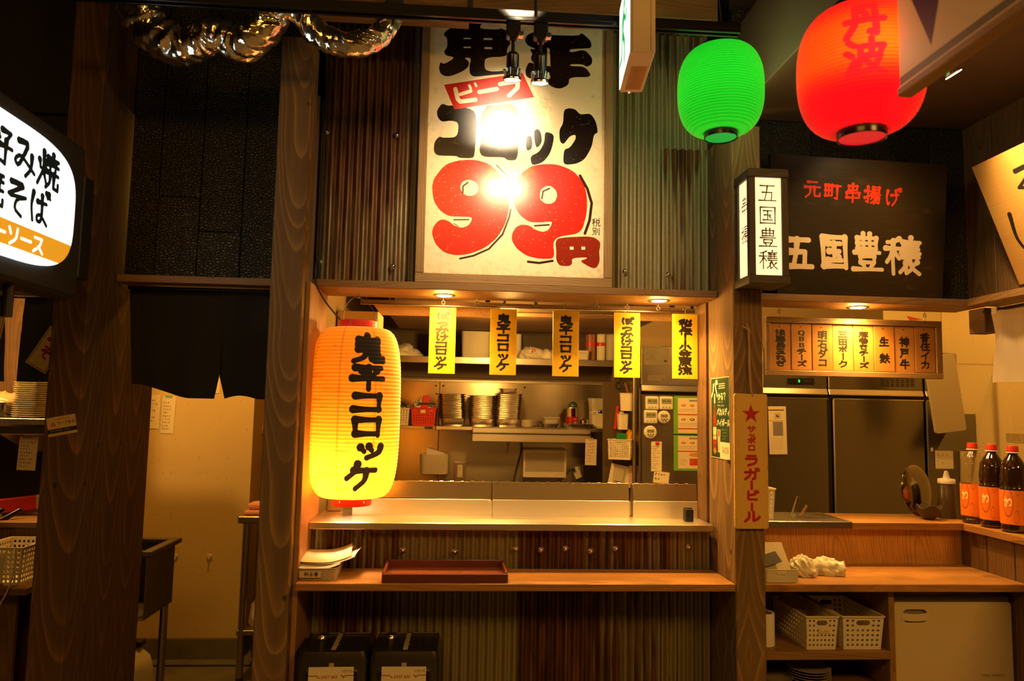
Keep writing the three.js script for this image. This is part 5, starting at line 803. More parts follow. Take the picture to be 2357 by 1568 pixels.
{ // three sauce bottles
  const lab = canvasTex(1024, 420, (g, W, H) => {
    fillBg(g, W, H, '#e2761c'); g.fillStyle = '#157a86'; g.fillRect(0, 14, W, 40); g.fillStyle = '#f0b05a'; g.fillRect(0, 0, W, 12);
    for (let c = 0; c < 4; c++) { const x = 128 + c * 256; g.fillStyle = '#a8480c'; g.beginPath(); g.arc(x, 190, 62, 0, 7); g.fill(); g.fillStyle = '#dc7020'; g.beginPath(); g.arc(x, 190, 55, 0, 7); g.fill(); write(g, 'かつ', x - 46, 165, 46, { row: true, w: 18, gap: -0.02, color: '#f4dca0' }); g.strokeStyle = '#c05e14'; g.lineWidth = 5; for (const [dx, dy, r] of [[90, 250, 26], [110, 140, 20], [40, 310, 24]]) { g.beginPath(); g.arc(x + dx, dy, r, 0, 7); g.stroke(); } g.fillStyle = '#3a2008'; g.fillRect(x - 26, 370, 60, 14); }
  });
  const shape = (r, t) => { const k = r + t; return [[0, 0.004], [0.03, 0.0], [0.046, 0.004], [k, 0.012], [k, 0.158], [k - 0.003, 0.163], [k - 0.004, 0.167], [k - 0.001, 0.172], [k - 0.002, 0.2], [k - 0.005, 0.226], [0.041, 0.243], [0.028, 0.267], [0.0165, 0.283], [0.0155, 0.29], [0.0155, 0.298]].map((p) => [Math.max(0, p[0] + (p[0] > 0.02 && p[0] < 0.045 ? t : 0)), p[1]]); };
  const mk = (z, label, full) => {
    const o = thing('sauce_bottle', label, 'bottle', [2.062, 1.0, z], -0.5 + z, 'sauce bottles on the side ledge');
    part('shell', lathe(shape(0.0475, 0), 48), full ? phys({ color: lin([0.022, 0.009, 0.004]), roughness: 0.07, clearcoat: 1, clearcoatRoughness: 0.05 }) : M.clear, o);
    if (!full) part('dregs', lathe([[0, 0.002], [0.044, 0.004], [0.0458, 0.012], [0.0458, 0.022], [0, 0.022]], 40), flat([0.03, 0.012, 0.005], 0.2), o);
    part('label', lathe([[0.0482, 0.030], [0.0484, 0.032], [0.0484, 0.152], [0.0482, 0.154]], 48, -Math.PI), std({ map: lab, roughness: 0.45 }), o);
    part('neck_ring', lathe([[0.0155, 0.288], [0.0215, 0.288], [0.0215, 0.292], [0.0155, 0.293]], 30), M.white, o);
    part('screw_cap', lathe([[0, 0.316], [0.0165, 0.316], [0.018, 0.314], [0.0195, 0.296], [0.0195, 0.293], [0, 0.293]], 36), M.red, o);
  };
  mk(-0.06, 'nearly empty clear sauce bottle with red cap and orange label', false);
  mk(0.048, 'full dark sauce bottle with red cap, next to the empty one', true);
  mk(0.158, 'full dark sauce bottle with red cap at the picture edge, last in line', true);
}

// ================================================================ CROQUETTE KITCHEN
const note = (name, label, w, h, lines, color, pos, rx = 0, rz = 0, tape, ry = 0) => { const o = thing(name, label, 'note', pos, ry); const m = part('sheet', at(card(w, h, 0.0008, 0), 0, h / 2, 0), printed(Math.round(w * 2600), Math.round(h * 2600), (g, W, H) => { fillBg(g, W, H, '#e6dcc2'); scribble(g, W * 0.08, H * 0.14, W * 0.84, lines, H * 0.8 / lines, color, 0.62); }, { roughness: 0.85 }), o); m.rotation.set(rx, 0, rz); if (tape) part('tape', at(box(w * 0.5, 0.014, 0.0008, 0), 0, h, 0.0008), flat(tape, 0.5), o); };
{
  const o = thing('wall_shelf', 'stainless wall shelf carrying tray stacks and baskets', 'shelf', [0, 0, 0]);
  part('shelf_board', span(-0.555, -0.134, 1.29, 1.311, -1.75, -1.505, 0.002, 'x'), M.steelDull, o); part('shelf_board', span(-0.131, 0.955, 1.29, 1.311, -1.75, -1.505, 0.002, 'x'), M.steel, o);
  part('drip_lip', span(0.078, 0.77, 1.276, 1.308, -1.504, -1.492, 0.004, 'x'), M.steel, o); part('lower_rail', span(0.078, 0.772, 1.226, 1.27, -1.512, -1.496, 0.003, 'x'), M.steel, o);
  for (const x of [-0.5, 0.3, 0.9]) part('bracket', at(ext(poly([[0, 0], [0.23, 0], [0.23, -0.02], [0.02, -0.14], [0, -0.14]]), 0.004).rotateY(-Math.PI / 2), x, 1.288, -1.748), M.steelDull, o);
  part('maker_badge', at(rbox(0.046, 0.012, 0.002, 0.0008), -0.172, 1.300, -1.504), M.black, o);
  const u = thing('wall_shelf', 'upper metal shelf behind the yellow tags with bags and rolls on it', 'shelf', [0, 0, 0]);
  part('shelf_board', span(-0.555, 0.955, 1.692, 1.712, -1.76, -1.49, 0.002, 'x'), M.steelDull, u); part('front_lip', span(-0.555, 0.955, 1.673, 1.7115, -1.489, -1.481, 0.002, 'x'), M.steelDull, u);
}
const hoodMat = std({ color: lin([0.10, 0.065, 0.032]), roughness: 0.5, metalness: 0.2 });
{ const o = thing('range_hood', 'dark range hood above the upper kitchen shelf', 'hood', [0, 0, 0]); part('canopy', span(-0.35, 0.955, 1.886, 2.499, -1.45, -0.75, 0.004, 'x'), hoodMat, o); part('canopy_lip', span(-0.355, 0.96, 1.866, 1.885, -1.455, -0.745, 0.003, 'x'), M.plankDark, o); }
const apron = (label, tl, tr, br, bl, xs) => { const o = thing('plywood_apron', label, 'board', [0, 0, 0]); part('board', slab(tl, tr, br, bl, 0.012), M.pine, o); for (const x of xs) part('hanger', span(x, x + 0.02, 1.82, 2.5, -0.33, -0.3185, 0.001), M.black, o); };
apron('orange-lit plywood apron behind the tag nearest the lantern', [-0.385, 1.862, -0.30], [0.165, 1.866, -0.30], [0.165, 1.803, -0.305], [-0.335, 1.799, -0.305], [-0.3, 0.1]);
apron('orange-lit plywood apron behind the exclamation tag', [0.70, 1.866, -0.30], [0.95, 1.866, -0.30], [0.95, 1.806, -0.305], [0.70, 1.804, -0.305], [0.72, 0.9]);
{ const o = thing('wall_cabinet', 'cream cabinet panel hanging behind the yellow lantern', 'cabinet', [0, 0, 0]); part('carcass', span(-0.558, -0.372, 1.40, 1.845, -0.75, -0.556, 0.003), M.cream, o); part('door', span(-0.556, -0.374, 1.402, 1.843, -0.555, -0.540, 0.003), M.cream, o); }
{ // stacks of steel trays
  const tray = panGeo(0.168, 0.22, 0.026, 0.009, 0.012, 0.016), small = panGeo(0.11, 0.16, 0.03, 0.008, 0.008, 0.014), deep = panGeo(0.16, 0.22, 0.046, 0.007, 0.010, 0.016);
  const stack = (x, n, dy, name, lean, mat) => { let src; for (let k = 0; k < n; k++) { const label = `${nth(n - 1 - k)} steel tray in the ${name}`, p = [x + lean * k + (hash(k, n, 3) - 0.5) * 0.003, 1.311 + (k ? 0.018 + (k - 1) * dy + 0.012 : 0), -1.62], ry = (hash(k, n, 8) - 0.5) * 0.03; if (!src) src = single('steel_tray', label, 'tray', k ? tray : deep, mat, p, ry, name); else { const c = copy(src, label, p, ry); c.geometry = tray; } } };
  stack(-0.037, 15, 0.0101, 'tray stack next to the red basket', -0.0006, M.trayA);
  stack(0.134, 14, 0.0104, 'middle tray stack of the shelf', 0.0002, M.trayB);
  stack(0.284, 15, 0.0106, 'tallest tray stack on the shelf', 0.0006, M.trayB);
  single('steel_tray', 'small steel tray lying on top of the tallest tray stack', 'tray', small, M.steel, [0.288, 1.311 + 0.030 + 13 * 0.0106 + 0.027, -1.615], 0.02);
}
{ // baskets and small ware on the shelf
  const b = thing('storage_basket', 'white perforated basket half hidden behind the yellow lantern', 'basket', [-0.352, 1.311, -1.60]); basketParts(b, 0.13, 0.10, 0.15, M.plastic, { nx: 7, ny: 6, nz: 8, r: 0.0034, slot: false, flare: 0.1 });
  const r = thing('storage_basket', 'red perforated plastic basket with bags inside on the steel shelf', 'basket', [-0.205, 1.311, -1.60]); basketParts(r, 0.146, 0.104, 0.15, M.redPlastic, { nx: 9, ny: 6, nz: 9, r: 0.0034, slot: false, flare: 0.12 }); part('sticker', at(card(0.028, 0.018, 0.001), -0.004, 0.082, 0.0745), flat([0.75, 0.66, 0.4], 0.6), r);
  single('plastic_bag', 'clear bag bunched inside the red basket', 'bag', blob(0.12, 0.085, 0.1, 5, 0.6, 4, -0.5, 22), M.bag, [-0.215, 1.375, -1.60]);
  single('red_packet', 'flat red packet sticking up out of the red basket', 'packet', at(rbox(0.042, 0.11, 0.012, 0.004), 0, 0.055, 0, 0, 0, -0.2), M.red, [-0.198, 1.376, -1.55]);
  single('black_skewer', 'black bar lying across the red basket', 'utensil', at(rbox(0.10, 0.011, 0.012, 0.004), 0, 0.006, 0), M.black, [-0.188, 1.433, -1.54], 0.1);
  single('plastic_bag', 'dark glossy bag in the white basket behind the lantern', 'bag', blob(0.11, 0.05, 0.1, 8, 0.7, 4, -0.5, 20), std({ color: lin([0.05, 0.04, 0.035]), roughness: 0.2 }), [-0.345, 1.388, -1.60]);
  const saucer = lathe([[0, 0.003], [0.022, 0], [0.026, 0.002], [0.036, 0.011], [0.0385, 0.014], [0.036, 0.0135], [0.024, 0.005], [0, 0.005]], 36);
  for (let k = 0; k < 5; k++) single('small_dish', `${nth(4 - k)} white dish in the small stack beside the trays`, 'dish', saucer, M.white, [0.402, 1.311 + k * 0.0072, -1.56], 0, 'white dishes on the steel shelf');
  const lad = thing('ladle', 'flat dark ladle lying between dishes and containers', 'ladle', [0.455, 1.311, -1.6]); part('ladle_handle', at(rbox(0.08, 0.004, 0.012, 0.002), 0, 0.006, 0, 0, 0.2), M.black, lad); part('ladle_bowl', at(lathe([[0, 0.001], [0.012, 0.002], [0.02, 0.01], [0.021, 0.01], [0.013, 0], [0, 0]], 20), -0.04, 0.002, 0.01), M.steelDull, lad);
  single('food_pan', 'dark shallow pan on the shelf under the pale container', 'pan', panGeo(0.125, 0.15, 0.024), M.steelDull, [0.535, 1.311, -1.60]);
  const c = thing('food_container', 'pale rectangular lidded container standing in the dark pan', 'container', [0.545, 1.3135, -1.60]); part('body', panGeo(0.095, 0.10, 0.05, 0.003, 0.006, 0.012), M.frost, c); part('lid', loft([rrLoop(0.1, 0.106, 0.012, 0.05), rrLoop(0.102, 0.108, 0.012, 0.052), rrLoop(0.102, 0.108, 0.012, 0.058), rrLoop(0.094, 0.1, 0.01, 0.06)]), M.plasticDim, c);
  single('serving_pan', 'pale tray with cans and jars overhanging the shelf edge', 'pan', panGeo(0.165, 0.2, 0.026, 0.008, 0.01), M.steel, [0.706, 1.311, -1.585]);
  const can = thing('spice_can', 'tall can with red and silver label on the pale tray', 'can', [0.668, 1.3127, -1.58]);
  const lab = canvasTex(512, 512, (g, W, H) => { fillBg(g, W, H, '#3a1208'); for (let k = 0; k < 4; k++) { const x = k * 128; g.fillStyle = '#c9a868'; g.fillRect(x + 44, 0, 34, H); g.fillStyle = '#b02a10'; g.fillRect(x, 90, 128, 16); g.fillRect(x, 250, 128, 40); g.fillStyle = '#b3a98f'; g.fillRect(x + 78, 0, 30, 250); g.fillStyle = '#a89878'; g.fillRect(x, 380, 40, 120); g.fillStyle = '#b02a10'; for (let q = 0; q < 4; q++) g.fillRect(x + 44, 330 + q * 40, 34, 12); } });
  part('body', lathe([[0, 0], [0.034, 0], [0.035, 0.002], [0.035, 0.113], [0.034, 0.115], [0, 0.115]], 40), std({ map: lab, roughness: 0.3, metalness: 0.3 }), can); part('can_lid', at(lathe([[0, 0.004], [0.033, 0.004], [0.0355, 0.006], [0.0355, 0], [0.034, 0]], 36), 0, 0.114, 0), M.steel, can);
  single('green_packet', 'crumpled green and black packet lying on the tall can', 'packet', blob(0.05, 0.03, 0.04, 14, 0.7, 4, -0.4, 14), std({ color: lin([0.03, 0.09, 0.035]), roughness: 0.35 }), [0.676, 1.4335, -1.58]);
  const jar = thing('spice_jar', 'small jar with a red cap in front of the tall can', 'jar', [0.684, 1.3127, -1.53]); part('jar_body', lathe([[0, 0], [0.013, 0], [0.014, 0.002], [0.014, 0.034], [0.011, 0.04], [0, 0.04]], 28), std({ color: lin([0.28, 0.13, 0.05]), roughness: 0.25 }), jar); part('cap', lathe([[0, 0.058], [0.013, 0.058], [0.0145, 0.055], [0.0145, 0.039], [0, 0.039]], 28), M.red, jar);
  const cup = thing('steel_pot', 'small shiny lidded steel pot beside the red-capped jar', 'pot', [0.738, 1.3127, -1.56]); part('pot_body', lathe([[0, 0], [0.024, 0], [0.025, 0.003], [0.025, 0.042], [0.026, 0.043]], 36), M.chrome, cup); part('lid', lathe([[0, 0.056], [0.006, 0.055], [0.0065, 0.05], [0.022, 0.049], [0.0265, 0.044], [0.0265, 0.042], [0, 0.042]], 36), M.chrome, cup);
  const d = thing('oil_tester', 'white box appliance with a dark display strip at the shelf end', 'appliance', [0.846, 1.311, -1.60]);
  part('body', at(rbox(0.121, 0.1, 0.12, 0.004), 0, 0.058, 0), M.plastic, d); part('base_foot', at(rbox(0.112, 0.012, 0.11, 0.003), 0, 0.006, 0), M.plasticDim, d); part('display', at(box(0.076, 0.018, 0.002, 0.0005), 0.012, 0.098, 0.0605), M.blackGloss, d);
  part('indicator', at(cyl(0.0024, 0.0024, 0.001, 12).rotateX(Math.PI / 2), -0.018, 0.1, 0.062), glow([0.15, 0.3, 1], 3), d); part('indicator', at(cyl(0.0022, 0.0022, 0.001, 12).rotateX(Math.PI / 2), 0.001, 0.099, 0.062), glow([0.1, 1, 0.25], 2), d); part('switch_plate', at(rbox(0.02, 0.018, 0.002, 0.0008), -0.048, 0.088, 0.0605), M.plasticDim, d);
  const tub = thing('clear_tub', 'cloudy open tub standing on the white box appliance', 'tub', [0.843, 1.4195, -1.60]); part('tub_body', panGeo(0.14, 0.13, 0.07, 0.004, 0.006, 0.014), M.frost, tub);
}
{ // upper shelf: bags, bins, rolls
  single('plastic_bag', 'large limp clear bag on the upper shelf behind the lantern', 'bag', blob(0.26, 0.075, 0.2, 21, 0.6, 3, -0.4, 24), M.bag, [-0.37, 1.712, -1.62]);
  const bin = (x, w, h, label, tint) => { const o = thing('storage_bin', label, 'bin', [x, 1.712, -1.62]); part('bin_body', panGeo(w, 0.2, h, 0.005, 0.004, 0.012), M.frost, o); part('contents', at(rbox(w * 0.8, h * 0.62, 0.14, 0.012), 0, h * 0.33, 0), flat(tint, 0.7), o); };
  bin(-0.12, 0.14, 0.15, 'cloudy plastic bin beside the brightest yellow tag', [0.2, 0.15, 0.08]); bin(0.09, 0.18, 0.155, 'cloudy plastic bin with something red inside, second on the upper shelf', [0.3, 0.06, 0.03]);
  const roll = (x, z, r, h, label, mat, stripe) => { const o = thing('kitchen_roll', label, 'roll', [x, 1.712, z], x * 3); part('roll_body', lathe([[0.012, 0], [r, 0], [r + 0.001, 0.003], [r + 0.001, h - 0.003], [r, h], [0.012, h], [0.012, 0]], 30), mat, o); if (stripe) part('band', at(lathe([[r + 0.0012, 0], [r + 0.0018, 0.001], [r + 0.0018, 0.022], [r + 0.0012, 0.023]], 30), 0, h * 0.55, 0), M.red, o); };
  roll(0.345, -1.68, 0.024, 0.16, 'white roll standing behind the second yellow tag', M.paper); roll(0.786, -1.62, 0.03, 0.165, 'roll in red printed wrap next to the white tub', std({ color: lin([0.3, 0.12, 0.07]), roughness: 0.4 }), true); roll(0.845, -1.6, 0.024, 0.165, 'white roll with a red band on the upper shelf', M.paper, true); roll(0.907, -1.61, 0.031, 0.165, 'thick clear-wrapped roll at the upper shelf end', M.frost);
  single('plastic_bag', 'white bag with a red mark on the upper shelf between two tags', 'bag', blob(0.15, 0.075, 0.13, 31, 0.5, 3, -0.45, 24), M.white, [0.422, 1.712, -1.58]); single('print_patch', 'red printed patch on the white bag between two tags', 'print', at(card(0.03, 0.02, 0.0008), 0, 0, 0, -0.3, 0, 0.4), M.red, [0.425, 1.762, -1.525]);
  single('plastic_bag', 'smaller slumped white bag leaning against the marked bag', 'bag', blob(0.09, 0.06, 0.1, 35, 0.5, 3, -0.45, 20), M.plastic, [0.515, 1.712, -1.56], 0.6); single('plastic_bag', 'pale rounded bag hidden partly by the middle yellow tag', 'bag', blob(0.14, 0.062, 0.12, 39, 0.4, 3, -0.45, 20), M.plasticDim, [0.61, 1.712, -1.62]);
  const t = thing('white_tub', 'small square white tub with dark print on the upper shelf', 'tub', [0.72, 1.712, -1.58]); part('tub_body', panGeo(0.1, 0.1, 0.058, 0.004, 0.006, 0.012), M.white, t); part('print', at(card(0.05, 0.012, 0.0008), 0.01, 0.044, 0.0478, -0.1), printed(200, 50, (g, W, H) => { fillBg(g, W, H, '#cfc4a8'); scribble(g, 10, 8, 180, 1, 34, '#222', 0.7); }), t);
}
{ // on the back wall below the shelf
  const rk = thing('wall_pocket', 'white plastic wall pocket with a folded paper stuck in it', 'rack', [-0.14, 1.022, -1.70]);
  part('pocket', loft([rrLoop(0.158, 0.07, 0.028, 0, 6), rrLoop(0.166, 0.078, 0.03, 0.008, 6), rrLoop(0.174, 0.084, 0.034, 0.112, 6), rrLoop(0.178, 0.088, 0.036, 0.116, 6), rrLoop(0.172, 0.082, 0.033, 0.116, 6), rrLoop(0.16, 0.072, 0.028, 0.01, 6)]), M.plastic, rk); for (let j = 0; j < 5; j++) for (let i = 0; i < 9; i++) part('vent_dimple', at(cyl(0.004, 0.004, 0.0012, 8).rotateX(Math.PI / 2), -0.06 + i * 0.015, 0.028 + j * 0.015, 0.0415), M.plasticDim, rk);
  single('folded_paper', 'folded white paper standing in the wall pocket', 'paper', at(slab([-0.05, 0.115, 0], [0.055, 0.085, 0.004], [0.06, 0, 0], [-0.07, 0, 0], 0.001)), M.paper, [-0.135, 1.06, -1.70]);
  const outlet = (x, y, label) => { const o = thing('wall_outlet', label, 'outlet', [x, y, -1.751]); part('plate', at(rbox(0.07, 0.12, 0.006, 0.002), 0, 0, 0.003), M.steelDull, o); part('socket_body', at(rbox(0.03, 0.075, 0.006, 0.002), 0, 0.005, 0.008), M.plastic, o); for (const dy of [-0.018, 0.026]) { for (const dx of [-0.005, 0.005]) part('slot', at(box(0.002, 0.008, 0.001, 0), dx, dy, 0.0115), M.black, o); part('slot', at(cyl(0.002, 0.002, 0.001, 10).rotateX(Math.PI / 2), 0, dy - 0.009, 0.0115), M.black, o); } };
  outlet(0.014, 1.03, 'steel-plated wall outlet beside the wall pocket'); outlet(0.735, 1.03, 'wall outlet with a white adapter plugged into it');
  const ad = thing('power_adapter', 'white power adapter plugged askew into the outlet', 'adapter', [0.725, 1.035, -1.725]); ad.rotation.z = 0.45; part('body', rbox(0.04, 0.068, 0.03, 0.004), M.plastic, ad); part('plug', at(rbox(0.02, 0.018, 0.028, 0.003), -0.012, 0.03, 0.02), M.black, ad);
  single('adapter_cord', 'black cord curling down from the white adapter', 'cord', tube([[0.70, 1.06, -1.71], [0.67, 1.04, -1.70], [0.64, 1.01, -1.69], [0.61, 0.96, -1.70], [0.60, 0.9, -1.72]], 0.004, 30, 7), M.rubber); single('black_cable', 'long black cord hanging from the shelf beside the mesh panel', 'cord', tube([[0.385, 1.225, -1.70], [0.385, 1.16, -1.72], [0.365, 1.08, -1.735], [0.345, 1.0, -1.735], [0.33, 0.9, -1.73]], 0.004, 36, 7), M.rubber);
  const ms = thing('mesh_caddy', 'wide white caddy with a mesh of square holes on the steel wall', 'rack', [0.523, 1.01, -1.71]);
  part('mesh_front', at(perforated(0.26, 0.162, 0.003, 31, 16, 0.0026, { mx: 0.016, y0: 0.036, y1: 0.02, square: true }), 0, 0, 0.03), M.plastic, ms); part('back', span(-0.13, 0.13, 0, 0.164, -0.035, -0.032, 0.0005), flat([0.25, 0.22, 0.16], 0.6), ms); part('base', span(-0.13, 0.13, 0, 0.003, -0.032, 0.03, 0.0005), M.plastic, ms); for (const s of [-0.13, 0.127]) part('side', span(s, s + 0.003, 0.0035, 0.164, -0.0315, 0.0295, 0.0005), M.plastic, ms); part('rim', loft([rrLoop(0.268, 0.076, 0.008, 0.16), rrLoop(0.27, 0.078, 0.008, 0.166), rrLoop(0.26, 0.066, 0.006, 0.166), rrLoop(0.26, 0.066, 0.006, 0.16)], { cap0: false, cap1: false }), M.plastic, ms);
  note('paper_note', 'narrow paper note in red pen taped under the steel shelf', 0.066, 0.15, 7, '#b0482a', [0.768, 1.1, -1.49], 0, -0.02, [0.55, 0.45, 0.1]);
  note('paper_note', 'small white paper with red pen under the lantern side of the shelf', 0.04, 0.12, 5, '#b0482a', [-0.405, 1.11, -1.745]);
  // right end of the wall: holders and boxes
  const pole = single('steel_pole', 'vertical grey pipe between the holders and the refrigerator', 'pipe', at(cyl(0.011, 0.011, 1.8, 20), 0, 0.9, 0), M.steelDull, [0.955, 0, -1.2]); void pole;
  single('holder_panel', 'dark panel behind the white utensil holders', 'panel', span(0.80, 0.972, 0.6, 1.58, -1.30, -1.288, 0.001), hoodMat);
  const hold = (x, y, z, w, h, d, label, ry) => { const o = thing('utensil_holder', label, 'holder', [x, y, z], ry); part('cup', panGeo(w, d, h, 0.003, 0.004, 0.008), M.plastic, o); };
  hold(0.923, 1.418, -1.25, 0.08, 0.098, 0.055, 'white holder with scissors hung by the kitchen corner', -0.15); hold(0.902, 1.315, -1.25, 0.065, 0.088, 0.05, 'open white holder below the scissors holder', 0.2);
  single('receipt_slip', 'small cream slip inside the lower white holder', 'paper', at(card(0.026, 0.05, 0.001), 0, 0.025, 0, -0.2, 0, 0.1), M.plastic, [0.898, 1.365, -1.25]);
  const sc = (x, label, lean, col) => { const o = thing('scissors', label, 'scissors', [x, 1.43, -1.245]); o.rotation.z = lean; for (const s of [-1, 1]) { part('blade', at(box(0.009, 0.08, 0.0025, 0.0008), s * 0.003, 0.05, s * 0.0015, 0, 0, s * 0.04), M.steel, o); part('finger_loop', at(ring(0.0135, 0.004, 22).scale(1, 1.35, 1), s * 0.016, 0.128, 0), col, o); part('shank', at(rbox(0.008, 0.034, 0.006, 0.002), s * 0.007, 0.098, 0, 0, 0, s * -0.25), col, o); } };
  sc(0.905, 'black-handled scissors standing in the upper white holder', 0.1, M.black);
  const kn = thing('peeler', 'brown-handled utensil standing beside the scissors in the holder', 'utensil', [0.928, 1.425, -1.24]); part('utensil_handle', at(rbox(0.014, 0.11, 0.012, 0.005), 0, 0.095, 0, 0, 0, 0.3), flat([0.16, 0.07, 0.035], 0.5), kn); part('utensil_blade', at(box(0.008, 0.06, 0.002, 0.0005), 0.014, 0.03, 0, 0, 0, 0.3), M.steel, kn);
  single('red_strip', 'narrow red strap hanging beside the white box appliance', 'strap', at(rbox(0.016, 0.13, 0.004, 0.0015), 0, 0.065, 0, 0, 0, -0.12), M.red, [0.872, 1.315, -1.275]);
  const sb = thing('storage_basket', 'white slotted basket hung under the coloured boxes in the kitchen corner', 'basket', [0.885, 1.155, -1.225], -0.35); basketParts(sb, 0.125, 0.108, 0.1, M.plastic, { nx: 11, ny: 9, nz: 9, r: 0.0028, slot: false, flare: 0.06, square: true });
  const bx = (x, y, z, w, h, d, rz, ry, c1, c2, label) => { const o = thing('small_box', label, 'box', [x, y, z], ry); const m = part('carton', at(box(w, h, d, 0.0008), 0, h / 2, 0), printed(200, 200, (g, W, H) => { fillBg(g, W, H, c1); g.fillStyle = c2; g.fillRect(20, 30, 40, 130); g.fillRect(80, 50, 90, 12); scribble(g, 80, 80, 100, 3, 30, '#4a3010', 0.6); }, { roughness: 0.5 }), o); m.rotation.z = rz; };
  bx(0.888, 1.235, -1.225, 0.055, 0.06, 0.02, -0.05, 0, '#0f7a30', '#e8c83c', 'green carton sticking out of the corner basket'); bx(0.93, 1.225, -1.235, 0.05, 0.075, 0.035, -0.5, 0.3, '#e2a824', '#d8621c', 'yellow carton with orange stripe tilted in the corner basket'); bx(0.912, 1.235, -1.25, 0.03, 0.085, 0.03, -0.45, 0, '#c98a20', '#c04a14', 'narrow orange carton between the green and yellow cartons');
  single('plastic_folder', 'pale plastic folder leaning in the corner below the slotted basket, larger one', 'folder', slab([0, 0.13, 0], [0.1, 0.11, 0], [0.08, 0, 0.02], [-0.03, 0, 0.02], 0.012), M.plastic, [0.846, 1.0, -1.26]); single('plastic_folder', 'grey inset folder in front of the pale plastic folder', 'folder', slab([0, 0.1, 0], [0.055, 0.085, 0], [0.04, 0.01, 0.01], [-0.012, 0.02, 0.01], 0.006), M.plasticDim, [0.858, 1.02, -1.243]); single('plastic_folder', 'pinkish plastic folder standing upright next to the grey pipe', 'folder', slab([0, 0.12, 0], [0.028, 0.115, 0], [0.02, 0, 0.015], [-0.015, 0, 0.015], 0.01), flat([0.75, 0.5, 0.36], 0.5), [0.942, 1.0, -1.255]);

}

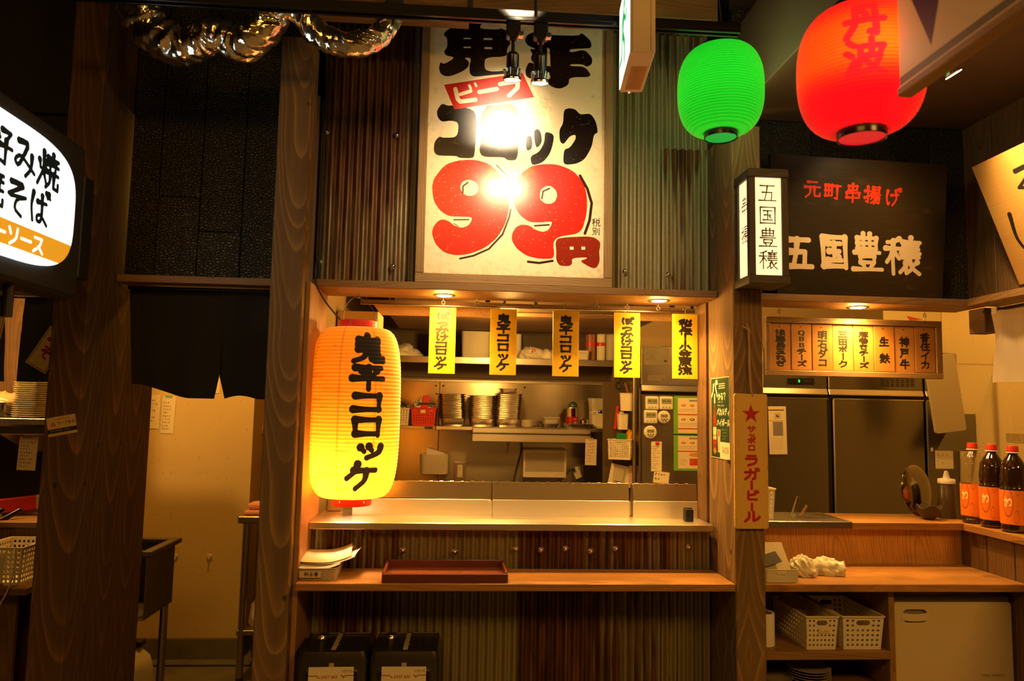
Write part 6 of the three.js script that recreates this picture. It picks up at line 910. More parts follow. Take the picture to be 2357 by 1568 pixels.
// ---------------------------------------------------------------- refrigerators
{
  const fridge = (x0, x1, xs, label, dark) => {
    const o = thing('refrigerator', label, 'refrigerator', [0, 0, 0]), m = dark ? M.fridge : M.steelDull;
    part('cabinet', span(x0, x1, 0.08, 1.78, -1.74, -1.225, 0.004), M.steelDull, o);
    const edges = [x0, ...xs, x1];
    for (let i = 0; i < edges.length - 1; i++) {
      const a = edges[i] + 0.004, b = edges[i + 1] - 0.004, d = part('door', span(a + (i ? 0.022 : 0), b, 0.79, 1.508, -1.22, -1.178, 0.006), m, o); part('door_edge', span(a + (i ? 0.022 : 0), b, 1.503, 1.5085, -1.179, -1.176, 0.001, 'x'), M.chrome, d);
      part('lower_door', span(a + (i ? 0.022 : 0), b, 0.1, 0.78, -1.22, -1.178, 0.006), m, o);
      part('control_panel', span(a, b, 1.56, 1.778, -1.22, -1.182, 0.004), m, o); part('panel_lip', at(box(b - a, 0.036, 0.012, 0.003, 'x'), (a + b) / 2, 1.543, -1.184, -0.35), M.steel, o);
    }
    for (let i = 1; i < edges.length - 1; i++) part('handle_recess', span(edges[i] - 0.003, edges[i] + 0.0255, 0.1, 1.5, -1.222, -1.2, 0.001), M.black, o);
    part('door_gap', span(x0, x1, 1.509, 1.527, -1.222, -1.205, 0.001, 'x'), M.black, o); part('plinth', span(x0 + 0.02, x1 - 0.02, 0, 0.079, -1.72, -1.25, 0.002), M.black, o); return o;
  };
  const a = fridge(0.985, 1.66, [], 'steel refrigerator covered with kitchen timers and menu sheets', false);
  part('side_edge', span(0.975, 0.9845, 0.1, 1.54, -1.22, -1.17, 0.002), M.steelDull, a);
  const infoTex = printed(420, 240, (g, W, H) => { fillBg(g, W, H, '#6b6353'); scribble(g, 20, 20, 220, 6, 26, '#332c20', 0.5); g.fillStyle = '#30291e'; g.fillRect(330, 160, 50, 30); });
  part('info_label', at(card(0.14, 0.09, 0.0008), 1.075, 1.715, -1.181), infoTex, a); part('info_label', at(card(0.10, 0.03, 0.0008), 1.075, 1.60, -1.181), infoTex, a);
  for (let i = 0; i < 8; i++) part('vent_slit', at(box(0.03, 0.0035, 0.002, 0), 1.315, 1.6 + i * 0.009 + (i > 3 ? 0.04 : 0), -1.182), M.black, a);
  const b = fridge(1.665, 2.60, [2.044], 'large dark steel refrigerator behind the menu board', true);
  part('display_bezel', at(rbox(0.155, 0.036, 0.006, 0.012, 4), 1.886, 1.60, -1.18), M.blackGloss, b); part('display_digit', at(card(0.010, 0.016, 0.0008), 1.876, 1.60, -1.1765), std({ color: 0x000000, emissive: lin([0.05, 1, 0.15]), emissiveIntensity: 2.2, emissiveMap: canvasTex(64, 100, (g, W, H) => { fillBg(g, W, H, '#000'); g.strokeStyle = '#fff'; g.lineWidth = 12; g.strokeRect(14, 12, 36, 76); g.beginPath(); g.moveTo(14, 50); g.lineTo(50, 50); g.stroke(); }) }), b);
  part('display_buttons', at(rbox(0.05, 0.018, 0.003, 0.006), 1.925, 1.60, -1.1775), M.black, b);
  for (let i = 0; i < 7; i++) for (let j = 0; j < 5; j++) part('vent_slot', at(box(0.022, 0.0065, 0.002, 0), 2.36 + i * 0.029, 1.584 + j * 0.0105, -1.1815), M.black, b);
  const c = fridge(2.605, 2.795, [], 'narrow end refrigerator behind the cutting board and crumpled paper', true); void c;
  // timers
  const faces = canvasTex(1024, 256, (g, W, H) => { ['06:00', '05:00', '04:00', '03:30', '02:00'].forEach((t, i) => { const x = i * 204; g.fillStyle = '#8d9478'; g.fillRect(x, 0, 204, H); g.fillStyle = '#14160f'; g.font = 'bold 92px monospace'; g.save(); g.translate(x + 8, 165); g.scale(0.68, 1.25); g.fillText(t, 0, 0); g.restore(); }); });
  const lcd = std({ map: faces, roughness: 0.25 });
  const timer = (x, y, k, round, label) => {
    const o = thing('kitchen_timer', label, 'timer', [x, y, -1.178], 0, 'kitchen timers on the refrigerator');
    if (round) part('body', lathe([[0, 0], [0.034, 0], [0.036, 0.004], [0.034, 0.011], [0.028, 0.014], [0, 0.0145]], 36).rotateX(Math.PI / 2), M.white, o); else part('body', at(rbox(0.074, 0.072, 0.016, 0.0075, 4), 0, 0, 0.008), M.white, o);
    const w = round ? 0.038 : 0.054, h = round ? 0.017 : 0.027, g = card(w, h, 0.002), uv = g.attributes.uv; for (let i = 0; i < uv.count; i++) uv.setX(i, (k * 204 + 204 * uv.getX(i)) / 1024); part('screen', at(g, 0, round ? 0.007 : 0.010, round ? 0.0148 : 0.0163), lcd, o);
    const n = round ? 5 : 3; for (let i = 0; i < n; i++) part('button', at(cyl(0.0042, 0.0045, 0.002, 14).rotateX(Math.PI / 2), round ? -0.014 + (i % 3) * 0.014 - (i > 2 ? -0.007 : 0) : -0.018 + i * 0.018, round ? -0.012 - (i > 2 ? 0.009 : 0) : -0.022, round ? 0.0145 : 0.0165), round ? flat([0.1, 0.09, 0.06], 0.5) : flat([0.25, 0.42, 0.33], 0.5), o);
  };
  timer(1.046, 1.463, 0, false, 'square white kitchen timer in the upper corner, showing 06:00'); timer(1.124, 1.464, 1, false, 'square white kitchen timer showing 05:00 beside the menu sheets'); timer(1.038, 1.388, 2, false, 'square white kitchen timer showing 04:00'); timer(1.112, 1.388, 3, true, 'round white kitchen timer beside the one showing 04:00'); timer(1.037, 1.305, 4, true, 'round white kitchen timer lowest on the refrigerator, above the bag of slips');
  const menu = (top, label, y, h) => { const o = thing('menu_sheet', label, 'menu', [1.26, y, -1.177]);
    part('green_border', at(card(0.185, h + 0.022, 0.001, 0), 0, h / 2, -0.0004), flat([0.16, 0.42, 0.02], 0.7), o);
    part('sheet', at(card(0.155, h, 0.0008, 0), 0.009, h / 2, 0.0006), printed(460, 520, (g, W, H) => { fillBg(g, W, H, '#e2d3b8'); g.fillStyle = '#7d8aa0'; g.fillRect(W * 0.4, 24, W * 0.6, 26); for (let r = 0; r < (top ? 2 : 1); r++) { const y0 = 70 + r * 210; for (let i = 0; i < 3; i++) { g.fillStyle = '#ece4d0'; g.beginPath(); g.ellipse(90 + i * 145, y0 + 40, 62, 36, 0, 0, 7); g.fill(); g.fillStyle = r && i === 1 ? '#6b4a20' : '#c07830'; g.beginPath(); g.ellipse(90 + i * 145, y0 + 38, 44, 22, 0, 0, 7); g.fill(); g.fillStyle = '#dba848'; g.beginPath(); g.ellipse(88 + i * 145, y0 + 34, 28, 12, 0, 0, 7); g.fill(); } scribble(g, 20, y0 + 90, W - 40, 2, 26, '#7a6a58', 0.6); g.fillStyle = '#c33a1a'; g.fillRect(0, y0 + 166, W, 18); } if (!top) { g.fillStyle = '#d09a3a'; g.beginPath(); g.ellipse(330, 300, 150, 36, 0, 0, 7); g.fill(); g.fillStyle = '#c33a1a'; g.fillRect(190, 360, 160, 110); scribble(g, 20, 370, 150, 4, 26, '#7a6a58', 0.6); scribble(g, 200, 372, 140, 3, 28, '#e8a070', 0.6); } }), o); };
  menu(true, 'picture menu sheet in green border, upper of two on the refrigerator', 1.303, 0.19); menu(false, 'picture menu sheet in green border, lower of two on the refrigerator', 1.112, 0.175);
  note('slip_bag', 'clear bag of handwritten slips with a red clip on the refrigerator', 0.058, 0.16, 11, '#2b2417', [1.072, 1.095, -1.176]); single('red_magnet', 'round red magnet holding the bag of slips', 'magnet', lathe([[0, 0.008], [0.008, 0.007], [0.0105, 0.003], [0.0105, 0], [0, 0]], 24).rotateX(Math.PI / 2), M.red, [1.076, 1.247, -1.175]);
  note('paper_note', 'white note in thick black pen at the counter edge below the slips', 0.085, 0.062, 2, '#14100a', [1.095, 1.032, -1.176], 0, -0.12); 
  const form = thing('printed_form', 'white printed form hanging on the dark refrigerator door by the star board', 'paper', [1.748, 1.196, -1.172]); part('sheet', at(card(0.10, 0.262, 0.001, 0), 0, 0.131, 0, 0, 0, 0.02), printed(300, 780, (g, W, H) => { fillBg(g, W, H, '#efe3cd'); g.fillStyle = '#6d6353'; g.fillRect(0, 50, 265, 22); g.fillStyle = '#d3c6a8'; g.fillRect(100, 105, 110, 100); g.fillStyle = '#2b241a'; g.beginPath(); g.moveTo(130, 130); g.lineTo(190, 170); g.lineTo(140, 180); g.fill(); g.fillStyle = '#c8b440'; g.fillRect(0, 228, 240, 12); g.fillStyle = '#8d8892'; g.fillRect(70, 250, 170, 230); g.strokeStyle = '#8a7f6a'; g.lineWidth = 3; for (let i = 0; i < 7; i++) { g.beginPath(); g.moveTo(20, 520 + i * 28); g.lineTo(235, 520 + i * 28); g.stroke(); } }), form);
}
{ // corner behind the skewer ledge
  const cb = thing('cutting_board', 'pale plastic cutting board hanging at a slant in the corner', 'cutting board', [2.50, 1.54, -0.86]); cb.rotation.z = 0.13; const s = rr2(0.165, 0.40, 0.012), h = new THREE.Path(); h.absarc(-0.055, 0.15, 0.008, 0, 7, true); s.holes.push(h); part('board', at(ext(s, 0.012, 0.0015), 0, 0, -0.006), flat([0.46, 0.39, 0.27], 0.55), cb);
  single('hanging_rail', 'thin steel rail behind the hanging cutting board', 'rail', at(cyl(0.004, 0.004, 0.42, 10).rotateZ(Math.PI / 2), 0, 0, 0), M.steel, [2.59, 1.695, -0.88]); single('paper_tag', 'small brown paper loop above the cutting board', 'paper', tube([[0, 0, 0], [0.03, 0.025, 0], [0.07, 0.015, 0], [0.085, -0.005, 0]], 0.006, 20, 6), flat([0.3, 0.2, 0.09], 0.8), [2.47, 1.70, -0.86]);
  single('wall_bracket', 'grey triangular metal bracket on the wall below the cutting board', 'bracket', ext(poly([[-0.22, 0], [0, 0], [0, 0.2], [-0.1, 0.2]]), 0.006), flat([0.2, 0.175, 0.12], 0.5, 0.3), [2.795, 1.235, -1.05]);
  note('paper_note', 'crumpled white paper taped on the narrow refrigerator', 0.105, 0.10, 2, '#b9ad94', [2.70, 1.13, -1.174]); single('paper_note', 'tiny white scrap taped beside the crumpled white paper', 'note', at(card(0.014, 0.02, 0.0008), 0, 0.01, 0), M.paper, [2.63, 1.225, -1.174]);
  const t = thing('wall_notice', 'small printed grid notice on the cream kitchen wall', 'notice', [2.799, 1.295, -0.765], -Math.PI / 2); part('sheet', at(card(0.12, 0.045, 0.0008, 0), 0, 0.0225, 0), printed(480, 180, (g, W, H) => { fillBg(g, W, H, '#bda575'); g.strokeStyle = '#5a4c30'; g.lineWidth = 4; for (let i = 0; i < 5; i++) { g.strokeRect(6, 6 + i * 34, 150, 34); g.strokeRect(156, 6 + i * 34, 310, 34); } scribble(g, 16, 14, 120, 4, 34, '#4a3c24', 0.6); scribble(g, 170, 14, 280, 4, 34, '#4a3c24', 0.6); }), t);
  single('wall_poster', 'pale poster with red marks high behind the menu board', 'poster', at(card(0.35, 0.2, 0.001), 0, 0, 0), printed(350, 200, (g, W, H) => { fillBg(g, W, H, '#cdbb8c'); g.fillStyle = '#c1402a'; g.beginPath(); g.moveTo(20, 150); g.lineTo(110, 110); g.lineTo(40, 100); g.fill(); g.beginPath(); g.moveTo(140, 60); g.lineTo(240, 80); g.lineTo(160, 90); g.fill(); }), [2.62, 1.96, -1.30]);
  single('bracket_block', 'dark wooden block under the side ledge holding the cloth rod', 'block', span(2.05, 2.12, 1.752, 1.849, -0.035, 0.055, 0.002), M.plankDark); single('curtain_rod', 'thin dark rod carrying the white cloth under the side ledge', 'rod', at(cyl(0.007, 0.007, 1.3, 16).rotateX(Math.PI / 2), 0, 0, 0.65), M.blackGloss, [2.05, 1.832, 0.0562]);
  // white cloth with soft folds
  const g = new THREE.BoxGeometry(0.9, 0.275, 0.0012, 80, 20, 1), p = g.attributes.position; for (let i = 0; i < p.count; i++) { const x = p.getX(i), y = p.getY(i), k = 0.3 + 0.7 * (0.1375 - y) / 0.275; p.setZ(i, p.getZ(i) + k * (0.012 * Math.sin(x * 26) + 0.008 * Math.sin(x * 61 + 1) + 0.006 * (fbm(x * 9 + 5, y * 9 + 5, 4) - 0.5))); p.setX(i, x + (x < -0.4 ? 0.012 * Math.sin(y * 20 + 1) : 0)); } g.computeVertexNormals();
  const c = thing('cloth_curtain', 'short white cloth curtain hanging from the rod at the side opening', 'curtain', [2.05, 1.69, 0.55], -Math.PI / 2); part('cloth', g, phys({ color: lin([0.78, 0.68, 0.48]), roughness: 1, transmission: 0.5, thickness: 0 }), c); for (let i = 0; i < 6; i++) part('hanging_loop', at(box(0.03, 0.028, 0.017, 0.002), -0.432 + i * 0.17, 0.1375, 0), flat([0.7, 0.62, 0.46], 0.9), c);
}
// ---------------------------------------------------------------- tilted wooden sign on the side wall
{
  const art = printed(1400, 900, (g, W, H) => { fillBg(g, W, H, '#c99a52'); for (let i = 0; i < 240; i++) { g.strokeStyle = 'rgba(120,70,20,' + rr(0.02, 0.07) + ')'; g.lineWidth = rr(1, 4); const y = rnd() * H; g.beginPath(); g.moveTo(0, y); g.bezierCurveTo(W * 0.3, y + rr(-12, 12), W * 0.6, y + rr(-12, 12), W, y + rr(-14, 14)); g.stroke(); } glyph(g, 'そ', 255, 100, 330, { w: 9, taper: 0.5, color: '#1b1710' }); glyph(g, 'し', 40, 385, 330, { w: 9, taper: 0.4, color: '#1b1710' }); glyph(g, '串', 720, 180, 520, { w: 9, taper: 0.4, color: '#1b1710' }); });
  single('wooden_sign', 'pale wooden sign with thin brush strokes tilted out from the dark side wall', 'sign', slab([1.84, 2.325, 0.302], [1.84, 2.33, 1.0], [2.035, 1.905, 1.0], [2.035, 1.905, 0.262], 0.018), art);
  spotLight(1.562, 2.508, 0.62, 1.93, 2.14, 0.6, 7, [1, 0.62, 0.22], 0.7, 0.9, 2);
}

// ================================================================ PASSAGE
{ // black curtain of two cloths that part towards the hem
  const m = flat([0.013, 0.011, 0.010], 0.95), o = thing('door_curtain', 'black split cloth curtain hanging over the dark passage', 'curtain', [-0.975, 1.838, -0.02]);
  // a cloth from x0 to x1 at the top; its two side edges and hem follow l(k), r(k), d(u) as it falls
  const cloth = (x0, x1, s, l, r, d) => {
    const g = new THREE.BoxGeometry(1, 1, 0.0014, 60, 40, 1), p = g.attributes.position;
    for (let i = 0; i < p.count; i++) { const u = p.getX(i) + 0.5, k = 0.5 - p.getY(i), x = mix(l(k), r(k), u); p.setXYZ(i, x, -k * d(u), p.getZ(i) + k * (0.018 * Math.sin(x * 15 + s) + 0.007 * Math.sin(x * 41 + 2 * s) + 0.02 * (fbm(x * 7 + 9 + s, k * 3, s) - 0.5))); }
    g.computeVertexNormals(); return g;
  };
  part('cloth_panel', cloth(0, 0, 1, (k) => -0.262 + 0.022 * k, (k) => 0.083 - 0.013 * Math.max(0, k - 0.78) / 0.22, (u) => 0.353 + 0.05 * sm(0, 0.75, u)), m, o).position.z = -0.004;
  part('cloth_panel', cloth(0, 0, 4, (k) => 0.078 + 0.024 * Math.max(0, k - 0.8) / 0.2, (k) => 0.302, (u) => 0.402 - 0.012 * Math.sin(Math.min(1, u * 1.6) * Math.PI)), m, o).position.z = 0.004;
  part('curtain_rod', at(cyl(0.007, 0.007, 0.575, 14).rotateZ(Math.PI / 2), 0.022, 0.004, 0), M.black, o);
}
note('paper_note', 'handwritten note strip with green tape in the passage', 0.072, 0.205, 9, '#2a1d0c', [-1.632, 1.245, -1.497], 0, -0.02, [0.2, 0.4, 0.2]); note('paper_note', 'wide handwritten note partly hidden by the dark jamb', 0.09, 0.19, 8, '#2a1d0c', [-1.72, 1.27, -1.497], 0, 0.01); note('paper_note', 'handwritten note glimpsed in the slit of the black curtain', 0.09, 0.14, 6, '#2a1d0c', [-1.40, 1.475, -1.497]);
const hookAt = (x, label) => { const o = thing('wall_hook', label, 'hook', [x, 0.568, -1.499]); part('base_plate', at(rbox(0.028, 0.018, 0.01, 0.003), 0, 0.006, 0.005), M.plastic, o); part('prong', tube([[0, 0, 0.008], [0, -0.01, 0.012], [0.001, -0.014, 0.02], [0, -0.006, 0.024]], 0.004, 14, 8), M.plastic, o); };
hookAt(-1.36, 'small white adhesive hook in the open on the cream passage wall'); hookAt(-1.545, 'small white adhesive hook just beside the steel sink');
{ // sink
  const o = thing('steel_sink', 'dark steel sink unit on tubular legs in the passage', 'sink', [0, 0, 0]); const m = std({ color: lin([0.11, 0.095, 0.07]), roughness: 0.5, metalness: 0.5 });
  part('apron', span(-1.244, -1.24, 0.545, 0.795, -0.64, -0.345, 0.001), m, o); part('apron', span(-1.80, -1.2445, 0.545, 0.795, -0.645, -0.641, 0.001), m, o); part('basin_floor', span(-1.80, -1.245, 0.545, 0.55, -0.64, -0.345, 0.001), m, o);
  part('rim', span(-1.80, -1.222, 0.796, 0.818, -0.67, -0.625, 0.003, 'x'), m, o); part('rim', span(-1.262, -1.222, 0.796, 0.818, -0.6245, -0.345, 0.003, 'z'), m, o); part('rim', span(-1.80, -1.263, 0.796, 0.818, -0.37, -0.345, 0.003, 'x'), m, o);
  part('leg', at(cyl(0.0165, 0.0165, 0.545, 20), -1.262, 0.2725, -0.615), M.steelDull, o); part('leg', at(cyl(0.0165, 0.0165, 0.545, 20), -1.70, 0.2725, -0.615), M.steelDull, o);
  const j = thing('plastic_jug', 'white plastic jug with a dark cap under the steel sink', 'jug', [-1.50, 0, -0.92]); part('jug_body', lathe([[0, 0], [0.075, 0], [0.085, 0.01], [0.085, 0.17], [0.07, 0.22], [0.03, 0.26], [0.028, 0.27], [0, 0.27]], 36), M.plastic, j); part('cap', at(rbox(0.06, 0.03, 0.06, 0.01), 0.012, 0.285, 0), M.black, j);
}
{ // small table in the recess
  const t = thing('steel_table', 'narrow dark steel table in the passage recess', 'table', [0, 0, 0]);
  part('table_top', span(-1.13, -0.70, 0.80, 0.838, -1.55, -1.18, 0.006, 'x'), M.steelDull, t); for (const [x, z] of [[-1.088, -1.205], [-1.1, -1.53], [-0.72, -1.205], [-0.72, -1.53]]) part('leg', at(cyl(0.018, 0.018, 0.775, 20), x, 0.4125, z), M.steelDull, t); for (const [x, z] of [[-1.088, -1.205], [-0.72, -1.205]]) part('foot', at(cyl(0.015, 0.02, 0.024, 20), x, 0.012, z), M.rubber, t); part('lower_shelf', span(-1.11, -0.70, 0.235, 0.262, -1.54, -1.19, 0.003, 'x'), M.steelDull, t);
  const w = thing('folded_towel', 'folded pink towel on the narrow steel table', 'towel', [-1.045, 0.838, -1.27]); const pm = flat([0.85, 0.36, 0.24], 0.95); part('fold', at(rbox(0.125, 0.026, 0.12, 0.012, 4), 0, 0.013, 0), pm, w); part('fold', at(rbox(0.115, 0.036, 0.11, 0.015, 4), 0.008, 0.044, -0.003), pm, w);
  single('plastic_bag', 'bag of pale packets on the low shelf of the steel table', 'bag', blob(0.12, 0.13, 0.1, 51, 0.6, 3, -0.5, 20), M.bag, [-1.01, 0.262, -1.3]);
  const d = thing('paper_dispenser', 'cream wall dispenser with a dark slot in the passage recess', 'dispenser', [-1.205, 1.10, -1.76]); part('housing', at(rbox(0.11, 0.125, 0.05, 0.014, 4), 0.0, 0.0625, 0.01), M.plastic, d); part('slot', at(rbox(0.008, 0.052, 0.003, 0.001), 0.034, 0.07, 0.036), M.black, d); part('shelf_lip', at(rbox(0.12, 0.008, 0.09, 0.003), 0.0, 0.142, 0.02), flat([0.35, 0.24, 0.06], 0.6), d); part('bracket_arm', at(box(0.08, 0.014, 0.03, 0.002), 0, 0.131, 0.02), M.black, d);
  single('white_cloth', 'bunched white cloth lying on top of the wall dispenser', 'cloth', blob(0.13, 0.085, 0.08, 61, 0.6, 3, -0.5, 24), M.white, [-1.185, 1.246, -1.735]);
}
// ================================================================ STALL BEYOND THE DARK POST
{
  const s = thing('wall_shelf', 'steel wall shelf in the neighbouring stall carrying the plate stack', 'shelf', [0, 0, 0]); part('shelf_board', span(-2.6, -1.64, 1.318, 1.342, -0.88, -0.38, 0.002, 'x'), M.steelDull, s); part('lower_rail', span(-2.6, -1.64, 1.274, 1.308, -0.43, -0.41, 0.004, 'x'), M.steelDull, s); part('bracket', at(ext(poly([[0, 0], [0.4, 0], [0, -0.16]]), 0.005).rotateY(-Math.PI / 2), -2.0, 1.317, -0.879), M.steelDull, s);
  const pl = loft([rrLoop(0.07, 0.10, 0.012, 0), rrLoop(0.1, 0.13, 0.016, 0.005), rrLoop(0.112, 0.142, 0.02, 0.0085), rrLoop(0.112, 0.142, 0.02, 0.0098), rrLoop(0.098, 0.128, 0.015, 0.0068), rrLoop(0.068, 0.098, 0.011, 0.002)]), pm = flat([0.5, 0.44, 0.33], 0.3);
  for (let k = 0; k < 17; k++) single('square_plate', `${nth(16 - k)} square cream plate in the tall stack next to the dark post`, 'plate', pl, pm, [-1.80 + (hash(k, 2, 4) - 0.5) * 0.003, 1.342 + k * 0.0088, -0.48], (hash(k, 3, 4) - 0.5) * 0.06, 'square plates in the neighbouring stall');
  const b = thing('steel_bowl', 'wide steel bowl of wrapped food on the neighbouring shelf', 'bowl', [-1.96, 1.342, -0.52]); part('bowl_body', lathe([[0, 0.002], [0.08, 0], [0.086, 0.004], [0.09, 0.06], [0.094, 0.063], [0.088, 0.062], [0.083, 0.008], [0, 0.006]], 40), M.mirror, b); part('wrapped_food', at(blob(0.16, 0.06, 0.16, 71, 0.6, 4, -0.3, 20), 0, 0.045, 0), std({ color: lin([0.3, 0.22, 0.1]), roughness: 0.3 }), b);
  note('paper_note', 'handwritten note hanging under the neighbouring steel shelf', 0.075, 0.14, 8, '#3a2d18', [-1.80, 1.125, -0.46], 0, -0.03, [0.35, 0.34, 0.2]);
  const so = thing('wall_outlet', 'outlet box with plugged cables under the neighbouring shelf', 'outlet', [-1.93, 1.16, -0.87]); part('cover', at(rbox(0.14, 0.09, 0.03, 0.004), 0, 0.06, 0.015), M.frost, so); part('plug', at(rbox(0.03, 0.05, 0.03, 0.006), -0.02, -0.01, 0.03), M.rubber, so); part('cord', tube([[-0.02, -0.03, 0.03], [0.0, -0.09, 0.03], [0.03, -0.14, 0.04], [0.0, -0.21, 0.05], [-0.06, -0.24, 0.06]], 0.004, 24, 6), M.rubber, so);
  single('steel_wall_panel', 'dark steel wall panel under the neighbouring stall shelf', 'panel', span(-3.4, -1.902, 0.9, 1.30, -0.899, -0.885, 0.001), std({ color: lin([0.08, 0.075, 0.065]), roughness: 0.45, metalness: 0.6 }));
  const c = thing('counter_unit', 'dark wooden counter of the neighbouring stall', 'counter', [0, 0, 0]); part('counter_top', span(-3.0, -1.60, 0.915, 0.938, -0.88, -0.30, 0.003, 'x'), M.plank, c); for (let i = 0; i < 9; i++) part('front_plank', span(-3.0 + i * 0.155, -2.848 + i * 0.155, 0.02, 0.914, -0.34, -0.318, 0.002), M.plankDark, c); part('lower_shelf', span(-3.0, -1.54, 0.715, 0.742, -0.316, -0.05, 0.003, 'x'), M.plankDark, c); for (let i = 0; i < 9; i++) part('lower_plank', span(-3.0 + i * 0.155, -2.848 + i * 0.155, 0.0, 0.714, -0.14, -0.12, 0.002), M.plankDark, c);
  const wb = thing('wrap_box', 'long yellow-green carton of kitchen wrap on the neighbouring counter', 'carton', [-1.86, 0.951, -0.47], 0.3); part('carton', at(box(0.30, 0.055, 0.055, 0.0015), 0, 0.03, 0, 0, 0, 0.1), printed(640, 120, (g, W, H) => { fillBg(g, W, H, '#c6b42a'); g.fillStyle = '#6f8f1c'; g.fillRect(40, 60, 380, 40); g.fillStyle = '#c8201a'; g.fillRect(430, 20, 130, 34); g.fillStyle = '#e9e0b8'; g.fillRect(120, 16, 200, 30); }), wb);
  const kh = (x, label) => { const o = thing('knife', label, 'knife', [x, 0.938, -0.36], 0.8); part('knife_handle', at(rbox(0.09, 0.02, 0.018, 0.008), 0, 0.016, 0, 0, 0, 0.5), M.blackGloss, o); part('blade', at(box(0.12, 0.022, 0.002, 0.0005), -0.09, 0.012, 0, 0, 0, 0.02), M.steel, o); }; kh(-1.86, 'black-handled knife lying in front of the wrap carton, outer one'); kh(-1.79, 'black-handled knife lying in front of the wrap carton, nearer the post');
  const wk = thing('storage_basket', 'white slotted basket on the low shelf beside the dark post', 'basket', [-1.655, 0.742, -0.18], 0.0); basketParts(wk, 0.165, 0.14, 0.22, M.plastic, { nx: 9, ny: 7, nz: 13, r: 0.0045, slot: false, flare: 0.16, square: true }); part('front_plate', at(card(0.1, 0.1, 0.002), -0.03, 0.062, 0.108, -0.1), M.plasticDim, wk);
  single('thin_cord', 'thin pale cord hanging down beside the white slotted basket', 'cord', tube([[-1.60, 0.88, -0.065], [-1.585, 0.83, -0.045], [-1.59, 0.76, -0.04], [-1.63, 0.66, -0.03], [-1.68, 0.56, -0.02], [-1.7, 0.4, -0.02], [-1.72, 0.0, -0.02]], 0.003, 40, 6), M.plasticDim);
  // navy curtain with sewn-on signs
  const navy = flat([0.028, 0.032, 0.05], 0.85), cu = thing('stall_curtain', 'navy split curtain with sewn cream patches over the neighbouring stall', 'curtain', [-1.70, 1.64, -0.07]);
  const cl = (w, h, s, t0) => { const g = new THREE.BoxGeometry(w, h, 0.0014, 50, 30, 1), p = g.attributes.position; for (let i = 0; i < p.count; i++) { const x = p.getX(i), y = p.getY(i), k = (h / 2 - y) / h; p.setZ(i, p.getZ(i) + 0.016 * Math.sin(x * 40 + s) * (0.4 + k) + 0.02 * (fbm(x * 12 + s, y * 6, s) - 0.5)); p.setX(i, x * (1 - t0 * (1 - k))); } g.computeVertexNormals(); return g; };
  part('cloth_panel', cl(0.2, 0.33, 1, 0.1), navy, cu).position.set(0.155, 0.01, 0); part('cloth_panel', cl(0.42, 0.33, 2, 0.06), navy, cu).position.set(-0.205, 0.01, 0.004); part('curtain_rod', at(cyl(0.008, 0.008, 1.0, 12).rotateZ(Math.PI / 2), -0.16, 0.165, -0.004), M.black, cu);
  const patch = (W0, f) => printed(W0, 400, (g, W, H) => { fillBg(g, W, H, '#d9c890'); g.strokeStyle = '#8e2a14'; g.lineWidth = 6; g.strokeRect(14, 14, W - 28, H - 28); f(g, W, H); }, { roughness: 0.9 });
  const pa = part('cloth_patch', card(0.085, 0.16, 0.0015), patch(220, (g, W) => write(g, 'みそ', 45, 30, 125, { w: 15, gap: 0.1, color: '#a01c14' })), cu, 'cream patch with red lettering'); pa.position.set(0.175, -0.035, 0.026); pa.rotation.z = -0.52; const pb = part('cloth_patch', card(0.08, 0.12, 0.0015), patch(260, (g) => write(g, 'みそ', 50, 20, 160, { w: 15, gap: 0.05, color: '#b02418' })), cu, 'cream patch with red lettering'); pb.position.set(-0.03, 0.03, 0.03); pb.rotation.z = -0.15;
  single('wooden_batten', 'pale wooden batten above the navy curtain', 'batten', span(-2.6, -1.55, 1.80, 1.818, -0.039, -0.02, 0.002, 'x'), M.plank);
}
{ // sticker on the dark post
  const o = thing('paper_sticker', 'small slanted label sticker with a red triangle on the dark post', 'sticker', [-1.304, 1.337, 0.2508]); o.rotation.z = 0.20; part('print', card(0.092, 0.062, 0.0008, 0), printed(460, 310, (g, W, H) => { fillBg(g, W, H, '#c9ad76'); g.fillStyle = '#b8301c'; g.beginPath(); g.moveTo(95, 70); g.lineTo(140, 150); g.lineTo(50, 150); g.fill(); g.fillStyle = '#c9ad76'; g.beginPath(); g.moveTo(95, 112); g.lineTo(110, 140); g.lineTo(80, 140); g.fill(); write(g, 'ラーフ生石', 160, 84, 52, { row: true, w: 13, gap: 0.1, color: '#3a2a14' }); g.fillStyle = '#1c1c18'; g.fillRect(0, 196, W, 70); scribble(g, 40, 210, 380, 1, 46, '#c9ad76', 0.8); g.fillStyle = '#b8643c'; g.fillRect(150, 40, 220, 12); scribble(g, 40, 276, 380, 1, 26, '#3a2a14', 0.7); }), o);
}
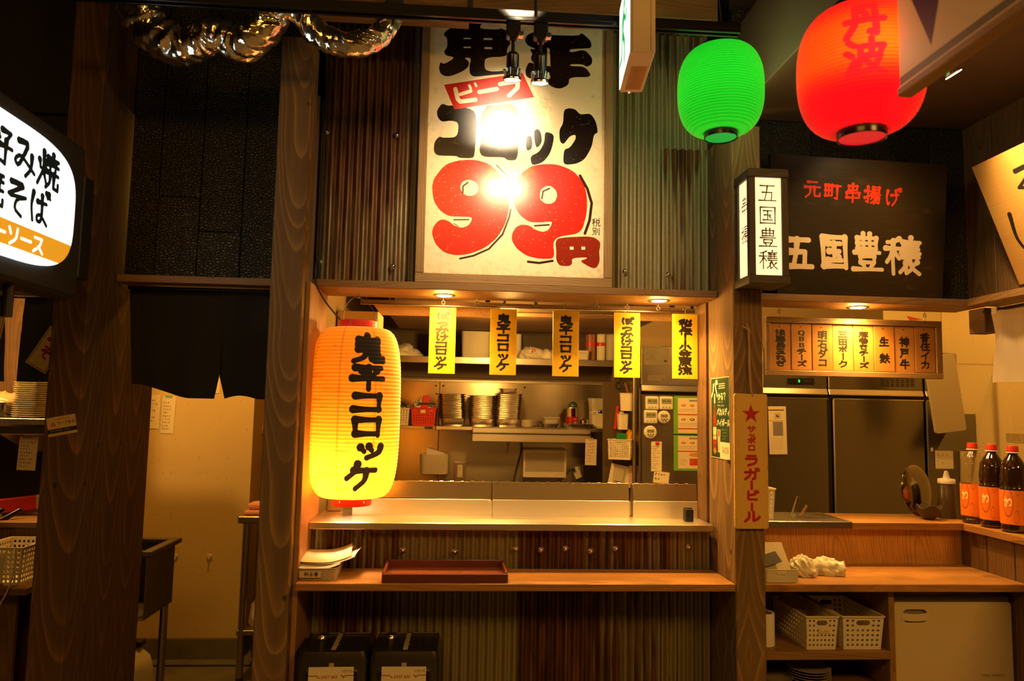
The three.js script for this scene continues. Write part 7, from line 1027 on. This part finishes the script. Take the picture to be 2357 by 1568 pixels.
// ================================================================ OVAL LIT SIGN
{
  // lies in the plane x = const and faces the passage; local x runs towards the wall
  const X = -1.197, o = thing('oval_sign', 'rounded white illuminated sign with black brush lettering and a gold band', 'sign', [X, 1.775, 0.85], Math.PI / 2), w = 0.72, h = 0.405;
  const face = canvasTex(1400, 788, (g, W, H) => {
    fillBg(g, W, H, '#ffffff'); const c = '#0c0d0c';
    write(g, 'お好み焼', 330, 75, 235, { row: true, w: 15, taper: 0.45, gap: 0.04, color: c, sx: 0.9 }); write(g, '焼そば', 520, 330, 220, { row: true, w: 15, taper: 0.45, gap: 0.06, color: c, sx: 0.9 });
    g.fillStyle = '#c07818'; g.fillRect(0, 586, W, 140); write(g, 'オリバーソース', 312, 602, 116, { row: true, w: 15, gap: 0.04, color: '#fffbe8', sx: 0.95 });
  });
  const el = (W2, H2) => { const s = new THREE.Shape(), a = W2 / 2, b = H2 / 2, n = 64; for (let i = 0; i <= n; i++) { const t = i / n * Math.PI * 2, q = 0.55, cx = Math.sign(Math.cos(t)) * Math.pow(Math.abs(Math.cos(t)), q) * a, cy = Math.sign(Math.sin(t)) * Math.pow(Math.abs(Math.sin(t)), q) * b; i ? s.lineTo(cx, cy) : s.moveTo(cx, cy); } return s; };
  const g = ext(el(w, h - 0.035), 0.006, 0.001, 12); finish(g, 'y', false); uvXY(g, -w / 2, -(h - 0.035) / 2, w, h - 0.035);
  part('lit_face', at(g, 0, h / 2, 0.0), std({ map: face, emissiveMap: face, emissive: lin([0.82, 1, 0.93]), emissiveIntensity: 1.6, roughness: 0.3 }), o);
  part('surround', at(box(w + 0.11, h + 0.08, 0.10, 0.012), 0.02, h / 2, -0.056), M.darkPaint, o); part('mount_arm', at(box(0.06, 0.33, 0.05, 0.004), w / 2 + 0.10, h / 2 - 0.01, -0.03), M.black, o); part('mount_arm', at(box(0.1, 0.02, 0.03, 0.003), w / 2 + 0.09, h / 2, -0.03), M.black, o); part('strut', at(cyl(0.014, 0.014, 0.1, 16), 0.16, -0.08, -0.05), M.black, o);
  areaLight(X + 0.02, 1.978, 0.85, 0.6, 0.3, 0.8, [0.8, 1, 0.93], 3, 1.978, 0.85);
}
// ================================================================ EXIT SIGN AND BANNER
{
  const face = canvasTex(640, 640, (g, W, H) => { fillBg(g, W, H, '#f4fff8'); g.fillStyle = '#0f9a4c'; g.fillRect(430, 60, 150, 430); g.fillStyle = '#f4fff8'; g.fillRect(450, 80, 110, 410); g.fillStyle = '#0f9a4c';
    g.beginPath(); g.arc(330, 120, 44, 0, 7); g.fill(); const L = (a, w) => { g.strokeStyle = '#0f9a4c'; g.lineWidth = w; g.lineCap = 'round'; g.lineJoin = 'round'; g.beginPath(); a.forEach((p, i) => i ? g.lineTo(...p) : g.moveTo(...p)); g.stroke(); };
    L([[290, 190], [230, 330]], 84); L([[270, 340], [350, 430], [340, 560]], 56); L([[220, 350], [170, 460], [60, 480]], 54); L([[300, 190], [380, 270], [460, 250]], 42); L([[260, 180], [160, 230], [120, 320]], 40); });
  const o = thing('exit_sign', 'hanging box sign with a lit green and white escape face', 'sign', [0.486, 2.388, 0.777], -0.105), w = 0.068, h = 0.265, d = 0.257;
  const body = flat([0.72, 0.62, 0.46], 0.5); part('housing', at(rbox(w, h, d, 0.004), 0, h / 2, 0), body, o); part('lit_face', at(card(d - 0.012, h - 0.012, 0.003), -w / 2 - 0.0008, h / 2, 0, 0, -Math.PI / 2), std({ map: face, emissiveMap: face, emissive: lin([0.9, 1, 0.94]), emissiveIntensity: 1.3 }), o);
  for (const x of [-0.028, 0.022]) part('seam', at(box(0.0012, h - 0.01, 0.0012, 0), x, h / 2, d / 2), M.frame, o);
  part('rating_print', at(card(0.045, 0.15, 0.0008, 0), 0.002, -0.0006, -0.03, Math.PI / 2, 0, 0), printed(200, 680, (g, W, H) => { fillBg(g, W, H, '#b88a4a'); scribble(g, 40, 20, 130, 9, 40, '#3a2a12', 0.5); g.strokeStyle = '#5a4420'; g.lineWidth = 5; g.beginPath(); g.ellipse(100, 420, 34, 24, 0, 0, 7); g.stroke(); scribble(g, 30, 480, 150, 4, 40, '#3a2a12', 0.5); }), o);
  part('suspension_rod', at(cyl(0.008, 0.008, 0.48, 14), 0, h + 0.24, 0), M.black, o); part('test_lamp', at(new THREE.SphereGeometry(0.003, 10, 8), -0.006, -0.001, -0.125), glow([1, 0.4, 0.2], 2), o);
  areaLight(0.445, 2.52, 0.777, 0.22, 0.22, 1.0, [0.85, 1, 0.93], -3, 2.35, 0.2);
}
{
  const art = printed(1200, 700, (g, W, H) => { fillBg(g, W, H, '#d8c69a'); g.fillStyle = '#6d6450'; g.fillRect(0, H - 62, W, 26); const P = '#46214a'; g.fillStyle = P;
    const arrow = (x, y, s) => { g.beginPath(); g.moveTo(x - 26 * s, y); g.lineTo(x + 26 * s, y); g.lineTo(x + 26 * s, y + 150 * s); g.quadraticCurveTo(x + 40 * s, y + 190 * s, x + 84 * s, y + 175 * s); g.lineTo(x + 10 * s, y + 400 * s); g.lineTo(x - 80 * s, y + 190 * s); g.quadraticCurveTo(x - 30 * s, y + 190 * s, x - 26 * s, y + 150 * s); g.fill(); g.beginPath(); g.arc(x, y - 10 * s, 46 * s, 0, 7); g.fill(); };
    arrow(150, 230, 0.95); arrow(470, 120, 1.0); arrow(800, 200, 1.0); });
  const o = thing('hanging_signboard', 'pale signboard with purple arrows hanging in front of the red lantern', 'sign', [1.0, 2.156, 1.66], -Math.PI / 2); part('board', at(card(0.9, 0.50, 0.03, 0.004), 0, 0.25, -0.016), art, o); part('edge_moulding', at(box(0.904, 0.022, 0.036, 0.004, 'x'), 0, 0.010, -0.014), M.frame, o); for (const x of [-0.35, 0.35]) part('suspension_chain', at(cyl(0.004, 0.004, 0.64, 8), x, 0.82, -0.016), M.wire, o);
}
// ================================================================ LIGHT
const unseenLamp = (x, y, z, label, cd, c) => { const o = thing('unseen_lamp', label, 'lamp', [x, y, z]); if (y < 2) part('hanger', at(cyl(0.006, 0.006, 2.5 - y - 0.035, 10), 0, (2.5 - y + 0.035) / 2, 0), M.black, o); part('housing', at(cyl(0.075, 0.06, 0.03, 30), 0, 0.02, 0), M.white, o); part('lamp_diffuser', at(cyl(0.058, 0.058, 0.006, 30), 0, 0.002, 0), glow(c, 6), o); pointLight(x, y - 0.05, z, cd, c, 3); };  // lamps out of view, placed to light kitchen, passage and next stall
unseenLamp(0.2, 1.862, -0.62, 'unseen round lamp before the range hood, hidden by the plywood apron', 2.3, [1, 0.5, 0.1]);
unseenLamp(1.05, 2.46, -0.70, 'unseen round lamp under the kitchen ceiling before the refrigerators', 4, [1, 0.49, 0.09]);
unseenLamp(2.2, 2.46, -0.55, 'unseen round lamp under the kitchen ceiling above the cream corner', 1.8, [1, 0.48, 0.08]);
unseenLamp(-1.2, 2.46, -0.8, 'unseen round lamp under the passage ceiling', 3.6, [1, 0.45, 0.05]);
unseenLamp(-2.0, 1.79, -0.3, 'unseen round lamp under the neighbouring stall curtain beam', 2.4, [1, 0.5, 0.12]);
// the hall behind the camera: unseen area lights, placed to light the post fronts
areaLight(-0.6, 3.25, 3.6, 1.6, 1.2, 8, [1, 0.47, 0.08], -0.6, 0, 3.4);
areaLight(2.4, 3.25, 3.8, 1.2, 1.0, 27, [1, 0.47, 0.08], 2.4, 0, 3.2);
renderer.render(scene, camera);
